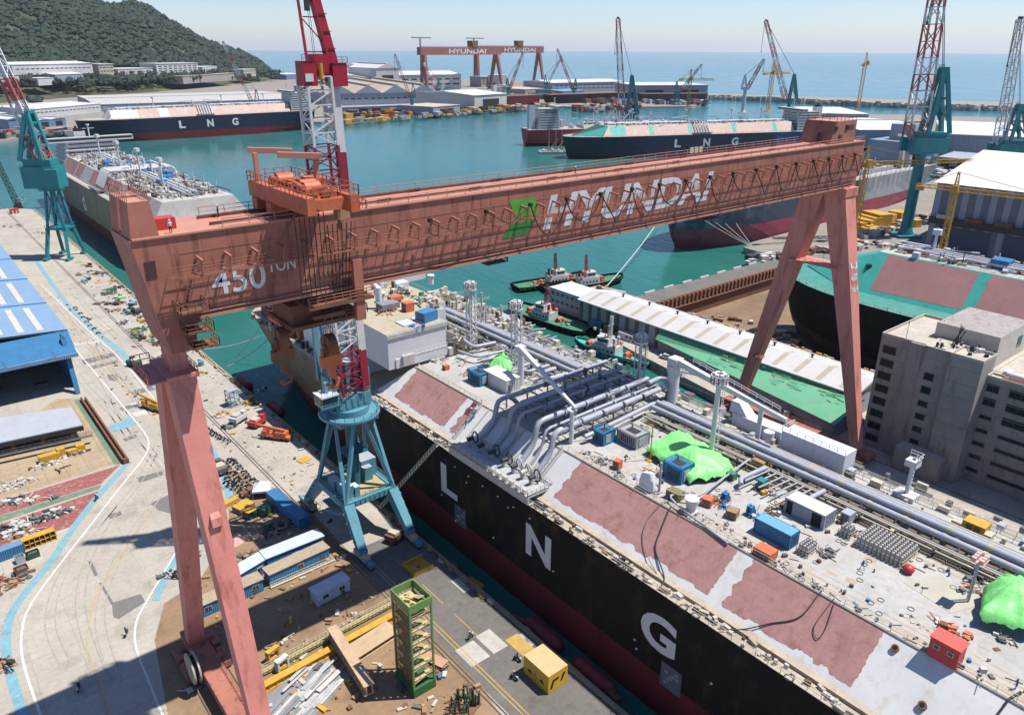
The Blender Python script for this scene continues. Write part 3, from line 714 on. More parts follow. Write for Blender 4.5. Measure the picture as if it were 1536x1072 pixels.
m = MB().box(72.5,145.4,ZP-.3,76.5,150.6,ZP+4.3,0,1).box(72.3,143.8,ZP-.3,74.5,145.4,ZP+3.2,0,1); m.build('machine_house', [cblue, lgrey], bc, world=True)
m = MB().box(64.8,139.2,ZP-.3,67,143.4,ZP+3,0,1).box(64.6,144.4,ZP-.3,66.4,147.6,ZP+2.2,0,1).box(67.2,138.9,ZP-.3,68.4,141.2,ZP+2.4,0,1); m.build('switch_cabin', [cblue, paint('pale_top', (.50,.60,.62), .6, .1)], bc, world=True)
# slewing ring
m = MB(); n = 28
for r, z0, z1 in ((7.0,30.6,31.1),(4.6,31.1,32.6)):
    m.tube((70.3,144.8,z0),(70.3,144.8,z1),r,n)
m.tube((70.3,144.8,31.1),(70.3,144.8,31.3),7.0,n,0,6.9,False)
m.rail([(70.3+6.8*math.cos(i*TAU/20),144.8+6.8*math.sin(i*TAU/20),31.1) for i in range(21)], 1.1, 3, .08)
m.build('slewing_ring', [cblue, cream], bc, world=True)
m = MB()
m.box(66.4,141.6,32.6,74.2,149.6,36,0,1).box(74.2,143,32.6,75.2,148,41).box(65.6,143.5,33,66.4,148,40)
m.box(67.5,146.6,36,73,149.4,42,0,1)
m.rail([(66.4,141.6,36),(74.2,141.6,36)],1.1,1.4,.09)
for k in range(5): m.box(66.6+k*1.5,141.45,33.4,67.3+k*1.5,141.6,35.4)
m.build('slewing_house', [cblue, lgrey], bc, world=True)
m = MB().box(62.0,140.4,35.2,65.9,144.4,37.8,0,1).box(61.8,140.2,37.8,66,144.6,38.1,1).box(62.0,140.3,36.0,65.6,140.4,37.5,2).box(61.9,140.8,36,62,144,37.5,2)
m.rail([(61.5,140,35.2),(66,140,35.2)],1.1,1.2,.08).rail([(62,140.4,38.1),(65.8,140.4,38.1),(65.8,144.4,38.1)],1.1,1.2,.08).box(63.6,142,38.1,64.4,142.8,40.6)
m.beam((62,144,35.3),(66,144,33),.3)
m.build('operator_cab', [cblue, paint('cab_roof', (.62,.66,.64), .6, .1), glass], bc, world=True)
m = MB()
for x in (66.2,74.6): m.beam((x,150,38),(x+(.6 if x<70 else -.6),151.5,62),1.1,1.0); m.beam((x,143.5,38),(x+(.6 if x<70 else -.6),151,61),.5,.5)
for z in (44,50,56,61): m.beam((66.5,150.6,z),(74.3,150.6,z),.5)
m.rail([(66.3,149.4,61.6),(74.5,149.4,61.6),(74.5,152.4,61.6)],1.1,1.5,.09)
m.ladder((75.4,149,38),(75.2,151,61),.8,0,(1,0,0)); m.ladder((76.4,146.5,33),(76.2,149,56),.7,0,(1,0,0))
m.build('rear_pylon', cblue, bc, world=True)
def cmast(t):
    z = 36.5+t*66.5
    return 1 if z < 48 else 0 if z < 67 else 1 if z < 91 else 0
m = MB()
p0, p1 = V((70.0,143.2,36.5)), V((68.3,143.6,103))
m.lattice(p0, p1, 5.0, 5.0, 26, .46, .2, 0, cmast, 4.2, 4.2, (0,1,0))
m.build('lattice_mast', [cw_, mar], bc, world=True)
m = MB()
q0, q1 = V((73.6,142.6,36.5)), V((72.0,143.0,103))
for k in range(14):
    a, b_ = k/14, (k+1)/14
    m.beam(q0.lerp(q1,a), q0.lerp(q1,b_), 1.7, 1.5, cmast((a+b_)/2), up=(0,1,0))
    m.beam(q0.lerp(q1,b_)-V((1.2,0,0)), q0.lerp(q1,b_)+V((1.1,0,0)), .2,.2, cmast((a+b_)/2))
m.build('ladder_shaft', [cw_, mar], bc, world=True)
m = MB()
m.box(66.2,141.8,103,73.6,145.6,104.2).box(65.2,141.2,101.4,67.9,144.6,105.8).box(71.2,141.2,101.2,74.2,144.8,105.4).box(67.9,142,104.2,71.2,145.4,107)
m.rail([(65,141,105.8),(68,141,105.8)],1.1,1,.09).rail([(71,141,105.4),(74.3,141,105.4)],1.1,1,.09)
m.box(65.4,141.0,102.2,67,141.2,103.6,2)
m.tube((68.7,141.2,102.6),(68.7,141.2,105.4),.42,10,1)
m.build('mast_head', [jred, yellow, cw_], bc, world=True)
m = MB()
j0, j1 = V((72.2,143.2,105)), V((66.6,144.2,132))
for k in range(9):
    a, b_ = j0.lerp(j1,k/9), j0.lerp(j1,(k+1)/9); m.beam(a, b_, 1.9-.08*k, 1.6, up=(0,1,0)); m.beam(b_-V((.3,.9,0)), b_+V((1.2,-.9,0)), .16)
m.beam((67.0,143,105),(65.6,144,132),.42)
for z in (107.4,113.4,120): m.beam((66.9,143,z),j0.lerp(j1,(z-105)/27),.2)
for z in (107,113,119): m.beam((66.8,143,z+6),j0.lerp(j1,(z-104)/27),.18)
m.build('fly_jib', jred, bc, world=True)
m = MB()
for dx in (0,.35): m.beam((68.2+dx,142.4,104),(67.6+dx,143.6,128),.07)
m.box(67.4,142.6,114.4,68.3,143.2,117.4)
m.build('hoist_ropes', dark, bc, world=True)
# ------------------------------------------------------------------ the big gas carrier alongside
KS = .9695                                  # side deck level
NX, FXX, ZD, ZT, BOOT = 79.5, 139.5, 28.5, 35.0, 12.8
ship = thing('gas_carrier', 'huge black gas carrier at the near quay, with big white letters and brown slopes', 'ship', (112,100,SEA))
primer = paint('hull_primer', (.115,.092,.055), .6, .3, (.03,.025,.02), .45, .22, 1)
deckm = slab_mat('ship_deck', (.43,.42,.40), 7, .93, .10, (.42,.36,.28), .35, .16)
coam = paint('deck_edge_cream', (.41,.355,.275), .75, .18, (.28,.15,.07), .45, .5)
chamw = paint('chamfer_white', (.63,.63,.62), .6, .08, (.45,.36,.26), .3, .25, .5)
pri2 = slab_mat('primer_brown', (.42,.225,.205), 2.9, .9, .10, (.20,.085,.05), .4, .16)
def hull_station(y, t_deck, t_wl):
    """half outlines at deck and waterline for the near (left) and far (right) side"""
    return t_deck, t_wl
st = [(-60,79.5,79.5),(-20,79.5,79.5),(60,79.5,79.5),(150,79.5,80),(175,79.5,83),(200,79.8,89),(222,80.4,97),(234,82,106),(239,86,109)]
def loft(zs, mats_for):
    m = MB(); rows = []
    cx = (NX+FXX)/2
    for y, xd, xw in st:
        row = []
        for z in zs:
            t = max(0, min(1, (z-SEA-1)/(ZD-SEA-1))); t = t**.55
            x = xw+(xd-xw)*t; row.append((x,y,z))
        rows.append(row)
    nz = len(zs)
    for side in (0,1):
        vs = [((2*cx-x) if side else x, y, z) for r in rows for x, y, z in r]
        for k in range(nz-1):
            fs = []
            for i in range(len(st)-1):
                a, b_, c, d = i*nz+k, (i+1)*nz+k, (i+1)*nz+k+1, i*nz+k+1
                fs.append((a,b_,c,d) if side else (a,d,c,b_))
            for i, f in enumerate(fs): m.add([vs[j] for j in f], [(0,1,2,3)], mats_for(k, st[i][0]))
    return m
zs = [SEA-2, 2, 7, BOOT, 16, 20, 24, ZD]
m = loft(zs, lambda k, y: 2 if k < 3 else (1 if y >= 150 else 0))
cx = (NX+FXX)/2
dk = [(x,y) for y, x, _ in st] + [(2*cx-x,y) for y, x, _ in reversed(st)]
m.sheet([(p[0],p[1]) for p in reversed(dk)], ZD, 3)
m.add([(86,239,ZD),(133,239,ZD),(108.5,239,SEA-2),(110.5,239,SEA-2)], [(0,1,3,2)], 1)
m.build('hull', [blk, primer, boot, coam], ship, world=True)
hlm = paint('hull_white', (.60,.60,.62), .6, .08, (.4,.4,.42), .2, 1)
for s, y, z, h, w_ in (('L',121.5,17.5,7.2,6.1),('N',92.6,17.5,7.0,7.2),('G',63.2,17.4,7.0,7.3)): m = MB(); m.text(s, (NX-.05,y,z), (0,-1,0), (0,0,1), h, w_, 0, 0, .035); m.build('hull_letter', hlm, ship, world=True)
for y, z in ((116.6,11.8),(58.3,11.4)):
    m = MB(); m.add([(NX-.05,y,z),(NX-.05,y-4.2,z),(NX-.05,y-4.2,z+4.8),(NX-.05,y,z+4.8)], [(0,3,2,1)], 0)
    for i in range(9): 
        yy, zz = y-.5-R.random()*3, z+.4+R.random()*3.8; m.add([(NX-.07,yy,zz),(NX-.07,yy-.7,zz),(NX-.07,yy-.7,zz+.5),(NX-.07,yy,zz+.5)], [(0,3,2,1)], 1)
    m.build('draught_mark_panel', [paint('mark_panel', (.10,.11,.13), .8, .25), grey], ship, world=True)
m = MB()
for i in range(18):
    y = 116-i*4.9 if i < 6 else R.uniform(0,150); z = 25.8 if i < 6 else R.uniform(11,25); m.dome((NX-.02,y,z), .28, 0, 6, 3)
m.build('hull_fittings', dwhite, ship, world=True)
# trunk
TX0, TX1 = 82.9, 91.0
YT0, YT1 = -60, 150
m = MB()
prof = [(TX0,ZD+.3),(TX1,ZT),(2*cx-TX1,ZT),(2*cx-TX0,ZD+.3)]
def tr_poly(y0, y1, sl=0):
    a = [(x,y0,z) for x, z in prof]; b_ = [(x,y1-(sl if z > 30 else 0),z) for x, z in prof]
    m.add(a+b_, [(0,4,5,1),(2,6,7,3)], 1); m.add(a+b_, [(1,5,6,2)], 0); m.add(a+b_, [(4,7,6,5)], 1); m.add(a+b_,[(0,1,2,3)],1)
tr_poly(YT0, YT1+5, 6)
m.box(TX0-1.2,YT0,ZD,TX0+.1,YT1+4,ZD+.55,2)
m.box(TX1-.15,YT0,ZT-.02,TX1+.25,YT1-1,ZT+.12,2)
m.build('trunk', [deckm, chamw, coam], ship, world=True)
# primed patches on the sloping side, ragged paint edges
m = MB()
nrm = V((-(ZT-ZD-.3),0,TX1-TX0)).normalized()*.025
def cham(y, t): return V((TX0+(TX1-TX0)*t, y, ZD+.3+(ZT-ZD-.3)*t))+nrm
def ragged(ya, yb, t0=.12, t1=.985, rag=.55):
    n = 60; k = 22
    lo = []; st_ = 0
    for i in range(n+1):
        if R.random() < .22: st_ = R.uniform(-.03,.05)
        lo.append((ya+(yb-ya)*i/n, t0+st_+R.uniform(-.012,.012)))
    rt = [(yb+R.uniform(-rag,rag)*.32+.5*math.sin(i*.9)*rag, t0+(t1-t0)*i/k) for i in range(1,k)]
    hi = [(ya+(yb-ya)*i/n, t1) for i in range(n,-1,-1)]
    lf = [(ya+R.uniform(-rag,rag)*.32, t0+(t1-t0)*i/k) for i in range(k-1,0,-1)]
    ps = lo+rt+hi+lf
    m.add([cham(*q) for q in ps], [tuple(range(len(ps)))] if yb < ya else [tuple(range(len(ps)-1,-1,-1))])
for ya, yb in ((126.6,147.6),(122.2,124.4),(54.2,89.8),(30.8,51.4)): m = MB(); ragged(ya, yb); m.build('primer_patch', pri2, ship, world=True)
m = MB()
m.add([cham(122.4,.62)+nrm,cham(124.2,.62)+nrm,cham(124.2,.95)+nrm,cham(122.4,.95)+nrm], [(0,1,2,3)])
m.build('primer_test_square', flat('dark_primer', (.12,.04,.045)), ship, world=True)
m = MB()
for y in (98,102.2,106.4,110.6,114.8,118.6):
    m.beam(cham(y,.02), cham(y,.99), .35, .25)
for y in (121.3,95.0): m.beam(cham(y,.0), cham(y,1), .5, .5); m.rail([cham(y+.4,.0),cham(y+.4,1)],1.1,1.2,.08)
m.build('chamfer_ribs', paint('chamfer_grey', (.42,.43,.43), .6, .15, (.3,.24,.17), .4, .4), ship, world=True)
# manifold platform over the side
m = MB()
m.box(79.2,92,29.9,85.6,118,30.3,0,1)
m.box(79.3,92,28.5,79.7,118,29.9,0); m.rail([(79.3,118,30.3),(79.3,92,30.3),(84.6,92,30.3)],1.1,1.1,.09,0,3); m.rail([(85.4,92,30.3),(85.4,118,30.3)],1.2,1.8,.09)
for i in range(13): m.box(79.5,93+i*1.95,30.3,80.1,94+i*1.95,31.2,0)
m.box(79.6,104,30.3,81.6,117,30.8,0,1)
m.build('manifold_platform', [dwhite, paint('platform_grey', (.40,.42,.43), .7, .15, (.2,.17,.13), .4, .6)], ship, world=True)
m = MB()
for y in (97,99.6,102.4,105.5,109.6,113.2,117):
    m.pipe([(84.2,y-2+.9*math.cos(t*.5),31.8+1.3*math.sin(t*.5)) for t in range(13)], .16, 6, R.choice((0,1)))
    m.tube((82.8,y-2,30.3),(82.8,y-2,32.1),.3,8,0); m.tube((82.2,y-2,31.9),(83.6,y-2,31.9),.45,10,R.choice((0,1)))
m.build('hose_loops', [dwhite, dark], ship, world=True)
# pipes
m = MB()
mains = ((115.6,37.4,.55),(117.4,37.8,.62),(119.2,37.3,.5))
for x, z, r in mains:
    m.tube((x,YT0,z),(x,94,z),r,10,0)
    m.tube((x,118,z),(x,176,z),r,10,0)
for x, z, r in ((113.8,36.3,.2),(114.5,36.2,.22),(120.6,36.8,.3),(121.6,36.6,.22),(116.5,36.4,.25),(112.9,36.0,.18)):
    m.tube((x,YT0,z),(x,94,z),r,7,R.choice((0,1)))
    m.tube((x,118,z),(x,174,z),r,7,R.choice((0,1)))
for y in range(-56,176,6):
    if 93 < y < 118: continue
    m.box(112.4,y-.15,ZT,112.75,y+.15,36.7,2).box(121.8,y-.15,ZT,122.1,y+.15,37,2).box(112.4,y-.15,35.55,122.1,y+.15,35.8,2).beam((112.5,y,35.1),(117,y,36.4),.2,.2,2)
    for x, z, r in mains: m.box(x-r*.8,y-.25,35.8,x+r*.8,y+.25,z-r*.6,2); m.tube((x,y-.3,z),(x,y+.3,z),r+.06,10,3 if R.random()<.35 else 0)
for y in range(-56,92,2): m.box(112.0,y,ZT+.02,121.9,y+.12,ZT+.3,2)
for x in (113.2,118.4,120,121.4): m.box(x,-58,ZT+.3,x+.14,93,ZT+.42,2)
m.sheet([(112,-58),(122,-58),(122,93),(112,93)], ZT+.015, 4)  # dark sheet stands in for the shade beneath the pipe rack
for i in range(160):
    y = R.uniform(-20,92); x = R.uniform(112.4,121.6); k = R.random()
    if k < .5: m.rbox(x,y,ZT+.3,R.uniform(.2,.7),R.uniform(.2,1),R.uniform(.3,1.0),0,R.choice((0,1,2,3)))
    else: m.tube((x,y,ZT+.5),(x,y+R.uniform(1,5),ZT+.5+R.random()*.6),.09,5,R.choice((0,1,3)))
m.build('deck_pipes', [lgrey, cream, mid, paint('pipe_tan', (.46,.40,.28), .5, .1), paint('rack_shade', (.14,.115,.085), .9, .25, (.30,.24,.16), .5, .8)], ship, world=True)
m = MB()
for i, (y, r, z) in enumerate(((96.6,.60,38.6),(99.2,.30,38.2),(101.6,.6,38.9),(107.2,.36,38.4),(109.8,.58,38.9),(114.6,.55,38.9))):
    m.bend([tuple(cham(y,.05)),tuple(cham(y,.78)+nrm*20),(90.0,y,z),(93,y,z),(123.5,y+.6,z)], r, 10, 0, 1.6)
    for k in range(4): m.tube((97+6.2*k,y-.02,z),(97.35+6.2*k,y,z),r+.16,10,R.choice((0,1)))
for y in (97.9,98.4,100.3,103.0,103.7,104.4,105.1,106.0,108.3,111.2,111.9,112.7,113.4,116.0): m.tube((92+R.random()*6,y,37.0+R.random()*1.2),(116+R.random()*7,y+.4,37.2+R.random()),R.uniform(.09,.2),6,R.choice((0,0,2,1)))
for i in range(46):
    x = R.uniform(94,122); y = R.uniform(95.5,117); k = R.random()
    if k < .4: m.rbox(x,y,37.5,R.uniform(.3,1),R.uniform(.3,1),R.uniform(.4,1.2),0,R.choice((0,1,2)))
    elif k < .7: m.rail([(x,y,38),(x+R.uniform(1,4),y,38)],1.1,1,.07)
    else: m.tube((x,y,37.4),(x,y+R.uniform(1,4),37.4),.12,6,R.choice((0,1)))
for x in (94,100,106,112,118,123):
    for y in (96,104.5,110,116.6): m.box(x-.12,y-.12,ZT,x+.12,y+.12,38.2,1)
    m.box(x-.14,95.8,37.6,x+.14,116.8,37.85,1); m.beam((x,96,ZT),(x,104,37.6),.14,.14,1); m.beam((x,116,ZT),(x,108,37.6),.14,.14,1)
m.bend([(96,94.2,36.6),(100,93.6,37.2),(118,95,37.2),(119,90,37.2)],.5,9,0); m.bend([(122,96.8,39.3),(125.5,97.4,39.3),(125.5,100.2,39.3),(121,99.8,39.3)],.55,10,0)
for i in range(10): 
    x, y = R.uniform(94,122), R.uniform(96,117); m.tube((x,y,39.2),(x,y,40.3),.22,7,R.choice((0,1))); m.tube((x-.5,y,40.3),(x+.5,y,40.3),.14,6,1)
m.build('manifold_pipes', [lgrey, mid, cream], ship, world=True)
for pts_, r_ in (([(113.5,64.6,36.6),(106.6,65.2,36.6),(105.8,64.4,36.2)],.45),([(114.4,53.4,36.8),(108.2,54,36.6),(107.6,56,35.6)],.45),([(114.6,119.2,36.8),(108.6,119.8,36.8),(108.6,123.4,36.8),(114.6,123.4,36.8)],.5),([(114.6,125.8,36.8),(107.8,125.8,36.8),(107.8,129.4,36.8),(114,129.6,36.8)],.4),([(112,140,36.8),(104,141,36.8),(103,147,36.8)],.35),([(114,146,36.8),(107.5,147,36.8),(107.5,151,37.5)],.45)):
    MB().bend(pts_, r_, 9).build('expansion_loop', lgrey, ship, world=True)
m = MB()
for k in range(7): m.tube((106.6+k*.0,62.2-k*1.4+2,36.6),(113.2,61.6-k*1.4+2,36.6),.16,6,0)
for i in range(150):
    x, y = R.uniform(103,129), R.uniform(118,152); l = R.uniform(1.5,5)
    if R.random()<.5: m.tube((x,y,35.6+R.random()),(x+l,y,35.6+R.random()),.13,6,R.choice((0,1,2)))
    else: m.tube((x,y,35.6+R.random()),(x,y+l,35.6+R.random()),.13,6,R.choice((0,1,2)))
for i in range(130):
    x, y = R.uniform(122.5,132), R.uniform(0,152); m.rbox(x,y,ZT,R.uniform(.5,1.6),R.uniform(.5,2),R.uniform(.4,1.4),0,R.choice((0,1,2)))
m.build('small_pipes', [lgrey, mid, cream], ship, world=True)
m = MB()
m.rail([(TX1+.3,YT0,ZT),(TX1+.3,94,ZT)],1.1,2.2,.06); m.rail([(TX1+.3,122,ZT),(TX1+.3,148,ZT)],1.1,2.2,.06)
m.rail([(2*cx-TX1,YT0,ZT),(2*cx-TX1,148,ZT)],1.2,2.2,.08)
m.rail([(NX+.25,YT0,ZD),(NX+.25,93,ZD)],1.1,2.0,.07); m.rail([(NX+.25,119,ZD),(NX+.25,200,ZD)],1.1,2.0,.07)
m.rail([(2*cx-NX-.25,YT0,ZD),(2*cx-NX-.25,235,ZD)],1.1,2.5,.08)
m.rail([(126.6,YT0,ZT),(126.6,150,ZT)],1.1,2.5,.08)
m.build('railing', dwhite, ship, world=True)
m = MB()
for x, y0, y1, w_ in ((92.2,-40,93,.5),(93.1,-20,60,.22),(94.2,-30,88,.3),(95.6,0,50,.18),(92.4,122,147,.5),(104.6,0,34,.2),(110.8,0,36,.6)):
    y = y0
    while y < y1: l = R.uniform(2,14); m.sheet([(x-w_*R.uniform(.3,1),y),(x+w_*R.uniform(.3,1),y),(x+w_*R.uniform(.2,.8),y+l),(x-w_*R.uniform(.2,.8),y+l)], ZT+.015); y += l+R.uniform(0,2)
for i in range(70):
    x, y = R.uniform(91.6,111), R.uniform(5,92); l, b_ = R.uniform(.3,1.8), R.uniform(.2,1.1); m.sheet([(x,y),(x+b_,y+R.uniform(-.2,.2)),(x+b_*R.uniform(.6,1.1),y+l),(x-b_*.1,y+l*R.uniform(.7,1))], ZT+.02, R.choice((0,0,1)))
m.build('deck_stains', [paint('rust_stain', (.43,.34,.235), .85, .15, (.30,.18,.09), .5, 1.2), paint('grey_stain', (.30,.29,.275), .85, .2)], ship, world=True)
m = MB()
for i in range(420):
    x, y = R.uniform(101.8,132), R.uniform(150,198); z = 43.7 if x < 108 and y > 161 else ZT; k = R.random()
    if z > 40 and R.random() < .7: continue
    if 108 < x < 113 and y > 160: continue
    if k < .6: m.rbox(x,y,z,R.uniform(.4,2),R.uniform(.4,2),R.uniform(.3,2.2),0,R.choice((0,0,1,2,3)))
    else: m.tube((x,y,z+.4),(x+R.uniform(-3,3),y+R.uniform(-3,3),z+.4),.2,6,R.choice((0,1)))
for i in range(16): x, y = R.uniform(114,130), R.uniform(158,190); m.tube((x,y,ZT),(x,y,ZT+R.uniform(2,6)),.3,7,0); m.rail([(x-3,y,ZT+3),(x+3,y,ZT+3)],1.1,1.5,.1)
m.build('deckhouse_gear', [dwhite, mid, cream, rustm], ship, world=True)
# rust brown deck gear strewn along the side deck
m = MB()
for i in range(150):
    y = R.uniform(-10,150); x = R.uniform(79.9,81.4)
    if 91 < y < 119: continue
    c = R.choice((0,0,1,1,2,3)); m.rbox(x,y,ZD,R.uniform(.2,.7),R.uniform(.3,1.6),R.uniform(.2,.8),R.uniform(-.4,.4),c)
for i in range(14):
    y = R.uniform(0,92); m.pipe([(79.7+.7*math.cos(t*.66),y+.7*math.sin(t*.66),ZD+.15+.02*t) for t in range(11)],.07,5,2)
for y in range(-50,150,9): m.tube((80.6,y,ZD),(80.6,y,ZD+.8),.3,8,1); m.tube((80.6,y+1.1,ZD),(80.6,y+1.1,ZD+.8),.3,8,1)
m.build('side_deck_gear', [dwhite, coam, dark, rustm], ship, world=True)
# accommodation block
wt_ = paint('deckhouse_white', (.64,.65,.67), .5, .06, (.5,.47,.42), .2, .4, .8)
m = MB()
m.box(84.6,150.6,35.2,101.6,166,44.2,0,1); m.box(86.5,150.3,35.2,101.6,150.6,37.6,0)
m.box(101.6,160,35.2,108,176,43.9,0,1); m.box(83,166,28.5,112,196,43.6,0,1); m.box(112,157,28.5,134,200,35,2,3); m.box(106,188,43.6,120,196,47.6,0)
m.box(84.3,150.3,43.2,101.9,150.6,44.2,2)
for x0, x1, y in ((84.6,101.6,150.6),): m.rail([(x0,y,44.2),(x1,y,44.2)],.5,1.6,.07)
m.rail([(88,150.1,37.7),(101.6,150.1,37.7)],1.1,1.4,.08)
m.box(88.2,149.7,35.6,91.4,150.6,38.2,2)
m.build('deckhouse', [wt_, paint('deck_tan', (.41,.36,.26), .8, .14, (.35,.26,.16), .4, .5), dwhite, deckm], ship, world=True)
m = MB()
m.box(96,196,43.6,122,214,50.5,0); m.box(104,200,50.5,116,210,57,1)
m.box(86.2,198,28.5,98,232,38,0,2); m.box(84.2,203,38,99,224,40.5,0,2)
for k in range(9): m.box(86.05,200+k*3.4,33.6,86.2,201.6+k*3.4,35.2,3)
m.rail([(84.3,203,40.5),(84.3,224,40.5)],1.1,2,.08); m.rail([(86.3,198,38),(86.3,232,38)],1.1,2,.08)
m.build('aft_superstructure', [wt_, navy, lgrey, dark], ship, world=True)
m = MB()
for x, y in ((98,176),(92,184),(118,182)): m.tube((x,y,43.6),(x,y,46),.8,10); m.tube((x,y,46),(x,y,46.4),1.1,10)
m.tube((94.5,171.5,44),(94.5,171.5,49.5),.9,10,0); m.beam((94.5,171.5,49),(90.5,180,56.5),1.1,1.0)
m.box(107,183,43.6,111,186,45.4).tube((104,188,43.6),(104,188,45.6),1.6,14)
m.build('deckhouse_fittings', wt_, ship, world=True)
m = MB()
for k in range(2): m.box(91+k*4.6,153.4,44.22,94.6+k*4.6,157.6,44.5)
m.build('hatch_lids', paint('lid_grey', (.50,.53,.57), .6, .1), ship, world=True)
# masts with round heads
def vent_mast(x, y, z1, z0=ZT, r=1.0):
    m = MB(); n = 12
    for i, j in ((-1,-1),(1,-1),(1,1),(-1,1)): m.tube((x+i*r*.85,y+j*r*.85,z0),(x+i*r*.8,y+j*r*.8,z1-1.6),.16,6)
    m.tube((x,y,z0),(x,y,z1-1),.38,8)
    k = int((z1-z0)/1.6)
    for q in range(k): 
        z = z0+1.6*q; s = -1 if q % 2 else 1
        for i, j in ((1,1),(1,-1),(-1,-1),(-1,1)): m.beam((x+i*r*.83,y+j*r*.83,z),(x-j*r*.83,y+i*r*.83,z+1.4),.1)
    m.tube((x,y,z1-2.2),(x,y,z1-1.7),r*1.65,16)
    m.rail([(x+r*1.6*math.cos(i*TAU/12),y+r*1.6*math.sin(i*TAU/12),z1-1.7) for i in range(13)],1.2,9,.12,0,3)
    for i in range(5): m.tube((x+r*.9*math.cos(i*TAU/5),y+r*.9*math.sin(i*TAU/5),z1-1.7),(x+r*.9*math.cos(i*TAU/5),y+r*.9*math.sin(i*TAU/5),z1-.1),.42,8)
    m.ladder((x+r,y-r,z0),(x+r*.95,y-r,z1-2),.5)
    return m
pm = MB().tube((110.6,74.6,ZT),(110.6,74.6,51.2),.5,10).tube((110.6,74.6,51.0),(110.6,74.6,51.3),1.7,14).ladder((111.5,74.0,ZT),(111.5,74.0,51),.6)
pm.rail([(110.6+1.6*math.cos(i*TAU/12),74.6+1.6*math.sin(i*TAU/12),51.3) for i in range(13)],1.3,9,.12,0,3)
for i in range(6): pm.tube((110.6+.9*math.cos(i*TAU/6),74.6+.9*math.sin(i*TAU/6),51.3),(110.6+.9*math.cos(i*TAU/6),74.6+.9*math.sin(i*TAU/6),53),.4,8)
pm.build('vent_mast', cw_, ship, world=True)
for x, y, z1 in ((109.9,151.2,53.0),(111.0,134.0,52.0),(126.5,107.4,47.6)):
    vent_mast(x, y, z1).build('vent_mast', cw_, ship, world=True)
m = MB()
m.tube((104.4,124.2,ZT),(104.4,124.2,43.5),.75,12); m.box(103.4,123.4,43.3,105.4,125.4,44.8); m.beam((104,124,44.4),(94.2,95.2,43.0),1.0,1.2,0,.5,.55)
m.build('deck_crane', wt_, ship, world=True)
m = MB().tube((94.0,96.0,ZT),(94.0,96.0,42.4),.45,10).beam((94,96,41.6),(98.6,94.6,36),.22).box(93.2,95.4,42.2,94.8,96.6,42.5)
m.build('boom_crutch', wt_, ship, world=True)
m = MB()
m.tube((125.4,96.4,ZT),(125.4,96.4,42),1.3,14); m.tube((125.4,96.4,42),(125.4,96.4,43.6),1.6,14); m.box(124.2,95,43,126.6,97.6,45.4); m.box(127,95.4,40.5,128.6,97,43)
m.beam((125.4,96,44.8),(121.0,66,43.4),1.3,1.4,0,.7,.8); m.rail([(125.9,92,45.5),(121.8,68,44.2)],1,2,.09); m.beam((125.4,95,42.6),(124.4,88,44),.3)
m.build('deck_crane', wt_, ship, world=True)
m = MB().tube((123.6,73.0,ZT),(123.6,73.0,43),.5,10).box(123,72.4,42.6,124.2,73.6,43.1)
m.build('boom_crutch', wt_, ship, world=True)
m = MB()
m.box(124.4,55.4,ZT,128.6,68.4,39.2,0); m.box(126.2,69.6,ZT,129.4,81,37.6,0); m.prism([(126.4,77.6),(129.4,77.6),(129.4,82),(126.4,82)],37.6,40,0,0,[(126.8,80),(129,80),(129,82),(126.8,82)])
m.rail([(124.4,55.4,39.2),(124.4,68.4,39.2),(128.6,68.4,39.2)],1.1,1.6,.08); m.tube((125.3,71.6,ZT),(125.3,71.6,37.4),1.1,14)
m.build('cargo_machinery_house', paint('house_pale', (.62,.65,.72), .5, .08, (.4,.38,.36), .3, .5, 1), ship, world=True)
m = MB()
m.tube((126.5,44.6,ZT),(126.5,44.6,42.6),.35,8); m.box(125.4,43.6,41.4,127.4,45.6,42.6); m.rail([(125.3,43.5,42.6),(127.5,43.5,42.6),(127.5,45.7,42.6)],1.1,1,.09); m.ladder((127.4,44.6,ZT),(127.4,44.6,43),.9,0,(0,1,0),.1,.7)
m.box(125.2,42.8,ZT,128,46.4,35.9)
m.build('light_mast', white, ship, world=True)
lb = MB()

lb.tube((80.9,203.4,33.4),(80.9,212.6,33.4),1.6,12); lb.dome((80.9,203.4,33.4),1.6,0,12,4,1,True); lb.dome((80.9,212.6,33.4),1.6,0,12,4,1,True); lb.box(80.1,206,34.6,81.7,208.4,35.6)
lb.build('lifeboat', paint('lifeboat_red', (.62,.07,.04), .45, .1), ship, world=True)
m = MB()
for y in (200,203.6,214.4): m.beam((83.2,y,28.5),(81.8,y,36.8),.6,.6); m.beam((81.8,y,36.8),(80.4,y,35.8),.5)
m.box(84,196,28.5,85,230,32)
for i in range(50): m.rbox(R.uniform(80.2,83.6),R.uniform(152,230),ZD,R.uniform(.3,1.2),R.uniform(.3,1.8),R.uniform(.3,2.2),0,R.choice((0,1,1,2)))
m.build('boat_davits', [rustm, dark, cream], ship, world=True)
# the ship's own frame: a little larger than drawn, floating clear of the quay wall
SK = 1.078; SL = V((120.74,107.8,-12.2)); S0 = V((112,100,SEA))
def S(x, y, z=ZT): return tuple(SL+(V((x,y,z))-S0)*SK)
ship.location = SL; ship.scale = (SK,)*3
ZTW = S(0,0)[2]; ZDW = S(0,0,ZD)[2]
gw = MB()                                                       # gangway from the quay up to the side deck
gw.beam((78.0,147,.4),(85.0,131,22.6),1.1,.15); 
for s in (-.55,.55): gw.rail([(78.0+s*.7,147,.5),(85.0+s*.7,131,22.7)],1.1,1.2,.1)
gw.solo('gangway', 'steep grey gangway ladder from the quay up the black hull behind the blue crane', 'gangway', dwhite, (78.0,147,0), world=True)
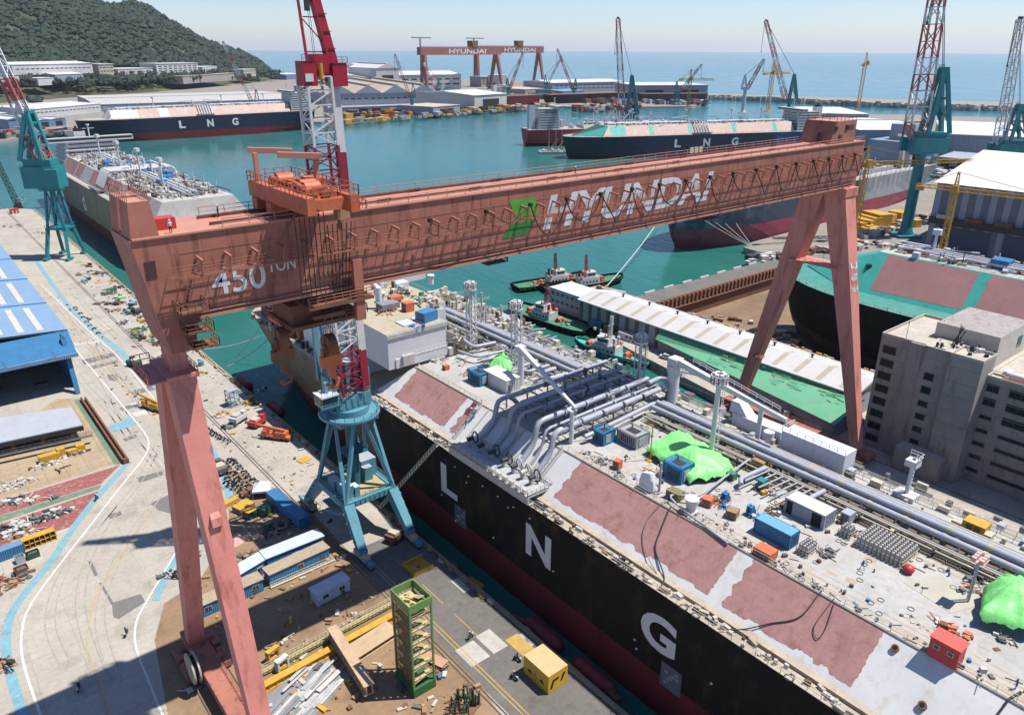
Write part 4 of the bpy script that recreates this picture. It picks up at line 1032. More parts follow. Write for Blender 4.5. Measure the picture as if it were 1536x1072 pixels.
# ------------------------------------------------------------------ the other ships
hullw = paint('letters_white', (.70,.70,.70), .6, .06)
seagreen = paint('sea_green', (.06,.42,.34), .55, .1, (.03,.15,.12), .3, .3)
palepink = paint('pale_primer', (.56,.39,.33), .65, .1, (.7,.65,.6), .35, .12)
def fd(u):
    if u > .80: t = (u-.80)/.20; return math.sqrt(max(0, 1-t*t))
    return 1 if u > .12 else .9+.1*u/.12
def fw(u):
    if u > .72: t = (u-.72)/.27; return max(.02, (1-min(1,t)**1.7))
    return 1 if u > .25 else max(.08, 1-((.25-u)/.25)**1.6)
def gas_ship(label, loc, rz, L, B, zd, zboot, mats, trunk=None, letters=None, patches=(), side=1, house=None, keel=-2, masts=(), group=None, cat='ship', name='gas_carrier', flare=.6, aft=None, gear=260, fs=9):
    s = thing(name, label, cat, loc, rz, group)
    U = [0,.01,.04,.08,.13,.18,.25,.4,.55,.68,.74,.79,.84,.88,.915,.945,.965,.98,.992,1]
    zs = [keel, zboot*.5, zboot, (zboot+zd)/2, zd-2.5, zd]
    m = MB()
    for sd in (1,-1):
        vs = []
        for u in U:
            for z in zs:
                t = max(0,min(1,(z-keel)/(zd-keel)))**flare
                y = (fw(u)+(fd(u)-fw(u))*t)*B/2*sd
                xx = -L/2+u*L - (1-t)*(max(0,u-.9)/.1)*8
                vs.append((xx,y,z))
        nz = len(zs)
        for k in range(nz-1):
            for i in range(len(U)-1):
                a, b_, c, d = i*nz+k, (i+1)*nz+k, (i+1)*nz+k+1, i*nz+k+1
                mi = 1 if k < 2 else 0
                if aft and k >= 2 and U[i] < aft: mi = 3
                m.add([vs[j] for j in ((a,b_,c,d) if sd < 0 else (a,d,c,b_))], [(0,1,2,3)], mi)
    m.add([(-L/2,fd(0)*B/2,zd),(-L/2,-fd(0)*B/2,zd),(-L/2,-fw(0)*B/2,keel),(-L/2,fw(0)*B/2,keel)], [(0,1,2,3)], 0)
    dk = [(-L/2+u*L,-fd(u)*B/2) for u in U]+[(-L/2+u*L,fd(u)*B/2) for u in reversed(U[:-1])]
    m.sheet(dk, zd-.02, 2)
    m.build('hull', mats, s)
    m = MB(); e = [(-L/2+u*L,fd(u)*B/2-.3,zd) for u in U]; m.rail(e,1.2,5,.14); m.rail([(p[0],-p[1],p[2]) for p in e],1.2,5,.14)
    m.build('railing', cream, s)
    if letters:
        for ch, x, z, h, w_ in letters:
            m = MB(); y = side*(B/2+.08); m.text(ch, (x+w_/2*side,y,z), (-side,0,0), (0,0,1), h, w_, 0, 0, .04)
            m.build('hull_letter', hullw, s)
    if trunk:
        x0, x1, yb, yt, zt, tm = trunk
        m = MB(); pr = [(-yb,zd),(-yt,zt),(yt,zt),(yb,zd)]
        a = [(x0,y,z) for y, z in pr]; b_ = [(x1 if z < zd+1 else x1-fs,y,z) for y, z in pr]
        m.add(a+b_, [(0,1,5,4),(2,3,7,6)], 1); m.add(a+b_, [(1,2,6,5)], 0); m.add(a+b_, [(0,3,2,1),(4,5,6,7)], 2)
        m.build('trunk', tm, s)
        dz, dy = zt-zd, yb-yt; nv = V((0,dz,dy)).normalized()*.05
        for xa, xb, mi in patches:
            for sd in (1,-1):
                m = MB(); f = lambda x, t: (x, sd*(yb-dy*t+nv.y), zd+dz*t+nv.z)
                m.add([f(xa,.13),f(xb,.1),f(xb,.97),f(xa,.97)], [(0,1,2,3)] if sd > 0 else [(3,2,1,0)], 0); m.build('primer_patch', [tm[3+mi]], s)
        m = MB(); xm = (x0+x1)/2
        for k in range(5): m.tube((x0+4,-3+k*1.5,zt+1.6+.3*(k%2)),(x1-14,-3+k*1.5,zt+1.6+.3*(k%2)),.5,7,k%2)
        for k in range(6):
            x = xm-9+k*3.4
            for sd in (1,-1): m.bend([(x,0,zt+3),(x,sd*(yt+.6),zt+3),(x,sd*(yb-1),zd+3)],.55,7,0)
            m.tube((x,-yt,zt+3.2),(x,yt,zt+3.2),.6,7,1)
        for sd in (1,-1): m.box(xm-12,sd*(B/2-3)-2.6,zd+1.2,xm+12,sd*(B/2-3)+2.6,zd+1.8,2); m.rail([(xm-12,sd*(B/2-.5),zd+1.8),(xm+12,sd*(B/2-.5),zd+1.8)],1.1,2,.12,0)
        for i in range(int((x1-x0)/9)): m.box(x0+5+i*9,-4,zt,x0+5.4+i*9,4.6,zt+1.5,2)
        for i in range(gear):
            x = R.uniform(x0+3,x1-12); y = R.uniform(-yt+1,yt-1); m.rbox(x,y,zt,R.uniform(.5,3),R.uniform(.5,2.5),R.uniform(.4,2.2),R.choice((0,0,.5)),R.choice((0,0,1,2,3,4)))
            if i%2: y = R.uniform(-yt+1,yt-1); m.tube((x,y,zt+R.random()*2),(x+R.uniform(2,14),y+R.choice((0,0,3)),zt+R.random()*2),R.uniform(.15,.4),5,R.choice((0,1,2,3)))
            if i%5 == 0: m.beam((x,y,zt),(x,y,zt+R.uniform(2,7)),.3,.3,R.choice((0,2)))
        m.build('deck_pipes', [white, lgrey, mid, cream, rustm], s)
        for x, h in masts: 
            m = MB(); m.tube((x,-yt*.25,zt),(x,-yt*.25,zt+h),.55,8); m.tube((x,-yt*.25,zt+h-2.4),(x,-yt*.25,zt+h-.4),1.7,10); m.tube((x+2,-yt*.25,zt),(x,-yt*.25,zt+h*.6),.2,5)
            m.build('vent_mast', white, s)
        m = MB()
        for x, dx in ((xm-6,-20),(xm+10,22)): m.tube((x,yt*.3,zt),(x,yt*.3,zt+8),.8,8); m.beam((x,yt*.3,zt+8),(x+dx,yt*.3+3,zt+6.5),.9,.9)
        m.build('deck_crane', white, s)
    if house:
        x0, x1, hb, zh = house
        m = MB(); nf = int((zh-zd)/3)
        for k in range(nf):
            ins = .5*k; m.box(x0+ins*1.2,-hb+ins,zd+3*k,x1,hb-ins,zd+3*k+2.85,0); m.box(x0+ins*1.2-.6,-hb+ins-.6,zd+3*k+2.85,x1+.5,hb-ins+.6,zd+3*k+3,1)
        m.box(x1-5,-B/2-1,zh,x1+1,B/2+1,zh+3,0).box(x1-5.4,-B/2-1.2,zh+3,x1+1.4,B/2+1.2,zh+3.2,1)
        hs = m.build('superstructure', [white, dwhite], s)
        for k in range(nf):
            ins = .5*k
            for sd in (1,-1): bpart('window_band', hs, x0+3, sd*(hb-ins)-.06, zd+3*k+1.1, x1-2, sd*(hb-ins)+.06, zd+3*k+1.9, glass)
            bpart('window_band', hs, x1-.05, -hb+ins+2, zd+3*k+1.1, x1+.07, hb-ins-2, zd+3*k+1.9, glass)
        bpart('window_band', hs, x1+.95, -B/2, zh+1.2, x1+1.08, B/2, zh+2.4, glass)
        for sd in (1,-1): bpart('window_band', hs, x1-4, sd*(B/2+1)-.06, zh+1.2, x1+.4, sd*(B/2+1)+.06, zh+2.4, glass)
        m = MB(); m.prism([(x0-9,-4),(x0-1,-4),(x0-1,4),(x0-9,4)],zd,zh+4,1,None); m.box(x0-8,-3,zh+4,x0-2,3,zh+6,2).tube((x0-5,-1.4,zh+6),(x0-5,-1.4,zh+8),.8,8,2).tube((x0-5,1.4,zh+6),(x0-5,1.4,zh+8),.8,8,2)
        m.build('funnel', [white, white, black], s)
        m = MB(); m.tube((x1-3,0,zh+3),(x1-3,0,zh+12),.5,8); m.beam((x1-3,-4,zh+9),(x1-3,4,zh+9),.4); m.tube((x1-3,0,zh+11),(x1-3,0,zh+12),1.2,10)
        m.build('radar_mast', white, s)
    return s
tmat = [deckm, palepink, dwhite, palepink, paint('tank_white', (.68,.66,.63), .6, .06)]
left_ship = gas_ship('black gas carrier with LNG letters and red bottom moored by far left sheds', (357,1106,SEA), math.pi, 312, 46, 27.5, 9.6, [navy, boot, deckm, navy],
    trunk=(-118,122,21,14,38.4,tmat), letters=(('L',35,13,9.6,8),('N',-2,13,9.6,8.6),('G',-36,13,9.6,8.6)), patches=((-112,-52,0),(-48,-18,0),(20,44,0),(48,60,1),(64,84,0),(86,118,1)), house=(-150,-122,17,52), masts=((-90,14),(-30,14),(60,14)))
rz = math.atan2(127,-310); ax = V((math.cos(rz),math.sin(rz)))
bow = V((587,630)); Lm = 340; c = bow-ax*Lm/2
gmat = [deckm, palepink, seagreen, seagreen, seagreen]
mid_ship = gas_ship('navy gas carrier with LNG letters and sea green foredeck in mid harbour', (c.x,c.y,SEA), rz, Lm, 48, 23.6, 7.5, [navy, paint('boot_plum', (.035,.018,.04), .6, .2), deckm, paint('aft_blue', (.02,.07,.22), .5, .1)],
    trunk=(-110,132,22,14.5,34,gmat), letters=(('L',42,10.3,8.8,8),('N',5.5,10.3,8.8,8.6),('G',-31,10.3,8.8,8.6)), patches=((70,75,0),(22,27,0),(-34,-29,0),(-88,-83,0),(104,122,0)), house=(-150,-118,17,45), masts=((-80,15),(-40,15),(20,15),(90,15)), aft=.19)
m = MB()
for sd in (1,-1): m.add([(124,sd*14.5,34),(160,sd*2,23.7),(126,sd*22,23.7)], [(0,1,2)] if sd < 0 else [(2,1,0)], 0)
m.add([(124,-14.5,34),(124,14.5,34),(160,2,23.7),(160,-2,23.7)], [(0,1,2,3)][::1], 1)
m.build('foredeck_ramp', [seagreen, dgreen], mid_ship)
# red ship behind it
rs = gas_ship('red hulled ship with white stern superstructure behind the navy gas carrier', (735,703,SEA), -.39, 226, 36, 20, 3.4, [paint('hull_red', (.50,.028,.05), .5, .12, (.12,.02,.02), .3, .2, 1), blk, deckm, paint('hull_red2', (.46,.025,.045), .5, .12)],
    trunk=(-40,95,13,11,24,[deckm, dwhite, dwhite, dwhite, white]), name='tanker', house=(-100,-72,13,44), side=-1, masts=((-20,16),(30,18)))
m = MB(); m.text('WISH', (-92,-12.7,38.2), (1,0,0), (0,0,1), 4.2, 15, 0, 0, .02); m.build('house_lettering', navy, rs)
m = MB()
for i in range(60):
    x, y = R.uniform(-66,80), R.uniform(-10,10); k = R.random()
    if k < .5: m.rbox(x,y,20,R.uniform(2,6),R.uniform(2,5),R.uniform(3,11),0,0)
    elif k < .8: m.tube((x,y,22),(x,y,R.uniform(28,42)),.6,6,0)
    else: m.beam((x,y,30),(x+R.uniform(-14,14),y,R.uniform(30,40)),.8,.8,0)
m.build('deck_modules', [white], rs)
# work barge between the two bows
bg_ = thing('work_barge', 'small pale work barge with scaffold at the navy bow', 'barge', (612,668,SEA), -.6)
MB().prism([(-20,-9),(20,-9),(20,9),(-20,9)],-1,2.2,0,1).build('hull', [dwhite, conc], bg_)
m = MB()
for x in (-8,0,7): m.beam((x,3,2.2),(x,3,24),.9); m.beam((x,3,3),(x+9,-6,16),.6)
for i in range(40): m.rbox(R.uniform(-18,18),R.uniform(-8,8),2.2,R.uniform(1,4),R.uniform(1,3),R.uniform(.5,2.5),R.random(),R.choice((0,1)))
m.build('deck_gear', [cream, white], bg_)
# the carrier ahead at the same quay
chamd = paint('chamfer_dull', (.46,.44,.41), .7, .12, (.3,.22,.15), .4, .2)
s2 = gas_ship('unpainted gas carrier with brown patched sides, next along the left quay', (126,545,SEA), -math.pi/2, 306, 56, 29.0, 9, [paint('hull_part_painted', (.15,.13,.09), .6, .3, (.02,.09,.09), .75, .03, 0), boot, deckm, primer],
    fs=2, trunk=(-100,132,24.5,18.5,38,[chamd, chamd, chamd, pri2, chamd]), gear=620, patches=((-96,-60,0),(-57,-40,0),(-16,8,0),(20,34,0),(38,52,0),(64,84,0),(92,112,0)), house=(-140,-104,20,47), masts=((-60,18),(-8,18),(40,18),(85,17),(20,12)))
m = MB(); m.text('G', (-22,-28.15,12), (1,0,0), (0,0,1), 9, 8, 0, 0, .035); m.build('hull_lettering', hullw, s2)
m = MB()
for i in range(12): 
    x, y = R.uniform(-80,100), R.uniform(-15,15); m.rbox(x,y,38,R.uniform(5,9),R.uniform(3,5),R.uniform(2.4,3.4),R.choice((0,.1)),0)
m.build('deck_containers', sblue, s2)
# navy and grey ship beyond the dry dock
g3 = gas_ship('grey and navy hulled ship beyond the dry dock, half hidden by the red girder', (505,286,SEA), math.pi, 300, 50, 28, 12.5, [paint('hull_grey_blue', (.05,.075,.105), .6, .2, (.35,.37,.4), .6, .025, 0), paint('boot_pink', (.33,.06,.09), .6, .1, (.06,.04,.04), .5, .05), deckm, paint('hull_pale_grey', (.36,.39,.42), .6, .12, (.05,.06,.08), .4, .05)],
    trunk=(-90,110,16,15,31,[deckm, grey, grey, grey, grey]), name='cargo_ship', aft=.38, masts=((-60,10),(0,10)))
m = MB(); m.box(-146,-18,28,-112,18,46,0); m.box(-142,-8,46,-124,8,58,1); m.prism([(-120,14),(-108,14),(-108,18),(-120,18)],28,60,1); m.beam((-100,16,28),(-96,16,52),3,3,2); m.beam((-96,16,52),(-84,16,54),2,2,2)
m.build('superstructure', [paint('casing_blue_grey', (.24,.29,.38), .5, .1), lgrey, dwhite], g3)
m = MB()
for i in range(26): m.tube((-140+i*7.5,25.5,20),(-140+i*7.5,25.5,37),.2,5)
m.build('scaffold_poles', white, g3)
# ship on blocks in the dry dock
dkm = paint('hull_black_dock', (.006,.006,.006), .85, .3, (.04,.025,.03), .2, .1, 1, spec=.15)
ds = gas_ship('black hulled gas carrier in the dry dock, with sea green bow and pink sides', (306,31,-9), math.pi/2, 290, 74, 30, 10, [dkm, paint('boot_dark', (.035,.012,.016), .6, .2), paint('deck_green', (.04,.24,.20), .6, .2, (.3,.25,.18), .4, .4), dkm],
    trunk=(-120,112,22,10,44,[deckm, seagreen, seagreen, paint('pink_primer', (.40,.20,.185), .7, .1, (.3,.14,.12), .35, .2), seagreen]), patches=((66,99,0),(22,62,0),(-24,18,0)), masts=((30,14),(88,10)))
m = MB(); m.add([(110,22,30.1),(101,10,44),(136,3,30.4)], [(0,2,1)], 0); m.add([(110,-22,30.1),(101,-10,44),(136,-3,30.4)], [(0,1,2)], 0); m.add([(101,10,44),(101,-10,44),(136,-3,30.4),(136,3,30.4)], [(0,3,2,1)], 1)
m.build('foredeck_ramp', [seagreen, paint('deck_sea_green', (.045,.30,.25), .6, .1)], ds)
m = MB()
for t in range(14): m.rbox(101+R.uniform(0,8),R.uniform(8,20),31,R.uniform(.8,2),R.uniform(.8,2),R.uniform(2,9),R.random(),R.choice((0,1)))
m.build('foredeck_winches', [dark, dgreen], ds)
m = MB().box(20,-6,44.2,52,2,47,0,1); m.box(-10,-4,44.2,-2,4,47,0); m.box(60,-3,44.2,66,3,47.5,0)
m.build('deck_shelter', [blue, skyb], ds)
m = MB()
for y in range(-90,150,16): m.box(282,y,-11,284,y+3,-9).box(328,y,-11,330,y+3,-9).box(305,y,-11,307,y+3,-9)
m.solo('keel_blocks', 'timber keel blocks under the black ship in the dry dock', 'keel blocks', tan, (306,31,-11), world=True)
# ------------------------------------------------------------------ the other cranes
tealm = [teal, cw_, paint('jib_pale_red', (.50,.10,.10), .5, .12), dark]
def banded(n):
    return lambda t: 1 if int(t*n) % 2 else 2
def level_crane(label, loc, rz, hb, blen, ang, base='portal', bw=3.0, nb=5, mats=tealm, apex=18, sc=1.0, group=None, hs=4.4, hw=3.4, tip=1, bx=None):
    """harbour jib crane, its boom along local +x"""
    c = thing('jib_crane', label, 'crane', loc, rz, group)
    m = MB()
    if base == 'portal':
        for x in (-6,6):
            for y in (-8,8):
                m.beam((x,y,1.4),(x*.75,y*.5,hb*.45),1.5,1.5); m.box(x-.9,y-3,.4,x+.9,y+3,1.5)
                m.beam((x*.75,y*.5,hb*.45),(x*.35,y*.3,hb),1.1,1.1)
        m.box(-5.5,-5,hb*.43,5.5,5,hb*.43+1.2); m.rail([(-5.5,-5,hb*.45+.8),(5.5,-5,hb*.45+.8),(5.5,5,hb*.45+.8),(-5.5,5,hb*.45+.8)],1.1,2.4,.12)
        for y in (-1,1): m.beam((-4.5,4.5*y,hb*.45),(2,2.4*y,hb),.5); m.beam((4.5,4.5*y,hb*.45),(-2,2.4*y,hb),.5)
    else:
        m.tube((0,0,0),(0,0,6),5,16,0,3.4); m.tube((0,0,6),(0,0,hb),3.3,16,0,2.9); m.box(-7,-7,0,7,7,1.6)
        m.ladder((-3.6,-1,2),(-3.2,-1,hb),.8)
    m.build('pedestal', mats[0], c)
    ht = hb+1.2+hs
    m = MB(); m.tube((0,0,hb),(0,0,hb+1.2),hw*1.25,18); m.box(-hw*2.2,-hw,hb+1.2,hw*1.3,hw,ht-hs*.25); m.box(-hw*1.9,-hw*.8,ht-hs*.25,hw*.9,hw*.8,ht); m.box(hw*.5,-hw*1.6,hb+1.6,hw*1.8,-hw,hb+1.2+hs*.7); m.rail([(-hw*2.2,-hw,ht-hs*.25),(hw*1.3,-hw,ht-hs*.25),(hw*1.3,hw,ht-hs*.25),(-hw*2.2,hw,ht-hs*.25)],1.1,2,.12)
    m.build('slewing_house', mats[0], c)
    m = MB(); za = ht+apex; q_ = hw/3.4*.9*sc**.5; y0 = hw*.85
    for y in (-1,1): m.beam((1,y*y0,ht-.5),(-2.5,y*y0*.62,za),q_); m.beam((-hw*2.1,y*y0,ht-.5),(-3.6,y*y0*.62,za),q_); m.beam((-hw*2,y*y0,ht+apex*.1),(-1,y*y0*.8,ht+apex*.55),q_*.5)
    for k in (.3,.55,.8,1):
        w1 = y0*(1-.38*k)
        for x in (1-3.5*k,-hw*2.1+(hw*2.1-3.6)*k): m.beam((x,-w1,ht-.5+(apex+.5)*k),(x,w1,ht-.5+(apex+.5)*k),q_*.6)
    m.box(-4.8,-y0*.7,za,-1.6,y0*.7,za+1.2); m.rail([(-5,-y0*.7,za+1.2),(-1.4,-y0*.7,za+1.2),(-1.4,y0*.7,za+1.2)],1.1,1.5,.12)
    m.build('apex_frame', mats[0], c)
    p = V((hw*1.1 if bx is None else bx,0,ht-hs*.3)); q = p+V((math.cos(ang),0,math.sin(ang)))*blen
    m = MB(); mf = banded(nb); k = max(8, int(blen/bw*1.1))
    m.lattice(p, q, bw*1.15, bw*.62, k, .42*sc, .2*sc, 1, mf, bw*.9, bw*.6)
    if tip: m.box(q.x-1.6,-1.4,q.z-.4,q.x+1.6,1.4,q.z+2.2,3)
    m.build('boom', mats, c)
    m = MB(); a = V((-2.7,0,za+.6))
    for y in (-.8,.8): m.beam(a+V((0,y,0)), q+V((0,y,.5)), .14*sc)
    hk = q+V((2,0,-blen*.35))
    m.beam(q+V((1.6,0,0)), hk, .13*sc); m.beam(q+V((2.2,0,0)), hk+V((.2,0,0)), .13*sc); m.box(hk.x-.6,-.6,hk.z-1.8,hk.x+.6,.6,hk.z)
    m.build('ropes', [dark], c)
    return c
def R2(d): return math.radians(d)
def tower_crane(label, loc, rz, h, jib, cj, group=None, w=1.9, r=.22, sc=1):
    c = thing('tower_crane', label, 'tower crane', loc, rz, group)
    y = yellow
    MB().box(-2.5*sc,-2.5*sc,0,2.5*sc,2.5*sc,1).lattice((0,0,.5),(0,0,h),w*sc,w*sc,int(h/(2.6*sc)),.3*sc,r*.7*sc).build('mast', y, c)
    MB().tube((0,0,h),(0,0,h+1.4*sc),1.5*sc,10).box(-1*sc,-2.4*sc,h+.6*sc,1.4*sc,-.9*sc,h+3*sc).lattice((0,0,h+1),(0,0,h+8*sc),1.5*sc,.6*sc,3,.22*sc,.14*sc).build('slewing_head', y, c)
    MB().lattice((1,0,h+2),(jib,0,h+2),1.5*sc,1.2*sc,int(jib/2.2/sc),.2*sc,.13*sc).box(jib*.6-.9,-.8,h+.4,jib*.6+.9,.8,h+1.2).build('jib', y, c)
    MB().lattice((-1,0,h+2),(-cj,0,h+2),1.4*sc,1.3*sc,int(cj/2.2/sc),.2*sc,.13*sc).box(-cj,-1.2*sc,h-.6,-cj+2.8*sc,1.2*sc,h+1.8,0).build('counter_jib', y, c)
    MB().beam((0,0,h+8*sc),(jib*.62,0,h+2.6),.16*sc).beam((0,0,h+8*sc),(-cj+1,0,h+2.6),.16*sc).build('ties', y, c)
    return c
# on the left quay, teal, boom up to the top left corner
LV = R2(140.7)
level_crane('big teal portal crane on the left quay, boom rising out of the top left corner', (68.6,476,0), LV+math.pi, 37, 80, R2(104), bw=6.0, nb=5, apex=23, sc=2.1, hs=15, hw=5.2, bx=.5)
level_crane('teal column crane with near vertical red and white boom, right of the girder end', (488,207,0), LV, 50, 98, R2(88), base='column', bw=9.0, nb=8, apex=35, sc=2.2, hs=12, hw=5.6)
level_crane('teal portal crane at the right edge with pale lattice boom', (800,266,0), LV, 20, 104, R2(86), bw=7.5, nb=7, apex=30, sc=1.8, hs=12, hw=6.5, mats=[teal, cw_, cw_, dark])
level_crane('dark teal crane with red and white vertical boom behind the navy gas carrier', (856,783,0), LV, 12, 128, R2(84), base='column', bw=8, nb=9, apex=50, sc=2.4, hs=10, hw=7)
p = at(1182,166); level_crane('teal crane with long pale boom leaning left above the green barge, behind navy ship', (p.x,p.y,0), LV, 14, 150, R2(68), base='column', bw=9, nb=7, apex=44, sc=2.4, hs=6, hw=6.5)
p = at(1114,170); level_crane('red tipped smaller crane left of the long pale leaning boom', (p.x,p.y,0), R2(-39.3), 40, 52, R2(64), base='column', bw=6, nb=4, apex=20, sc=2.2, mats=[cw_, cw_, tealm[2], dark])
# far basin
far = [((762,1215),26,70,72,R2(150),'column','slim teal crane with pale pink boom on the far quay left of the far gantries'),
       ((1010,1500),20,62,62,R2(120),'portal','grey far crane with dark boom between the left far gantry legs'),
       ((1150,1420),22,78,68,R2(-60),'portal','far white boom crane leaning right before the left far gantry'),
       ((1250,1310),22,88,66,R2(150),'portal','far teal crane with white boom leaning left, between the two far gantries'),
       ((1390,1560),22,70,62,R2(-50),'portal','far crane with short red white boom behind the right far gantry leg'),
       ((1330,1080),22,66,52,R2(-40),'portal','far dark teal crane right of the far gantries, boom leaning right'),
       ((472,1205),24,92,70,R2(160),'portal','teal crane behind the black carrier at left, thin boom leaning left')]
for (x, y), hb, bl, an, rz, bs, lab in far: level_crane(lab, (x,y,0), rz, hb, bl, R2(an), base=bs, bw=5.2, nb=6, apex=18, sc=2.0)
tower_crane('yellow tower crane by the teal column crane, jib over the girder end', (452,222,0), R2(-26), 44, 74, 46, sc=1.5)
tower_crane('horizontal yellow jib of a tower crane before the blue grey striped hall', (452,170,0), R2(-84), 36, 80, 20, sc=1.4)
for i, (x, y, h, lab) in enumerate(((1280,1010,52,'far yellow tower crane left of the teal and red boom, above the long white shed'),(1330,860,66,'far yellow tower crane left of the red tipped crane'),(1360,700,84,'far yellow tower crane right behind the long leaning boom'))):
    tower_crane(lab, (x,y,0), R2(-40+30*i), h, 46, 22, sc=2.6)
fgr = paint('hazed_gantry_red', (.27,.105,.085), .7, .1, (.15,.06,.05), .3, .05, 1)  # gantry red dulled in its colour for the fade of distance haze
# the two far gantries, end to end
def far_gantry(label, x0, y0, x1, y1, z1, txt, tx):
    a, b_ = V((x0,y0,0)), V((x1,y1,0)); L = (b_-a).length; rz = math.atan2(y1-y0, x1-x0)
    c = thing('gantry_crane', label, 'gantry crane', (x0,y0,0), rz)
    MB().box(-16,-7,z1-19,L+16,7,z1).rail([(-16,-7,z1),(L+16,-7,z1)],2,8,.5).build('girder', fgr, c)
    m = MB(); m.text(txt, (tx,-7.2,z1-16), (1,0,0), (0,0,1), 12, L*.52, 0, .15, .02); m.build('lettering', ltr, c)
    for x, sp in ((0,10),(L,24)):
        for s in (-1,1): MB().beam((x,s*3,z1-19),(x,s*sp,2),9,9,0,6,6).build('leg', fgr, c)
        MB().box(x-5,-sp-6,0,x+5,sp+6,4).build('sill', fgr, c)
    MB().box(L*.62,-10,z1,L*.62+22,10,z1+10).prism([(L*.62-2,-9),(L*.62+24,-9),(L*.62+24,9),(L*.62-2,9)],z1+10,z1+17).build('trolley', rustm, c)
    x = -8 if txt else L
    MB().beam((tx and -10,0,z1),(tx and -10,0,z1+22),3).beam((-40,0,z1+22),(30,0,z1+22),3).build('mast_crane', grey, c)
    return c
far_gantry('far red gantry crane at left of the pair, lettered girder, nearer one', 1152, 1772, 1442, 1838, 112, 'HYUNDAI', 90)
far_gantry('far red gantry crane at right of the pair, standing a little farther back', 1500, 2010, 1772, 2030, 116, 'HYUNDAI', 110)
# ------------------------------------------------------------------ hill and its wood
RID = [(-420,40),(-200,24),(-60,20),(0,15),(30,9),(67,3),(127,4),(187,8),(213,15),(253,25),(283,22),(307,28),(327,43),(367,62),(413,76),(440,88),(456,102),(474,118)]
def lerpt(tb, x):
    if x <= tb[0][0]: return tb[0][1]
    for (a, u), (b_, v) in zip(tb, tb[1:]):
        if x <= b_: return u+(v-u)*(x-a)/(b_-a)
    return tb[-1][1]
HD = [(-420,3000),(0,3000),(250,3150),(470,3500)]
HF = [(-420,1750),(0,1800),(150,2050),(300,2300),(440,2900),(470,3300)]
from mathutils import noise as MN
def hray(px):
    d = CR*(px-768)+CF*F_PX; d.z = 0; k = 1/d.length; return d*k, k*F_PX
def hillz(px, r):
    ur, kk = hray(px); dr, df = lerpt(HD,px), lerpt(HF,px)
    if r < df: return 0
    zr = max(4, CAM_H+(71.5-lerpt(RID,px))/1150*dr*kk/math.cos(PITCH)*.985)
    t = (r-df)/(dr-df)
    if t <= 1: z = zr*(.16*t+.84*t*t*(3-2*t)) if t > 0 else 0
    else: z = zr*max(0, 1-(t-1)**2*1.2)
    p = ur*r
    return max(0, z*(1+.09*MN.noise(V((p.x/260,p.y/260,3)))*min(1,2*(1-abs(t-.6)))))
def on_hill(px, py):
    d = CR*(px-768)-CU*(py-536)+CF*F_PX
    ur, _ = hray(px); hl = math.hypot(d.x, d.y); s = d.z/hl; cosd = (d.x*ur.x+d.y*ur.y)/hl
    r = 1400
    while r < 3600:
        z = CAM_H+s*r
        if z <= hillz(px, r): return V((d.x/hl*r, d.y/hl*r, hillz(px,r)))
        r += 4
    return V((d.x/hl*3000, d.y/hl*3000, 0))
nx, ny = 120, 90
m = MB(); vs = []
for i in range(nx+1):
    px = -420+890*i/nx; ur, _ = hray(px)
    for j in range(ny+1):
        r = 1700+2500*j/ny; p = ur*r; vs.append((p.x,p.y,hillz(px,r)-.6))
m.add(vs, [(i*(ny+1)+j,(i+1)*(ny+1)+j,(i+1)*(ny+1)+j+1,i*(ny+1)+j+1) for i in range(nx) for j in range(ny)], 0, True)
struct('hill', m, paint('hill_grass', (.055,.065,.03), .9, .25, (.22,.16,.07), .4, .004))
leafm = paint('far_leaves', (.021,.040,.022), .85, .6, (.007,.018,.010), .85, .035)
def clump(m, p, r, k=0):
    n = 5; a0 = R.random()*TAU; vs = [V((p.x,p.y,p.z+r*R.uniform(1.1,1.5)))]
    vs += [V((p.x+r*R.uniform(.7,1.1)*math.cos(a0+i*TAU/n), p.y+r*R.uniform(.7,1.1)*math.sin(a0+i*TAU/n), p.z+r*R.uniform(.3,.75))) for i in range(n)]
    vs += [V((p.x+r*.6*math.cos(a0+i*TAU/n), p.y+r*.6*math.sin(a0+i*TAU/n), p.z-.5*r)) for i in range(n)]
    m.add(vs, [(0,1+i,1+(i+1)%n) for i in range(n)]+[(1+i,6+i,6+(i+1)%n,1+(i+1)%n) for i in range(n)], k)
m = MB()
for i in range(13500):
    px = R.uniform(-60,452); t = R.random(); df, dr = lerpt(HF,px), lerpt(HD,px)
    r = df+(dr-df)*(.10+.98*t); ur, _ = hray(px); p = ur*r
    q = MN.noise(V((p.x/90,p.y/90,8)))
    if (r-df)/(dr-df) < .30 and q < .2: continue
    if q < -.5: continue
    p.z = hillz(px,r); clump(m, p, R.choice((1,1,1,1.5,.7))*(R.uniform(5,10)+3*q))
o = m.build('hillside_wood', leafm); o['kind'] = 'stuff'
m = MB()
for (x0,y0,x1,y1,n) in ((-20,140,62,150,90),(70,122,170,118,70),(180,122,262,112,150),(262,118,330,106,100),(330,113,420,112,60),(0,124,60,118,40),(120,128,190,116,60)):
    for i in range(n):
        t = R.random(); p = at(x0+(x1-x0)*t, y0+(y1-y0)*t+R.uniform(-5,6), 2) if y0 > 128 else on_hill(x0+(x1-x0)*t, y0+(y1-y0)*t+R.uniform(-5,6)); clump(m, p, R.uniform(4,8))
o = m.build('roadside_wood', leafm); o['kind'] = 'stuff'
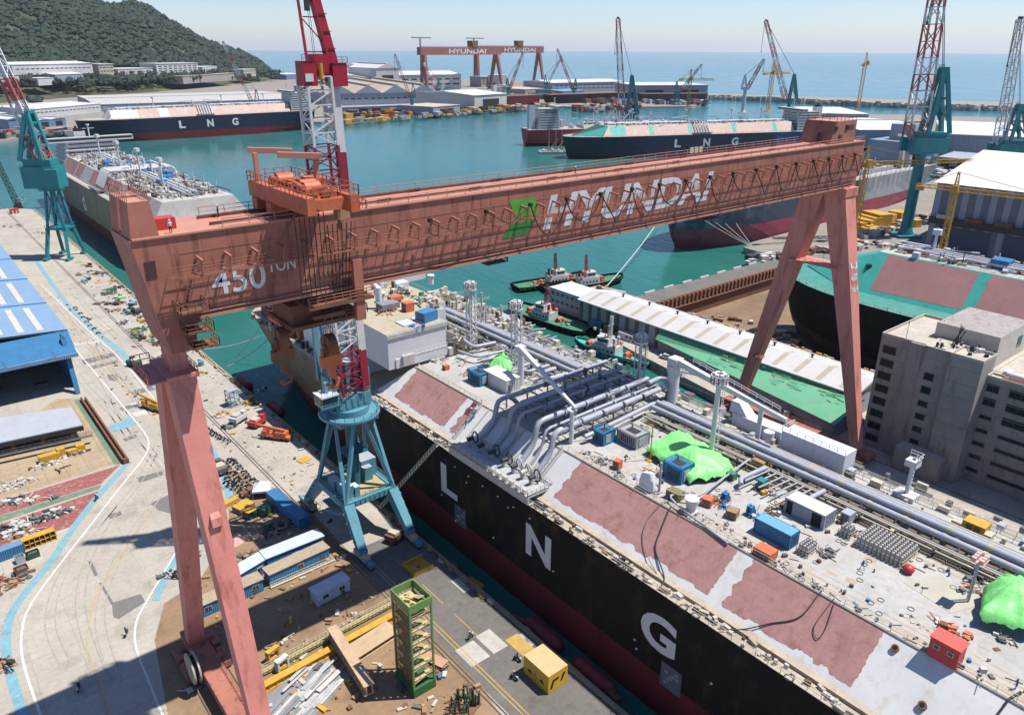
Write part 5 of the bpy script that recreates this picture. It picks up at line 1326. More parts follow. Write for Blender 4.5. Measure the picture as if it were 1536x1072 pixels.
# ------------------------------------------------------------------ far sheds and halls
groof = paint('shed_roof_grey', (.42,.41,.385), .6, .08, (.3,.24,.18), .3, .02, ribs=(7,'x',(.42,.41,.38)))
proof = paint('shed_roof_pale', (.60,.60,.60), .55, .06, (.5,.46,.4), .25, .03)
broof = paint('shed_roof_beige', (.52,.44,.34), .6, .12, (.25,.17,.1), .4, .02)
gwall = paint('shed_wall_grey', (.30,.34,.40), .6, .08, (.2,.2,.2), .3, .03, ribs=(5,'x',(.22,.25,.31)))
wwall = paint('shed_wall_white', (.55,.55,.54), .6, .08, (.4,.38,.34), .25, .03)
bwall = paint('shed_wall_blue', (.14,.23,.36), .6, .1)
dkop = flat('dark_opening', (.02,.022,.025), .9)
def shed(label, x0, y0, x1, y1, hpx, depth, kind='gable', n=1, wall=None, roof=None, wins=0, doors=0, hill=False, name='shed', rise=None, group=None, cat='shed'):
    wall = wall or gwall; roof = roof or proof
    if hill: a, b_ = on_hill(x0,y0), on_hill(x1,y1)
    else: a, b_ = at(x0,y0), at(x1,y1)
    z0 = min(a.z,b_.z)-(3 if hill else 0); a.z = b_.z = 0
    L = (b_-a).length; rz = math.atan2(b_.y-a.y, b_.x-a.x)
    h = hpx*((a+b_)/2).length/F_PX*.95+(3 if hill else 0)
    s = thing(name, label, cat, (a.x,a.y,z0), rz, group)
    MB().box(0,0,0,L,depth,h).build('wall', [wall], s)
    m = MB(); e = min(1.5,h*.06); rs = rise or h*.18
    if kind == 'flat': m.box(-e,-e,h,L+e,depth+e,h+h*.05)
    elif kind == 'gable':
        m.add([(-e,-e,h-.05),(L+e,-e,h-.05),(L+e,depth+e,h-.05),(-e,depth+e,h-.05),(-e,depth/2,h+rs),(L+e,depth/2,h+rs)], [(0,1,5,4),(2,3,4,5),(0,4,3),(1,2,5)], 0)
        m.box(0,depth/2-1.5,h+rs-.6,L,depth/2+1.5,h+rs+1.2)
    else:
        w_ = L/n
        for k in range(n):
            xa, xb = k*w_, (k+1)*w_; xm = (xa+xb)/2
            m.add([(xa,-e,h),(xb,-e,h),(xm,-e,h+rs),(xa,depth,h),(xb,depth,h),(xm,depth,h+rs)], [(0,2,5,3),(1,4,5,2)], 0); m.add([(xa,-e+.02,h),(xb,-e+.02,h),(xm,-e+.02,h+rs),(xa,depth,h),(xb,depth,h),(xm,depth,h+rs)], [(0,1,2),(3,5,4)], 1)
            m.box(xm-L/n*.06,0,h+rs-.5,xm+L/n*.06,depth,h+rs+1.4,0)
    m.build('roof', [roof, wall], s)
    for k in range(wins):
        z = h*(.28+.6*(k+.5)/max(1,wins))
        bpart('window_band', s, L*.03, -.15, z-h*.045, L*.97, .05, z+h*.045, glass); bpart('window_band', s, L-.05, depth*.06, z-h*.045, L+.15, depth*.94, z+h*.045, glass)
        for i in range(min(16,max(4,int(L/(h*.6))))): w_ = L*.94/min(16,max(4,int(L/(h*.6)))); bpart('mullion', s, L*.03+w_*i-w_*.16, -.2, z-h*.05, L*.03+w_*i+w_*.16, -.14, z+h*.05, wall)
    for i in range(doors): bpart('door', s, (i+.25)*L/doors, -.2, 0, (i+.75)*L/doors, .05, h*.72, dkop)
    return s
Sh = shed
Sh('very long shed with ribbed pale grey roof behind the black carrier at left', 145,168,462,157,9,330,'gable',wall=gwall,roof=groof,doors=0)
Sh('shed with white roof and dark windows row left of the ribbed long shed', 52,178,152,168,11,120,'gable',wall=wwall,roof=proof,wins=1)
Sh('pale shed with dark blue striped gable, at far left shore', 16,198,42,196,15,150,'ends',1,bwall,proof)
Sh('low shed with dark striped twin gables by the black carrier bow', 58,192,100,188,9,90,'ends',2,bwall,proof,doors=2)
Sh('white shed at the left edge behind the teal crane boom', -30,188,14,184,12,140,'gable',wall=wwall,roof=proof,doors=2)
Sh('long white hall under the hill, left of the others', 20,112,140,108,11,90,'gable',wall=wwall,roof=proof,wins=1,hill=True)
Sh('pale hall at left edge under the hill', -20,127,30,124,10,80,'flat',wall=wwall,roof=proof,hill=True)
Sh('cream office block with dark side below the hill', 150,112,172,113,13,70,'flat',wall=cream,roof=proof,wins=2,hill=True,name='office_block',cat='building')
Sh('low white workshop right of the cream office block', 178,114,230,112,8,80,'flat',wall=wwall,roof=proof,wins=1,doors=4,hill=True)
Sh('three storey white building with rows of windows under the hill', 236,112,298,109,13,60,'flat',wall=wwall,roof=proof,wins=3,hill=True,name='office_block',cat='building')
Sh('small white shed right of the three storey building', 304,108,326,107,6,60,'flat',wall=wwall,roof=proof,hill=True)
Sh('long low grey wall shed below the small white shed', 275,123,352,119,8,60,'flat',wall=conc,roof=broof,hill=True)
Sh('cream building beside the teal crane head at left', 366,114,384,113,8,40,'flat',wall=cream,roof=proof,wins=2,hill=True,name='office_block',cat='building')
Sh('white huts among the yellow bushes at left', 58,127,82,125,7,40,'flat',wall=wwall,roof=proof,hill=True)
Sh('grey workshop with white roof amid the trees at left', 84,121,126,119,7,50,'gable',wall=gwall,roof=proof,hill=True)
Sh('pale round roofed shed under the red crane head at left', 430,120,450,119,7,80,'gable',wall=bwall,roof=proof)
# centre
Sh('saw tooth beige roofed hall with four ridges behind the far quay', 490,160,655,156,17,420,'ends',4,gwall,broof,wins=1,rise=16)
Sh('low grey lean-to along the front of the saw tooth hall', 495,172,650,166,9,30,'flat',wall=gwall,roof=lgrey,wins=1)
Sh('big white stepped hall with tall barred door left of centre', 566,140,600,139,34,180,'ends',1,wwall,proof,doors=1)
Sh('lower white hall left of the tall barred hall', 494,140,566,139,20,170,'ends',1,wwall,proof,wins=1)
Sh('pale twin roofed hall farthest back above the white halls', 512,124,566,122,22,150,'ends',2,lgrey,proof)
Sh('long white hall with two dark window bands behind the left far gantry leg', 600,138,692,136,23,180,'gable',wall=wwall,roof=proof,wins=2)
Sh('hall with white roof and big dark blue opening on the far shore', 712,167,760,163,22,160,'gable',wall=wwall,roof=proof,doors=1)
Sh('small pale roofed shed left of the dark blue opening', 650,174,690,170,12,80,'flat',wall=gwall,roof=broof,doors=1)
Sh('grey office block between the far gantry legs', 722,131,745,130,14,50,'flat',wall=conc,roof=lgrey,wins=3,name='office_block',cat='building')
Sh('white tower block right of the grey office block, far off', 750,131,760,130,16,40,'flat',wall=wwall,roof=proof,wins=4,name='office_block',cat='building')
Sh('pale long roof at the right foot of the far gantries', 788,141,830,139,6,120,'flat',wall=conc,roof=broof)
Sh('long white roofed shed with open bays right of the far gantries', 828,140,936,137,14,150,'gable',wall=gwall,roof=proof,wins=2)
Sh('long grey hall with white roof behind the teal and red crane', 954,152,1060,151,21,150,'flat',wall=gwall,roof=proof,doors=2)
Sh('low blue roofed workshop left of the white roofed shed', 845,146,876,144,8,90,'gable',wall=bwall,roof=skyb)
# right
Sh('white roofed shed behind the navy carrier stern', 1222,189,1300,190,16,150,'flat',wall=gwall,roof=proof)
Sh('long white roofed shed behind the grey ship', 1285,222,1392,222,24,170,'gable',wall=gwall,roof=proof)
Sh('white roofed hall at the right edge behind the pale crane', 1408,232,1560,240,26,190,'flat',wall=gwall,roof=proof)
Sh('low grey sheds row in front of the hall at the right edge', 1405,248,1560,262,11,60,'flat',wall=conc,roof=lgrey,doors=6)
# the big striped hall on the right
bgw = paint('hall_wall_blue_grey', (.145,.17,.23), .6, .08, (.1,.1,.12), .3, .04, ribs=(7.2,'x',(.235,.27,.34)))
hs = thing('striped_hall', 'big blue grey striped hall with white roof at the right edge', 'hall', (470,187,0), R2(-86))
MB().box(0,0,0,330,150,38).build('wall', bgw, hs)
MB().add([(-1.5,-1.5,37.9),(331,-1.5,37.9),(331,75,50),(-1.5,75,50),(331,151,37.9),(-1.5,151,37.9)], [(0,1,2,3),(3,2,4,5)]).add([(-1.4,-1.5,37.9),(-1.4,75,50),(-1.4,151,37.9)],[(0,1,2)],1).build('roof', [proof, bgw], hs)
m = MB()
m.box(0,-3,15,330,0,18.5,0)
for i in range(22): m.box(4+i*15,-3.4,18.5,13+i*15,-1,20.5,1 if i%3 else 2)
m.build('gantry_ledge', [dark, rustm, dwhite], hs)
for i in range(9): bpart('door', hs, 6+i*34, -.6, 0, 33+i*34, .1, 13.5, flat('hall_door', (.055,.085,.14), .6))
# shipyard stores: hundreds of stacked blocks along the far quays
m = MB(); mats_ = [dark, rustm, yellow, dwhite, conc, teal, red, sblue, mid]
def scatter(x0,y0,x1,y1,n,s0,s1,cs,w=12):
    for i in range(n):
        t = R.random(); p = at(x0+(x1-x0)*t, y0+(y1-y0)*t+R.uniform(-w/2,w/2)*.5); k = R.uniform(s0,s1)
        m.rbox(p.x,p.y,0,k*R.uniform(.6,2.2),k*R.uniform(.6,1.6),k*R.uniform(.3,1.1),R.choice((0,.1,1.2)),R.choice(cs))
scatter(492,177,652,168,190,4,10,(0,0,0,1,2,2,8,6),14)
scatter(492,186,700,172,90,3,7,(3,4,4,2),4)
scatter(655,172,830,160,160,4,10,(0,1,4,3,8,2),9)
scatter(0,205,110,198,120,3,8,(0,1,3,4,6,8,4),16)
scatter(700,150,830,146,140,4,12,(0,0,1,5,8,4),12)
scatter(840,152,1060,156,220,4,10,(0,1,3,6,7,8,3),9)
scatter(1180,182,1240,168,80,3,9,(0,1,3,4,8),10)
scatter(1240,200,1400,236,120,3,8,(0,1,3,4,8,5),20)
scatter(860,165,960,160,120,4,9,(0,1,3,4,8,6),14)
scatter(1120,392,1330,366,90,1.2,3.4,(0,3,3,4,1),18)
scatter(1290,352,1400,330,120,1.5,4.5,(0,3,3,4,1,2,8),26)
scatter(1290,345,1345,335,14,7,10,(2,),3)
scatter(1400,262,1536,275,150,2.5,6,(0,3,4,1,8,3),20)
o = m.build('shipyard_stores', mats_); o['kind'] = 'stuff'
m = MB()
for i in range(420):
    t = R.random(); bwp = [V(q) for q in ((1590,1300,0),(1650,1080,0),(1680,830,0),(1780,600,0),(2100,230,0))]; k = min(3,int(t*4)); p = bwp[k].lerp(bwp[k+1],t*4-k)
    p = p+V((R.uniform(-30,10),R.uniform(-30,10),0)); m.rbox(p.x,p.y,-3,R.uniform(4,10),R.uniform(4,10),R.uniform(5,11),R.random(),R.choice((0,1)))
o = m.build('breakwater_blocks', [conc, dwhite]); o['kind'] = 'stuff'
# hulls building in the far docks
for lab, (x, y), rz_, L_, mt in (('black hull under construction in the far dock beside the right far gantry leg', (1262,1260), -.12, 250, blk),
        ('red brown hull fitting out below the far cranes', (1068,1290), -.05, 120, boot), ('dark blue hull at the far quay right of the black hull', (1405,1150), -.5, 160, navy)):
    gas_ship(lab, (x,y,SEA), rz_, L_, 34, 22, 4, [mt, boot, rustm, mt], name='ship_hull', house=(-L_*.45,-L_*.3,11,40) if L_ < 130 else None)
m = MB(); m.prism([(-34,-5),(34,-5),(34,5),(-34,5)],-3.5,6); m.move(Matrix.Translation((0,0,3.5))); m.solo('green_barge', 'green barge box afloat under the leaning pale boom', 'barge', seagreen, tuple(at(1147,151,-3.5)), R2(-39))
m = MB().lattice((0,0,0),(0,0,46),2.4,.8,12,.5,.3); p = on_hill(185,9); m.solo('radio_mast', 'thin radio mast on the hilltop', 'mast', grey, (p.x,p.y,p.z))
# ------------------------------------------------------------------ grey office building on the pier
ob = thing('office_building', 'tall grey concrete office building at the right edge, stair tower and windows in shade', 'building', (207,68,0))
m = MB()
def pw(x0,y0,z0,x1,y1,z1,mt=1): m.box(x0,y0,z0,x1,y1,z1,0,mt)
pw(206.2,76,0,232,88.2,34.4); pw(205.0,69,0,214,76,35.2); pw(205.6,71.5,0,232,80,34.8); pw(203.6,61,0,212,69.0,35.0); pw(212,52,0,240,71.4,30.5); pw(208.6,-30,0,240,61,30.0)
for z in range(4,34,4): m.box(206.12,76,z,206.2,88.2,z+.12).box(203.52,61,z,203.6,69,z+.12).box(208.52,-30,z+.2,208.6,60.9,z+.32).box(204.92,69,z,205,76,z+.1)
pw(200,64,0,205,76,6.5)
m.build('wall', [conc, paint('roof_slab', (.46,.42,.36), .85, .15, (.25,.2,.15), .4, .4)], ob, world=True)
m = MB()
for (x0,y0,x1,y1,z) in ((206.2,76,232,88.2,34.4),(203.6,61,212,69,35.0),(208.6,-30,240,61,30.0)):
    for a in ((x0,y0,x1,y0+.3),(x0,y1-.3,x1,y1),(x0,y0+.3,x0+.3,y1-.3),(x1-.3,y0+.3,x1,y1-.3)): m.box(a[0],a[1],z,a[2],a[3],z+.7)
m.build('parapet', paint('parapet_cream', (.50,.45,.38), .8, .12, (.3,.22,.15), .35, .5), ob, world=True)
m = MB().box(215,62,34.8 if False else 30.5,236,78,39,0,1); m.build('roof_house', [paint('roof_house_cream', (.56,.52,.45), .8, .1, (.35,.28,.2), .3, .5), conc], ob, world=True)
og = paint('office_glass', (.012,.025,.024), .35, .3, spec=.3)
fr_ = paint('office_frame', (.10,.10,.10), .6, .1)
def win(x, y0, y1, z0, z1, n=1):
    c = V((x,(y0+y1)/2,z0)); k = (round(y1-y0,2),round(z1-z0,2),n)
    if k not in WC:
        a, h_ = k[0]/2, k[1]
        f_ = MB().box(-.16,-a-.15,-.2,.02,a+.15,-.02)
        for i in range(n+1): yy = -a+2*a*i/n; f_.box(-.12,yy-.05,0,-.02,yy+.05,h_)
        f_.box(-.14,-a-.05,h_,.0,a+.05,h_+.1); WC[k] = (f_.build('window', [fr_]), MB().box(-.05,-a,0,.05,a,h_).build('pane', og)); f, g_ = WC[k]
    else:
        f, g_ = (o.copy() for o in WC[k]); COL.objects.link(f); COL.objects.link(g_)
    f.parent = ob; f.location = c-ob.location; g_.parent = f
WC = {}
for k in range(8):
    z = 29.6-k*3.9
    if z < 1: continue
    win(206.2,83.6,87.2,z,z+2.0,2)
    if z > 3: win(204.98,72.2,74.6,z-3.6,z-2.2 if k > 1 else z-1.8,1)
    zz = 26.6-k*3.9
    if zz < 1: continue
    win(208.6,57.6,60.4,zz,zz+(1.9 if k < 2 else .8),2)
    for y in (44.5,28,12,-6): win(208.6,y,y+10.6,zz,zz+(1.9 if k < 2 or (k*3+int(y))%5 == 0 else .75),4)
m = MB()
for k in range(24): z = R.uniform(5,28); y = R.uniform(8,57); m.add([(208.57,y,z),(208.57,y+.25,z),(208.57,y+.2,z-R.uniform(1,3)),(208.57,y+.05,z-R.uniform(1,3))], [(0,3,2,1)])
m.build('wall_streaks', paint('wall_streak', (.22,.195,.18), .9, .1), ob, world=True)
bpart('window', ob, 229, 61.9, 33, 232, 62.02, 36, glass, world=True)
m = MB()
for i in range(26): x, y = R.uniform(206,215), R.uniform(62,75); m.tube((x,y,35),(x,y,35+R.uniform(.4,1.6)),R.uniform(.15,.6),8,R.choice((0,1)))
for i in range(7): m.beam((210+R.random()*2,70+R.random()*2,35),(209.5+i*.7,68.6+i*.5,40+R.random()),.14,.14,1)
for x, y in ((207,82),(222,77),(217,77),(235,63)): m.beam((x,y,34),(x,y,38+R.random()*2),.12,.12,1); m.dome((x,y,38),.45,0,8,4,.4)
for i in range(16): x, y = R.uniform(210,222), R.uniform(30,58); m.rbox(x,y,30,R.uniform(.8,3),R.uniform(.8,2),R.uniform(.6,1.8),0,R.choice((0,0,1)))
m.tube((211.5,52,31.2),(211.5,57.5,31.2),.9,10,0); m.beam((209.4,0,30.8),(209.4,58,30.8),.25,.25,2); m.beam((212,40,31),(226,50,31.8),.8,1.2,1)
m.build('roof_plant', [white, dark, orange], ob, world=True)
m = MB().box(0,0,0,5,6,5.2).box(-.1,-.1,1.2,-.02,6.1,2.4,1).tube((1.4,2,5.2),(1.4,2,5.8),.9,10,0).tube((3.4,4,5.2),(3.4,4,5.8),.9,10,0)
m.solo('cooling_tower', 'white cooling unit on the grey office roof at the right edge', 'cooling unit', [white, dark], (222,42,30))
# ------------------------------------------------------------------ warehouse on the pier
wh = thing('warehouse', 'long pale roofed warehouse on the pier with brown posts and beige roof strips', 'warehouse', (219,160,0))
wpal = paint('warehouse_panel', (.36,.40,.47), .6, .1, (.25,.2,.16), .25, .3, .6)
MB().box(219,98,0,239.5,221,9).build('wall', [wpal], wh, world=True)
pbn = paint('post_brown', (.17,.14,.12), .8, .15)
for i in range(24): y = 99+i*5.28; bpart('post', wh, 218.6, y-.8, 0, 218.97, y+.8, 9, pbn, world=True)
m = MB(); xr, zr, ze = 227.5, 11.6, 9.0
m.add([(217.8,97,ze),(xr,97,zr),(240.6,97,ze-.4),(217.8,222,ze),(xr,222,zr),(240.6,222,ze-.4)], [(0,1,4,3),(1,2,5,4)], 0)
m.add([(217.8,97,ze-.5),(xr,97,zr-.5),(240.6,97,ze-.9),(217.8,222,ze-.5),(xr,222,zr-.5),(240.6,222,ze-.9)], [(0,3,4,1),(1,4,5,2)], 0)
m.add([(217.8,97,ze),(217.8,222,ze),(217.8,222,ze-.5),(217.8,97,ze-.5)], [(0,1,2,3)], 0)
m.add([(219,97.9,8.5),(239.5,97.9,8.4),(xr,97.9,zr-.3)], [(0,1,2)], 0)
for i in range(15):
    y = 102+i*8.1
    for (xa,za),(xb,zb) in (((218.9,ze+.33),(xr-.3,zr-.05)),((xr+.3,zr-.05),(236,ze+.63))):
        m.add([(xa,y,za),(xa,y+1.9,za),(xb,y+1.9,zb),(xb,y,zb)], [(0,3,2,1)], 1)
for i in range(8): y = 106+i*14.6; m.tube((231.5,y,10.6),(231.5,y,11.7),.35,8,2); m.box(231,y-.5,11.7,232,y+.5,12,2)
m.build('roof', [paint('warehouse_roof', (.55,.54,.52), .5, .05, (.45,.4,.34), .25, .15), paint('roof_strip', (.41,.36,.28), .7, .1), dark], wh, world=True)
an = thing('warehouse_annex', 'lean-to annex with patched green roof along the pier warehouse', 'annex', (210,135,0))
MB().prism([(216,175),(202.2,95),(218.4,95),(218.4,175)],0,5).build('wall', paint('annex_wall', (.23,.24,.27), .8, .1, (.15,.14,.14), .3, .4, 1), an, world=True)
grf = paint('green_roof', (.115,.36,.21), .6, .1, (.34,.27,.19), .3, .12)
m = MB(); m.add([(215.4,176,5.05),(201.4,94.6,5.05),(218.5,94.6,8.2),(218.5,176,8.2)], [(0,1,2,3)]).add([(215.4,176,4.75),(201.4,94.6,4.75),(201.4,94.6,5.05),(215.4,176,5.05)],[(0,1,2,3)])
m.build('roof', grf, an, world=True)
m = MB(); m.add([(210.5,112,6.05),(213,111.6,6.6),(213.4,119,6.45),(210.9,119.6,5.98)], [(0,1,2,3)], 0)
for i in range(50): 
    y = R.uniform(98,150); x = R.uniform(211,217.5); z = 5.08+(x-201.4-(y-94.6)*.172)/(17.1-(y-94.6)*.172)*3.15; m.rbox(x,y,z,R.uniform(.1,.4),R.uniform(.8,4),.06,R.uniform(-.2,.2),1)
m.build('roof_patch', [paint('roof_patch_brown', (.30,.24,.18), .8, .2), paint('roof_patch_green', (.10,.25,.15), .8, .2)], an, world=True)
pb = thing('prefab_block', 'white two storey prefab block at the pier tip by the tugs', 'building', (229,233,0))
MB().box(222.5,222,0,236,245,8.2,0,1).build('wall', [wpal, proof], pb, world=True)
for z in (2,5.4):
    for i in range(7): bpart('window', pb, 222.4, 223+i*3.1, z, 222.52, 224.6+i*3.1, z+1.3, glass, world=True)
    for i in range(4): bpart('window', pb, 223.6+i*3, 221.9, z, 225.2+i*3, 222.02, z+1.3, glass, world=True)
for lab, x, y, lx, ly, h, mt, rz in (('white site cabin with windows on the pier below the warehouse', 216.4,191,3.0,7.6,2.8,white,.06), ('brown roofed small hut on the pier beside the white cabin', 217.0,201,3.2,5.0,3.0,rustm,0), ('low blue container against the pier warehouse wall', 217.2,209,2.5,6.5,2.6,blue,0)):
    c = thing('site_cabin', lab, 'cabin', (x,y,0), rz); MB().rbox(0,0,0,lx,ly,h,0,0,1).build('wall', [mt, cream if mt is white else rustm if mt is rustm else blue], c)
    for i in range(2): bpart('window', c, -lx/2-.05, -ly/2+.6+i*2, 1.1, -lx/2+.01, -ly/2+1.7+i*2, 2.1, dark)
    bpart('door', c, -.6, -ly/2-.05, .1, .3, -ly/2+.01, 2.1, dark)
m = MB()
for i in range(60):
    x, y = R.uniform(243,261), R.uniform(100,248); m.rbox(x,y,0,R.uniform(.4,1.8),R.uniform(.5,3),R.uniform(.3,1.2),R.uniform(-.3,.3),R.choice((0,0,1,2,3)))
for i in range(60): x, y = R.uniform(258,261.6), R.uniform(60,215); m.rbox(x,y,0,R.uniform(.4,1),R.uniform(.8,3),R.uniform(.4,1.6),0,R.choice((4,1,0,0)))
for i in range(70): x, y = R.uniform(270,300), R.uniform(120,205); m.rbox(x,y,-11,R.uniform(.6,3),R.uniform(.6,5),R.uniform(.4,2),R.random(),R.choice((1,0,2)))
for i in range(40): x, y = R.uniform(214,218), R.uniform(178,208); m.rbox(x,y,0,R.uniform(.3,1.4),R.uniform(.3,1.4),R.uniform(.3,1.1),0,R.choice((3,0,1,4)))
o = m.build('quayside_stores', [cream, rustm, tan, sblue, yellow]); o['kind'] = 'stuff'
m = MB().tube((0,-8,0),(0,5,0),.9,10,0).tube((0,5,0),(0,8,0),.92,10,1); m.solo('pipe_length', 'pale pipe with a rusty end lying along the pier edge', 'pipe', [dwhite, rustm], (258,240,.9), .2)
m = MB().tube((0,-6.5,0),(0,6.5,0),1.1,10); m.solo('pipe_length', 'pink red pipe length lying beside the warehouse on the pier', 'pipe', paint('pipe_pink', (.55,.16,.14), .6, .1), (250,206,1.1), .02)
gtw = thing('dock_gate', 'rusty ribbed dock gate wall closing the dry dock, road on its top', 'dock gate', (320,215,-11))
MB().box(263,214.6,-11,379.5,215.98,.25).build('wall', rustm, gtw, world=True)
gr_ = paint('gate_rib', (.24,.12,.075), .8, .2, RUST, .4, .5)
for i in range(36): x = 266+i*3.1; bpart('rib', gtw, x-.6, 213.8, -4.5, x+.6, 214.58, -.1, gr_, world=True)
m = MB(); m.box(263,213.6,-5,379.5,214.58,-4.5); m.build('ledge', paint('gate_rib', (.24,.12,.075), .8, .2, RUST, .4, .5), gtw, world=True)
for i in range(8): bpart('edge_kerb', gtw, 268+i*14, 227.2, .02, 275+i*14, 227.9, .9, white, world=True)
# yellow bollard and long mooring ropes
def rope(p, q, sag, r, lab, mt, n=16):
    p, q = V(p), V(q); m = MB(); m.pipe([p.lerp(q,i/n)-V((0,0,sag*4*(i/n)*(1-i/n))) for i in range(n+1)], r, 5)
    m.solo('mooring_rope', lab, 'mooring rope', mt, p, world=True)
ropeg = paint('rope_pale_green', (.45,.58,.50), .8, .1)
ropew = paint('rope_white', (.60,.58,.52), .8, .1)
rope((261,246,.8),(405,322,21),3.0,.26,'pale green mooring rope from the pier tip up to the ship', ropeg)
for i, (a, b_, sg) in enumerate((((80,262,.6),(91,243,24),1.5),((80,262,.6),(104,246,24),3),((80,285,.6),(110,246.5,23),4))):
    rope(a, b_, sg, .13, ('leftmost white mooring rope from the left quay to the stern','middle white mooring rope of the three at the stern','slack white mooring rope farthest out at the stern')[i], ropew)
for i, (x, y) in enumerate(((362,278),(370,276),(380,275),(392,272))):
    rope((388+i,251.5+i*.3,.6),(x,y,21-i),1.0,.16,('first of four white mooring ropes fanning from the dock head corner','second of four ropes fanning from the dock head corner','third of four ropes fanning from the dock head corner','rightmost of four ropes fanning from the dock head corner')[i], ropew)
MB().tube((0,0,0),(0,0,1.1),.5,10).tube((0,0,1.1),(0,0,1.5),.8,10).solo('bollard', 'yellow bollard at the pier tip holding the green rope', 'bollard', yellow, (260.6,245.6,0))
# ------------------------------------------------------------------ tugs and the teal work boat
def tug(label, loc, rz, L=31, B=9.6, deck=green, mast=red, hull=None):
    hull = hull or blk
    t = thing('tug_boat', label, 'tug', loc, rz)
    U = [(-.5,.78),(-.42,.95),(-.2,1),(.15,1),(.3,.9),(.4,.7),(.47,.42),(.5,.1)]
    pts = [(u*L,w_*B/2) for u, w_ in U]; poly = pts+[(x,-y) for x, y in reversed(pts)]
    sheer = lambda x: 1.9+max(0,x/L)**2*7
    m = MB(); n = len(poly)
    lo = [(x*.94,y*.8,-1.5) for x, y in poly]; up = [(x,y,sheer(x)) for x, y in poly]
    m.add(lo+up, [(i,n+i,n+(i+1)%n,(i+1)%n) for i in range(n)], 0)
    for i in range(n):
        a, b_ = V(up[i]), V(up[(i+1)%n]); m.beam(a+V((0,0,.35)), b_+V((0,0,.35)), .3, .9, 0)
        for k in range(3):
            c = a.lerp(b_,(k+.5)/3); m.tube(c-V((.35,0,.4)), c+V((.35,0,-.4)), .55, 7, 2)
    inn = [(x*.97,y*.93,sheer(x)-.25) for x, y in poly]
    h = len(pts)
    m.add(inn, [(i,n-1-i,n-2-i,i+1) for i in range(h-1)], 1)
    m.build('hull', [hull, deck, black], t)
    m = MB(); m.prism([(-3,-3),(7.5,-3),(8.6,-1.6),(8.6,1.6),(7.5,3),(-3,3)],1.6,5,0,1); m.prism([(.5,-2.4),(5.6,-2.4),(6.4,-1.2),(6.4,1.2),(5.6,2.4),(.5,2.4)],5,7.8,0,1); m.rail([(-3,-3,5),(7.5,-3,5),(7.5,3,5),(-3,3,5)],1,2,.1,0)
    hs_ = m.build('deckhouse', [white, dwhite], t)
    m = MB().box(6.42 if False else 1,-2.46,6.2,5.4,-2.4,7.2).box(1,2.4,6.2,5.4,2.46,7.2).box(6.3,-1.1,6.2,6.46,1.1,7.2)
    for i in range(5): m.box(-2+i*1.9,-3.06,2.6,-1.1+i*1.9,-3.0,3.5).box(-2+i*1.9,3,2.6,-1.1+i*1.9,3.06,3.5)
    m.build('window', glass, hs_)
    m = MB().lattice((1.5,0,7.8),(1,0,16.5),1.3,.8,5,.24,.14); m.beam((1.1,-2,13),(1.1,2,13),.2); m.tube((-1.6,-1.6,5),(-1.6,-1.6,8.4),.6,8).tube((-1.6,1.6,5),(-1.6,1.6,8.4),.6,8)
    for y in (-1.4,1.4): m.tube((2.6,y,7.8),(2.6,y,9),.35,8)
    m.build('mast', mast, t)
    m = MB().tube((10.4,-1.8,3.6),(10.4,1.8,3.6),1.0,10).box(9.4,-2.4,2,11.4,2.4,2.9).tube((-6.5,-1.4,2.8),(-6.5,1.4,2.8),.9,10).dome((-2.4,-2.5,5.6),.8,0,8,4).dome((-2.4,2.5,5.6),.8,0,8,4).box(-9,-.4,1.7,-8.2,.4,3.4)
    for i in range(16): m.rbox(R.uniform(-13,-5),R.uniform(-3.4,3.4),1.7,R.uniform(.4,1.2),R.uniform(.4,1.2),R.uniform(.4,1),0,R.choice((0,1)))
    m.build('winch', [orange, dwhite], t)
    return t
tug('dark tug with green deck and dark red mast moored stern-on to the pier', (212.6,234.5,SEA), R2(97), L=46, B=14, mast=paint('mast_crimson', (.33,.02,.06), .5, .1))
tug('green decked tug with red lattice mast, outermost at the pier tip', (252,275,SEA), R2(-12), L=44, B=12, mast=rustm)
tug('tug with white wheelhouse between the outer tug and the pier tip', (262,263,SEA), R2(-14), L=46, B=12, mast=red)
tug('teal work boat with white wheelhouse lying along the pier', (204.6,188,SEA), R2(102), L=34, B=7.4, deck=seagreen, mast=white, hull=paint('boat_teal', (.06,.35,.36), .5, .1))
# small lorries and vans
def van(label, loc, rz, body=white, cargo=None, kind='van'):
    v = thing(kind, label, kind.replace('_',' '), loc, rz)
    if kind == 'van':
        m = MB(); m.prism([(-2.3,-.9),(2.3,-.9),(2.3,.9),(-2.3,.9)],.4,1.2); m.prism([(-2.25,-.88),(1.5,-.88),(1.5,.88),(-2.25,.88)],1.2,2.0,0,0,[(-2.1,-.75),(.8,-.75),(.8,.75),(-2.1,.75)]); m.build('body', body, v)
        MB().box(-1.9,-.87,1.3,.6,.87,1.75).box(1.0,-.7,1.25,1.22,.7,1.7).build('window', glass, v)
    else:
        MB().box(1.6,-1,.6,3.2,1,2.5).build('cab', body, v); MB().box(3.16,-.85,1.5,3.24,.85,2.2).box(1.8,-1.04,1.5,2.8,1.04,2.2).build('window', glass, v)
        m = MB().box(-3.2,-1.05,.75,1.5,1.05,.95).box(-3.2,-1.05,.95,-3.1,1.05,1.4).box(-3.2,-1.05,.95,1.5,-.98,1.4).box(-3.2,.98,.95,1.5,1.05,1.4)
        for i in range(5): m.rbox(-2.6+i*.8,R.uniform(-.4,.4),.95,.6,.9,R.uniform(.3,.9),0,1)
        m.build('flatbed', [cargo or dark, tan], v)
    xs_ = (-1.5,1.5) if kind == 'van' else (-2.2,2.4)
    for x in xs_:
        for s in (-1,1): MB().tube((x,s*.72,.36),(x,s*.94,.36),.36,10).build('wheel', black, v)
    return v
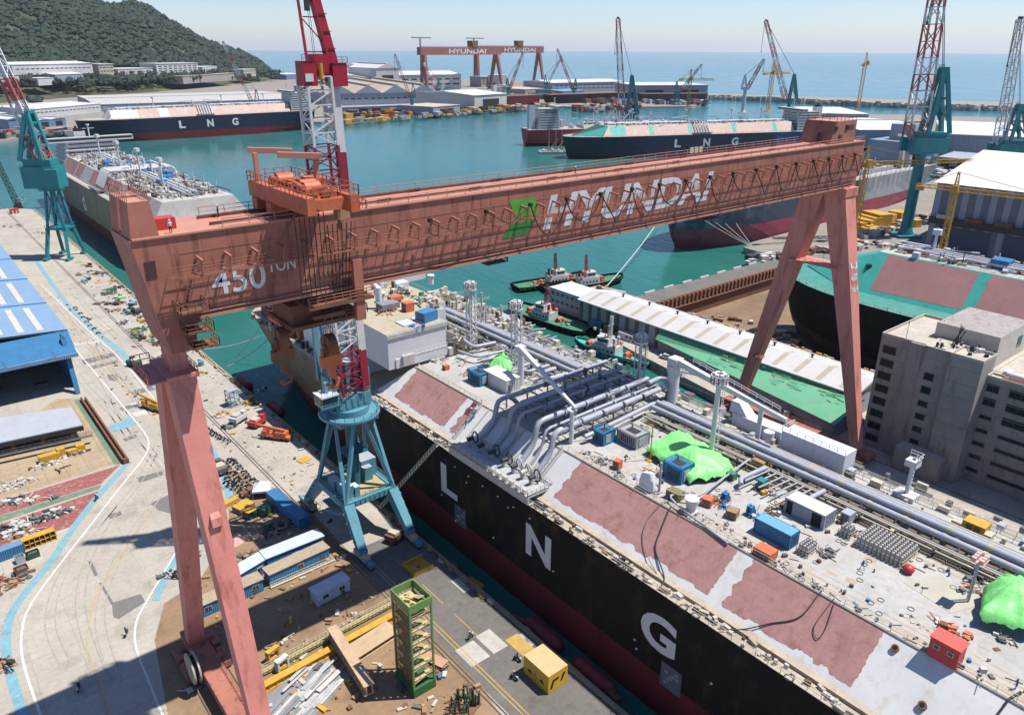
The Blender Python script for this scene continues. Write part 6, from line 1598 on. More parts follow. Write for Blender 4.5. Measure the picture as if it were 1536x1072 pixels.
van('white van parked on the pier beside the grey annex end', (212.6,168,0), R2(100)); van('white flatbed lorry parked by the annex wall nearest the grey office', (204.4,109,0), R2(98), kind='lorry'); van('white lorry loaded with gear midway along the annex wall', (210.2,150,0), R2(100), kind='lorry', cargo=mid); van('white pickup parked behind the right front gantry leg', (215.5,92,0), R2(60), kind='lorry', cargo=white)
# ------------------------------------------------------------------ left quay: blue hall, block yard, stores
bh = thing('blue_hall', 'big blue assembly hall at the left edge with skylight strips and dark open front', 'hall', (34,272,0))
HX, HY0, HY1 = 34.2, 272.0, 445.0
m = MB().box(HX-.6,HY0+6,0,HX,HY1,18.6).box(-120,HY1-.6,0,HX-.6,HY1,18.6).beam((HX-.6,HY0,0),(HX-.4,HY0+7,18.4),1.4,1.6).box(-120,HY0+30,0,-119,HY1,18)
for i in range(14): m.box(HX,HY0+10+i*12,0,HX+.35,HY0+10.6+i*12,18.4)
m.build('wall', blue, bh, world=True)
m = MB()
xr, zr = -14, 23.0
m.add([(36.2,283,19.2),(36.2,HY1+1,19.2),(xr,HY1+1,zr),(xr,283,zr),(-120,283,16),(-120,HY1+1,16)], [(0,1,2,3),(3,2,5,4)], 0)
m.add([(36.2,283,18.7),(36.2,HY1+1,18.7),(xr,HY1+1,zr-.5),(xr,283,zr-.5),(-120,283,15.5),(-120,HY1+1,15.5)], [(3,2,1,0),(4,5,2,3)], 0)
m.add([(36.2,283,18.7),(36.2,HY1+1,18.7),(36.2,HY1+1,19.2),(36.2,283,19.2)], [(0,1,2,3)], 0)
for y in (320,361,402): m.beam((36.2,y,19.35),(xr,y,zr+.15),.5,.35,1)
m.build('roof', [paint('hall_roof_blue', (.20,.315,.46), .5, .06, (.4,.4,.4), .15, .2), sblue], bh, world=True)
m = MB()
f = lambda x: 19.24+(36.2-x)/(36.2-xr)*(zr-19.2)
for y0, y1 in ((286,316),(324,357),(365,398),(406,438)):
    for x in (29.8,24.2,18.2,12,6,0): m.add([(x,y0,f(x)),(x,y1,f(x)),(x-1.9,y1,f(x-1.9)),(x-1.9,y0,f(x-1.9))], [(0,1,2,3)])
m.build('skylight', paint('skylight_cream', (.56,.53,.44), .4, .06), bh, world=True)
m = MB()
m.add([(36.2,283,18.9),(-120,283,18.9),(-120,274,13.6),(36.2,274,13.6)], [(0,1,2,3)], 0)
m.add([(36.2,283.3,18.6),(-120,283.3,18.6),(-120,274.3,13.2),(36.2,274.3,13.2)], [(3,2,1,0)], 0)
m.box(-120,273.2,12.4,36.4,274.6,13.6,1)
for i in range(8): m.beam((30-i*14,273.4,13.6),(29-i*14,272.6,16.4),.2,.2,1)
m.build('fascia', [blue, skyb], bh, world=True)
m = MB()
for i in range(30): m.rbox(R.uniform(-40,26),R.uniform(282,330),0,R.uniform(1,6),R.uniform(1,4),R.uniform(.6,3),0,R.choice((0,1)))
o = m.build('stored_gear', [mid, rustm], bh, world=True)
# low wall and rail by the block yard
m = MB().box(33.0,212.5,0,33.5,265,1.3).box(34.2,212.5,0,34.7,265,1.1).box(33.2,211.6,0,34.6,212.5,1.5)
m.solo('guard_wall', 'brown low guard rail along the block yard edge', 'guard rail', rustm, (33.8,239,0), world=True)
# the steel block
sb_ = thing('hull_block', 'big pale steel deck block on supports in the block yard by the blue hall', 'steel block', (5,245,0))
A, B_, C_, D_ = at(-60,634,5.2), at(107,610,5.2), at(124,637,5.2), at(-60,676,5.2)
MB().prism([A[:2],D_[:2],C_[:2],B_[:2]][::1],4.9,5.2,0).build('deck_plate', paint('block_grey', (.39,.41,.45), .6, .06, (.3,.25,.2), .2, .3), sb_, world=True)
m = MB()
for i in range(34):
    t = i/33; p, q = D_.lerp(C_,t), A.lerp(B_,t); m.beam((p.x,p.y,4.0),(q.x,q.y,4.0),.15,1.7)
m.beam((D_.x,D_.y,4.2),(C_.x,C_.y,4.2),.2,1.4); m.beam((C_.x,C_.y,4.2),(B_.x,B_.y,4.2),.2,1.4)
for t in (.15,.4,.65,.9):
    for s in (.1,.9): p = D_.lerp(C_,t).lerp(A.lerp(B_,t),s); m.box(p.x-.5,p.y-.5,0,p.x+.5,p.y+.5,3.3,1)
m.build('stiffener', [dark, rustm], sb_, world=True)
m = MB()
p = D_-V((0,3,4)); q = C_-V((-1.5,3,4)); m.rail([(p.x,p.y,2.6),(q.x,q.y,2.6)],1.2,1.6,.09); m.beam((p.x,p.y,2.5),(q.x,q.y,2.5),1.2,.12)
m.build('staging', mid, sb_, world=True)
def crate(label, loc, lx, ly, h, mt, rz=0, name='crate', cat='crate', legs=True, top=None, group=None):
    c = thing(name, label, cat, loc, rz, group)
    m = MB().rbox(0,0,.12,lx,ly,h-.12,0,0,1)
    for x in (-lx/2+.06,lx/2-.06):
        for y in (-ly/2+.06,ly/2-.06): m.box(x-.09,y-.09,0,x+.09,y+.09,h+.03)
    m.build('body', [mt, top or mt], c)
    MB().box(-lx/2-.04,-ly*.3,h*.25,-lx/2,-ly*.02,h*.85).box(-lx/2-.04,ly*.05,h*.25,-lx/2,ly*.33,h*.85).build('panel', mid, c)
    return c
for k, (px, py, lx, ly, h, lab) in enumerate(((76,690,5.4,2.2,2.1,'longest yellow box on the slab yard beside the steel block'),(93,684,1.9,2,2.6,'tall short yellow box on the slab yard'),(110,681,2.6,1.5,1.6,'low yellow box third in the slab yard row'),(122,676,2.2,1.8,2.1,'rightmost yellow box in the slab yard row'))):
    p = at(px,py); crate(lab, (p.x,p.y,0), lx, ly, h, yellow, .0, 'storage_box', 'storage box')
p = at(14,834); crate('blue storage container beside the yellow crate shelves at left', (p.x,p.y,0), 6.0, 2.4, 2.6, blue, .06, 'container', 'container', top=skyb)
p = at(53,817); c = thing('pallet_rack', 'yellow steel rack with compartments beside the blue container', 'rack', (p.x,p.y,0), .06)
m = MB().box(-4.4,-1,2.4,4.4,1,2.55).box(-4.4,-1,0,4.4,1,.15).box(-4.4,.85,.15,4.4,1,2.4)
for i in range(9): m.box(-4.4+i*1.08,-1,.15,-4.25+i*1.08,1,2.4)
m.box(-4.3,-1,1.2,4.3,.9,1.3); m.build('frame', yellow, c)
m = MB()
for i in range(8): m.box(-4.1+i*1.08,-.6,.2,-3.4+i*1.08,.6,.9).box(-4.1+i*1.08,-.6,1.35,-3.4+i*1.08,.6,1.9)
m.build('stored_parts', dark, c)
for lab, px, py, lx, ly, h, mt in (('small dark green skip at the end of the yellow rack',78,806,1.8,1.4,1.4,dgreen),('green skip below the yellow rack at left',50,835,2.6,1.6,1.5,dgreen),('pale steel bin near the green skip at left',31,842,1.8,1.8,1.6,lgrey),('rusty steel bin near the left edge, below the blue container',33,858,2.6,2,1.4,rustm)):
    p = at(px,py); c = thing('skip', lab, 'skip', (p.x,p.y,0), .1); m = MB(); 
    for a in ((-lx/2,-ly/2,lx/2,-ly/2+.08),(-lx/2,ly/2-.08,lx/2,ly/2),(-lx/2,-ly/2+.08,-lx/2+.08,ly/2-.08),(lx/2-.08,-ly/2+.08,lx/2,ly/2-.08)): m.box(a[0],a[1],0,a[2],a[3],h)
    m.box(-lx/2,-ly/2,0,lx/2,ly/2,.1).build('body', mt, c); MB().rbox(.1,0,.1,lx*.7,ly*.6,h*.7).build('contents', mid, c)
def heap(x, y, rx, ry, n, mats, s0, s1, rz=0, m=None, z=0, hz_=1.0):
    m = m or MB()
    for i in range(n):
        a = R.random()*TAU; q = math.sqrt(R.random()); px, py = x+rx*q*math.cos(a), y+ry*q*math.sin(a); s = R.uniform(s0,s1)
        k = R.random(); b_ = mats[R.randrange(len(mats))]
        if k < .45: m.rbox(px,py,z,s,s*R.uniform(.3,1),s*R.uniform(.2,.8)*hz_,R.random()*3,b_)
        elif k < .8: t = R.random()*TAU; m.beam((px,py,z+.1+R.random()*.6*hz_),(px+s*1.6*math.cos(t),py+s*1.6*math.sin(t),z+.1+R.random()*.9*hz_),s*.16,s*.16,b_)
        else: m.dome((px,py,z),s*.5,b_,6,3,R.uniform(.5,1.1))
    return m
YM = [dwhite, dark, rustm, cream, tan, yellow, sblue, mid, green]
m = MB()
for px, py, rx, ry, n, cs in ((20,728,6,2.6,60,(0,0,3)),(62,700,5,1.2,26,(0,7,3)),(10,755,4,2,34,(0,7)),(40,752,3,1.2,16,(0,3)),(25,790,5,2.2,80,(0,0,1,7)),(62,778,4.5,1.6,70,(0,0,1,7)),(85,772,3.6,1.6,50,(0,1,7)),(10,800,4,1.6,40,(0,1,2)),(30,803,4,1.2,30,(0,0,4)),(82,746,1.6,.6,8,(7,0)),
                          (20,870,4,2,30,(2,4,7)),(2,880,4,3,30,(4,2)),(6,1000,2,4,24,(4,1,2)),(90,705,2,1,10,(4,1)),(112,682,4,.7,18,(0,7))):
    p = at(px,py); heap(p.x,p.y,rx,ry,n,cs,.5,1.6,m=m)
o = m.build('steel_offcuts', YM); o['kind'] = 'stuff'
m = MB()
for px, py, rx, ry, n, cs in ((285,1035,1.4,.8,16,(0,7,3)),(316,1022,2,.8,16,(0,6,7)),(425,792,6,1.4,70,(4,2,1,4,0)),(360,838,5.5,1.0,60,(4,2,7)),(470,760,2.5,2.5,30,(0,4,7)),(450,850,5,1.4,50,(2,4,0,6)),(400,868,5,1.2,40,(7,0,4)),(345,890,4,1,50,(7,0,7)),(405,845,3,.8,20,(4,2)),(505,835,2.6,1.2,26,(3,4,5)),
                          (265,858,4,1.4,36,(7,1,0)),(285,835,2.5,1.6,20,(7,6,1)),(530,930,3,2,20,(4,2,3)),(560,965,3,1,20,(2,4,3)),(420,965,3,1.2,14,(3,4)),(650,1015,3,1.6,22,(2,6,1)),(610,1030,2,1.4,14,(1,7)),(700,1040,3,2,14,(4,2)),
                          (330,622,3,2,24,(1,0,5)),(345,640,3,1.5,20,(1,8,0)),(390,585,2,1.6,18,(4,0,1)),(375,604,2.6,2.2,30,(8,1,8,5)),(350,690,2,1.2,8,(1,)),(400,650,3,2,16,(1,7)),(152,410,3,3,20,(0,7,2)),(150,455,3,2,18,(7,2)),(130,425,1.6,3,16,(3,4)),(170,440,2,3,18,(8,4,0)),(190,470,2,3,20,(3,8)),(110,465,1.2,4,12,(0,1)),(133,478,1.0,3,12,(1,)),(60,350,4,6,24,(3,7)),(20,340,6,10,30,(3,7,2)),(95,300,3,14,24,(3,4,0)),(30,300,6,20,30,(3,4,7)),(230,540,2,2,10,(3,7)),(255,530,2,3,12,(3,4)),(280,545,2,3,12,(4,7)),(300,560,2,4,14,(5,4))):
    p = at(px,py); heap(p.x,p.y,rx,ry,n,cs,.4,1.3,m=m)
for i in range(46):
    y = R.uniform(270,450); heap(R.uniform(64,76.5),y,R.uniform(.6,2.2),R.uniform(.8,5),R.randrange(6,22),R.choice(((1,7,2),(0,7),(4,3,1),(5,7),(2,1),(8,7),(6,0,1))),.5,1.8,m=m)
for i in range(140):
    x = R.uniform(77.2,78.1); y = R.uniform(100,440); m.rbox(x,y,0,R.uniform(.3,.9),R.uniform(.4,2.2),R.uniform(.2,.9),0,R.choice((4,2,5,3,4)))
for i in range(420):                                            # scattered small gear along the quay
    x, y = (R.uniform(63,77), R.uniform(150,420)) if R.random() < .5 else (R.uniform(40,61), R.uniform(150,420))
    if 40 < x < 61 and y > 270 and R.random() < .5: continue
    s_ = R.uniform(.15,.7); k = R.random()
    if k < .6: m.rbox(x,y,0,s_,s_*R.uniform(.5,3),s_*.7,R.random()*3,R.choice((0,1,2,3,4,5,7,7)))
    else: a = R.random()*TAU; m.beam((x,y,.1),(x+2.4*math.cos(a)*R.random(),y+2.4*math.sin(a)*R.random(),.12),.1,.1,R.choice((1,2,4)))
for i in range(240):
    x, y = R.uniform(30,61), R.uniform(82,150); s_ = R.uniform(.15,.8); m.rbox(x,y,.03,s_,s_*R.uniform(.5,3),s_*.6,R.random()*3,R.choice((0,2,3,4,4,5,7)))
o = m.build('quay_scrap', YM); o['kind'] = 'stuff'
# site huts: four long blue ones in two rows, pale one in front
def hut(label, a, b_, w_, h, wall, roof, wins=2, name='site_hut', steps=False):
    a, b_ = V(a), V(b_); d = b_-a; L = d.length; rz = math.atan2(d.y,d.x); c = (a+b_)/2
    t = thing(name, label, 'hut', (c.x,c.y,0), rz)
    m = MB().box(-L/2,-w_/2,.2,L/2,w_/2,h,0); m.box(-L/2,-w_/2,0,-L/2+.4,w_/2,.2).box(L/2-.4,-w_/2,0,L/2,w_/2,.2)
    m.build('wall', wall, t)
    MB().box(-L/2-.25,-w_/2-.25,h,L/2+.25,w_/2+.25,h+.16).build('roof', roof, t)
    for i in range(wins):
        x = -L/2+L*(i+.5)/wins
        f_ = MB().box(x-.75,-w_/2-.07,1.3,x+.75,-w_/2,2.3).build('window', white, t); MB().box(x-.65,-w_/2-.1,1.4,x-.05,-w_/2-.06,2.2).box(x+.05,-w_/2-.1,1.4,x+.65,-w_/2-.06,2.2).build('pane', glass, f_)
    MB().box(L/2-2.2,-w_/2-.06,.2,L/2-1.4,-w_/2,2.2).build('door', mid, t)
    return t
tanroof = paint('hut_roof_tan', (.38,.30,.21), .8, .12, (.2,.15,.1), .4, .6); paleroof = paint('hut_roof_pale', (.50,.55,.62), .6, .08, (.3,.28,.25), .25, .5)
hb2 = paint('hut_blue', (.06,.27,.50), .5, .08, (.08,.12,.16), .25, .6, 1, ribs=(.4,'h'))
def G(px, py): p = at(px,py); return (p.x,p.y,0)
hut('blue site hut with tan roof, partly behind the left gantry legs', G(298,922), G(392,880), 3.0, 3.0, hb2, tanroof, 4)
hut('blue site hut with pale roof in the back row at left', G(350,880), G(396,852), 3.2, 3.4, hb2, paleroof, 2)
hut('blue site hut with grey tan roof in the front row at right', G(402,874), G(490,833), 3.0, 3.0, hb2, tanroof, 1)
hut('longest blue site hut with pale grey roof in the back row at right', G(398,852), G(482,818), 3.4, 3.6, hb2, paleroof, 1)
hut('pale grey site cabin with two windows standing on the dirt yard', G(472,905), G(520,880), 3.0, 3.0, paint('cabin_pale', (.52,.60,.68), .6, .06, (.3,.3,.3), .25, .6, 1), paleroof, 2)
m = MB(); a, b_ = V(G(404,880)), V(G(500,838)); m.rail([a+V((0,-.6,.3)),b_+V((0,-.6,.3))],1.1,.9,.09,0,2); m.beam(a+V((0,-.6,.3)),b_+V((0,-.6,.3)),.9,.12); m.solo('walkway_rail', 'pale railed walkway in front of the front blue hut at right', 'walkway', cream, a, world=True)
for lab, px, py, px2, py2, h, mt in (('long dark blue container in the crane shade beside the quay rails', 408,748,458,790,2.8,blue),):
    a, b_ = V(G(px,py)), V(G(px2,py2)); c = (a+b_)/2; crate(lab, c, (b_-a).length, 3.0, h, mt, math.atan2((b_-a).y,(b_-a).x), 'container', 'container')
t = thing('canopy_tent', 'white peaked canopy tent beside the blue container', 'tent', G(394,742), -.5)
MB().add([(-2.2,-2.2,2.4),(2.2,-2.2,2.4),(2.2,2.2,2.4),(-2.2,2.2,2.4),(0,0,4.2)], [(0,1,4),(1,2,4),(2,3,4),(3,0,4)]).box(-2.2,-2.2,1.9,2.2,-2.16,2.4).box(-2.2,2.16,1.9,2.2,2.2,2.4).box(-2.2,-2.16,.2,-2.16,2.16,2.4).box(2.16,-2.16,.2,2.2,2.16,2.4).build('cover', paint('tent_white', (.72,.73,.74), .6, .04), t)
m = MB()
for x in (-2.1,2.1):
    for y in (-2.1,2.1): m.tube((x,y,0),(x,y,2.4),.05,6)
m.build('pole', grey, t)
for lab, px, py, lx, ly, h, mt, rz in (('long yellow box beside the front gantry leg',345,756,4.6,1.5,1.1,yellow,.3),('brown crate left of the tent',366,744,1.8,1.6,1.3,rustm,.3),('second brown crate nearer the tent',377,739,1.8,1.6,1.4,rustm,.3),('ochre topped dark crate below the tent',366,764,4.4,3.2,1.6,tan,.3),('dark green covered skip below the ochre crate',377,774,3.0,2.4,2.0,dgreen,.4),('green covered skip near the blue container',398,770,2.8,2.4,2.2,dgreen,.4),('small green bin in the crane shade',403,790,1.8,1.5,1.3,green,.4)):
    p = G(px,py); crate(lab, p, lx, ly, h, mt, rz, top=(yellow if 'ochre' in lab else None))
MB().add([(-2,-1.6,0),(1.8,-1.4,0),(2.1,1.2,0),(-1.7,1.5,0),(-1,-.6,1.4),(.9,-.7,1.1),(1,.5,1.5),(-.8,.6,1.0)], [(0,1,5,4),(1,2,6,5),(2,3,7,6),(3,0,4,7),(4,5,6,7)]).solo('covered_pile', 'pink covered pile by the front gantry leg', 'pile', paint('pink_sheet', (.60,.36,.33), .7, .12), G(356,812), .2)
for lab, px, py, lx, ly, h in (('big yellow steel plate box lying at the quay edge in the girder shade',627,850,5.2,5.0,.9),):
    p = G(px,py); c = thing('steel_box', lab, 'steel box', p, 0); MB().box(-2.6,-2.5,0,2.6,2.5,.15).box(-2.6,-2.5,.15,2.6,-2.1,1.0).box(-2.6,2.1,.15,2.6,2.5,.9).box(-2.6,-2.1,.15,-2.3,2.1,.8).build('frame', yellow, c)
    MB().box(-.4,-.4,.15,.4,.4,.5).build('lug', tan, c)
for lab, px, py, lx, ly, rz in (('yellow flat steel pallet near the quay edge by the crane',456,690,3.4,2.6,.25),('yellow flat pallet lying on the quay beyond the left leg',148,424,3,2.2,.1),('small yellow flat pallet nearer the teal crane',118,393,3.4,1.6,.05)):
    c = thing('flat_pallet', lab, 'pallet', G(px,py), rz); MB().box(-lx/2,-ly/2,.1,lx/2,ly/2,.24).build('deck', yellow, c); MB().box(-lx/2,-ly/2,0,lx/2,-ly/2+.3,.1).box(-lx/2,ly/2-.3,0,lx/2,ly/2,.1).build('runner', tan, c)
# the yellow steel box with black marks
bx = thing('equipment_box', 'tall yellow box with black slanted marks standing on the quay lane', 'equipment box', (73.3,79.4,0))
MB().box(-2.35,-3.45,.1,2.35,3.45,4.2,0,1).build('body', [paint('box_yellow', (.68,.40,.035), .5, .08, (.3,.17,.06), .25, .6, 1), paint('box_top', (.62,.42,.22), .7, .1, (.4,.25,.12), .3, .4)], bx)
m = MB()
m.add([(-2.0,-3.48,1.0),(-1.4,-3.48,1.0),(-.9,-3.48,2.4),(.2,-3.48,2.4),(.2,-3.48,2.9),(-1.3,-3.48,2.9)], [(0,1,2,3,4,5)]).add([(.5,-3.48,1.5),(1.0,-3.48,1.5),(1.9,-3.48,3.2),(1.2,-3.48,3.2)],[(0,1,2,3)])
for y in (-2.4,.9): m.add([(-2.38,y+1.5,1.6),(-2.38,y,1.3),(-2.38,y+.6,2.3)], [(0,1,2)])
m.build('black_marks', black, bx)
m = MB().box(-2.37,-.05,.15,-2.35,.05,4.15).box(-2.4,.2,1.8,-2.35,.4,2.3); m.build('door_seam', mid, bx)
# green stair tower and steel beams in the dirt yard
stt = thing('stair_tower', 'tall yellow green steel stair tower with open flights on the dirt yard', 'stair tower', (54,93.3,0))
tg = paint('tower_green', (.15,.27,.085), .55, .12, RUST, .25, .6); tdk = paint('tower_dark_green', (.03,.13,.045), .55, .1)
X0, X1, Y0, Y1, H_ = 51.9, 56.2, 90.6, 96.4, 20.3
m = MB()
for x in (X0,X1):
    for y in (Y0,Y1): m.box(x-.16,y-.16,1.8,x+.16,y+.16,H_)
m.box(X0-.2,Y0-.2,0,X1+.2,Y1+.2,1.9,1)
for a in ((X0-.2,Y0-.2,X1+.2,Y0),(X0-.2,Y1,X1+.2,Y1+.2),(X0-.2,Y0,X0,Y1),(X1,Y0,X1+.2,Y1)): m.box(a[0],a[1],H_-1.5,a[2],a[3],H_+.1)
m.build('frame', [tg, tdk], stt, world=True)
m = MB()
for k in range(6):
    z = 3.2+k*2.75
    m.box(X0+.2,Y0+.1,z,X1-.2,Y0+1.5,z+.12).box(X0+.2,Y1-1.5,z+1.3,X1-.2,Y1-.1,z+1.42)
    m.beam((X0+1,Y0+1.5,z+.06),(X0+1,Y1-1.5,z+1.36),1.3,.14); m.beam((X1-1,Y1-1.5,z+1.36),(X1-1,Y0+1.5,z+2.8),1.3,.14)
    m.rail([(X0+.1,Y0,z),(X1-.1,Y0,z)],1.1,1.3,.09); m.beam((X0,Y0,z-.2),(X1,Y0,z+1.0),.12); m.rail([(X0,Y0,z),(X0,Y1,z)],1.1,1.3,.08)
m.box(X0+.2,Y0+.2,H_-1.9,X1-.2,Y1-.2,H_-1.8); heap((X0+X1)/2,(Y0+Y1)/2,1.5,2,18,(0,),.5,1.4,m=m,z=H_-1.8)
m.build('stair_flight', paint('stair_tan', (.50,.42,.22), .7, .15, RUST, .3, .8), stt, world=True)
m = MB()
for i in range(15): y = Y0+.35+i*.37; m.box(X0-.1,y,1.9,X0-.02,y+.12,H_-1.5)
m.build('slat_side', paint('slat_brown', (.13,.10,.05), .7, .2), stt, world=True)
def girderline(label, a, b_, w_, h, mt, name='steel_beam', mt2=None, z=0):
    a, b_ = V(a), V(b_); d = b_-a; L = d.length; c = (a+b_)/2
    t = thing(name, label, 'steel beam', (c.x,c.y,z), math.atan2(d.y,d.x))
    m = MB().box(-L/2,-w_/2,h-.16,L/2,w_/2,h,0).box(-L/2,-w_/2,0,L/2,w_/2,.16).box(-L/2,-w_*.3,.16,L/2,-w_*.3+.12,h-.16).box(-L/2,w_*.3-.12,.16,L/2,w_*.3,h-.16)
    m.build('body', mt, t)
    m = MB()
    for i in range(int(L/1.4)): m.box(-L/2+.7+i*1.4-.05,-w_*.45,.16,-L/2+.7+i*1.4+.05,w_*.45,h-.17)
    m.build('stiffener', mt2 or mt, t)
    return t
girderline('long yellow lattice walkway beam across the dirt yard, nearest one', G(386,1040), G(595,925), 1.5, 1.3, yellow, 'walkway_beam')
t = girderline('yellow railed walkway beam lying behind the nearest yellow one', G(388,1016), G(590,908), 1.4, .8, paint('beam_olive', (.36,.30,.10), .6, .2), 'walkway_beam')
a, b_ = V(G(388,1016)), V(G(590,908)); m = MB(); o3 = V((0,.7,.8)); m.rail([a+o3,b_+o3],1.0,.9,.1,0,2); m.rail([a-V((0,.7,-.8)),b_-V((0,.7,-.8))],1.0,.9,.1,0,2); m.build('railing', cream, t, world=True)
girderline('pale tan box beam leaning across the yellow beams', G(500,960), G(556,1050), 2.0, 2.2, paint('beam_tan', (.50,.36,.23), .7, .12, RUST, .3, .6), z=1.4)
girderline('broad tan steel plate beam beside the stair tower', G(528,985), G(590,945), 4.2, 1.2, paint('plate_tan', (.48,.35,.22), .7, .12, (.3,.2,.12), .3, .6), mt2=yellow)
girderline('tan frame beam lying right of the stair tower', G(636,985), G(668,1000), 2.2, .8, paint('beam_rose', (.50,.28,.18), .7, .15), mt2=tan)
for lab, px, py, mt in (('yellow end frame standing near the front gantry leg',410,988,yellow),('white topped yellow bracket beside it',424,1002,white)):
    t = thing('end_frame', lab, 'frame', G(px,py), .3); MB().box(-1.3,-.5,0,-.9,.5,2.4).box(.9,-.5,0,1.3,.5,2.4).box(-1.3,-.5,2.0,1.3,.5,2.5).build('frame', mt, t); MB().box(-.9,-.4,.3,.9,.4,.7).build('brace', yellow, t)
p = G(456,1040); t = thing('sheeted_stack', 'grey corrugated sheets stacked at the bottom of the dirt yard', 'sheet stack', p, .42)
m = MB(); 
for i in range(30): m.rbox(R.uniform(-6,6),R.uniform(-5,5),.1+i*.025,R.uniform(5,9),R.uniform(.5,1.2),.05,R.uniform(-.06,.06),R.choice((0,1,2)))
m.rbox(0,0,0,15,10,.12,0,1); m.build('sheets', [paint('sheet_grey', (.42,.43,.43), .6, .2, (.2,.18,.15), .4, .7), grey, dwhite], t)
# stacked dark green posts
t = thing('post_rack', 'cluster of dark green upright posts at the bottom of the dirt yard', 'post rack', G(695,1062), .3)
m = MB()
for i in range(44): x, y = R.uniform(-2.4,2.4), R.uniform(-2,2); h = R.uniform(1.4,3.6); m.tube((x,y,.2),(x,y,h),.14,6,0); m.dome((x,y,h),.2,0,6,3)
m.build('post', dgreen, t); MB().box(-2.6,-2.2,0,2.6,2.2,.2).build('tray', rustm, t)
# trucks, lifts, machines on the quay
def mobile_crane(label, loc, rz, mt):
    t = thing('mobile_crane', label, 'mobile crane', loc, rz)
    MB().box(-4.4,-1.3,.7,4.4,1.3,1.5).box(2.8,-1.3,1.5,4.4,1.3,2.9).build('chassis', mt, t)
    for x in (-3.2,-1.9,2.0,3.3):
        for s in (-1,1): MB().tube((x,s*.95,.55),(x,s*1.35,.55),.55,10).build('wheel', black, t)
    MB().box(-3.2,-1.2,1.5,.2,1.2,2.7).box(.2,-1.2,1.5,1.6,-.3,3.0).build('upper_body', mt, t); MB().box(1.55,-1.1,2.1,1.66,-.4,2.8).box(4.36,-1.1,2,4.45,1.1,2.7).build('window', glass, t)
    MB().beam((-2.6,.2,3.0),(6.4,.2,4.2),.8,.9,0,.5,.55).build('boom', mt, t)
    return t
mobile_crane('yellow mobile crane on the quay road beside the left gantry leg', G(232,614), R2(112), yellow)
mobile_crane('orange mobile lift truck with its arm laid along, near the quay edge', G(417,658), R2(128), orange)
def tractor(label, loc, rz, mt, s=1.0):
    t = thing('transporter', label, 'transporter', loc, rz); m = MB().box(-2.6,-1.5,.8,2.6,1.5,2.2).box(-1.8,-1.2,2.2,.6,1.2,2.8,1).box(1,-1.4,2.2,2.5,0,3.2)
    m.build('body', [mt, cream], t)
    for x in (-1.9,-.6,.7,1.9):
        for d in (-1,1): MB().tube((x,d*1.1,.5),(x,d*1.5,.5),.5,10).build('wheel', black, t)
    MB().box(2.46,-1.3,2.4,2.54,-.1,3.0).build('window', glass, t)
    return t
tractor('dark green transporter truck driving on the quay road beside the leg top', G(202,549), R2(110), dgreen)
tractor('dark truck on the quay left of the red front leg, by the bike park', G(330,708), R2(95), mid)
tractor('black tank trailer parked under the girder nose', G(205,468), R2(100), mid)
crate('blue box trailer parked by the black tank trailer', G(200,462), 3.4, 2.6, 2.8, blue, R2(60), 'trailer_box', 'trailer', top=skyb)
tractor('brown forklift tractor between the legs of the blue crane', G(595,808), R2(20), rustm)
tractor('white aerial work vehicle on the quay right of the left leg', G(358,632), R2(30), white)
tractor('red low machine near the green gear on the quay', G(386,638), R2(30), red)
t = thing('scaffold_cage', 'open pale blue steel cage tower standing on the quay', 'scaffold', G(350,607), .2); MB().lattice((0,0,0),(0,0,5.4),3.2,3.0,3,.2,.14).build('frame', cblue, t); MB().box(-1.5,-1.5,5.4,1.5,1.5,5.55).build('deck', lgrey, t)
t = thing('scaffold_cage', 'green openwork frame lying on the quay beyond the girder nose', 'scaffold', G(165,440), .4); MB().lattice((-3,0,1.2),(3,0,1.2),2.2,2.0,4,.2,.14).build('frame', green, t); MB().box(-3,-1.2,0,3,1.2,.15).build('deck', dgreen, t)
MB().tube((-1.6,0,.7),(1.6,0,.7),.7,10).box(-1.2,-.6,0,1.2,.6,.3).solo('tank', 'bright green small tank on the quay beyond the girder nose', 'tank', paint('lime', (.25,.55,.18), .5, .1), G(183,448), .1)
MB().tube((0,0,0),(0,0,1.6),1.0,12).tube((0,0,1.6),(0,0,1.7),1.08,12).solo('tub', 'pale blue round tub on the quay right of the leg top', 'tub', cblue, G(302,548))
t = thing('toilet_cabins', 'red portable cabin on the far left quay by the dark lattice boom', 'cabin', G(22,320), .1); MB().box(-2.6,-1.5,0,2.6,1.5,3.2).build('wall', red, t); MB().box(-1.6,-1.56,.1,-.6,-1.5,2.2).box(.6,-1.56,.1,1.6,-1.5,2.2).build('door', dwhite, t)
t = thing('crawler_crane_boom', 'dark lattice boom standing at the left edge of the quay', 'crane', G(28,312), 0)
MB().box(-2.6,-3.4,.2,2.6,3.4,1.4).box(-2,-3,1.4,2,3.4,4).build('carbody', dark, t); MB().lattice((0,2,3),(-9,-3,46),2.8,2.2,18,.34,.2).build('boom', dgreen, t)
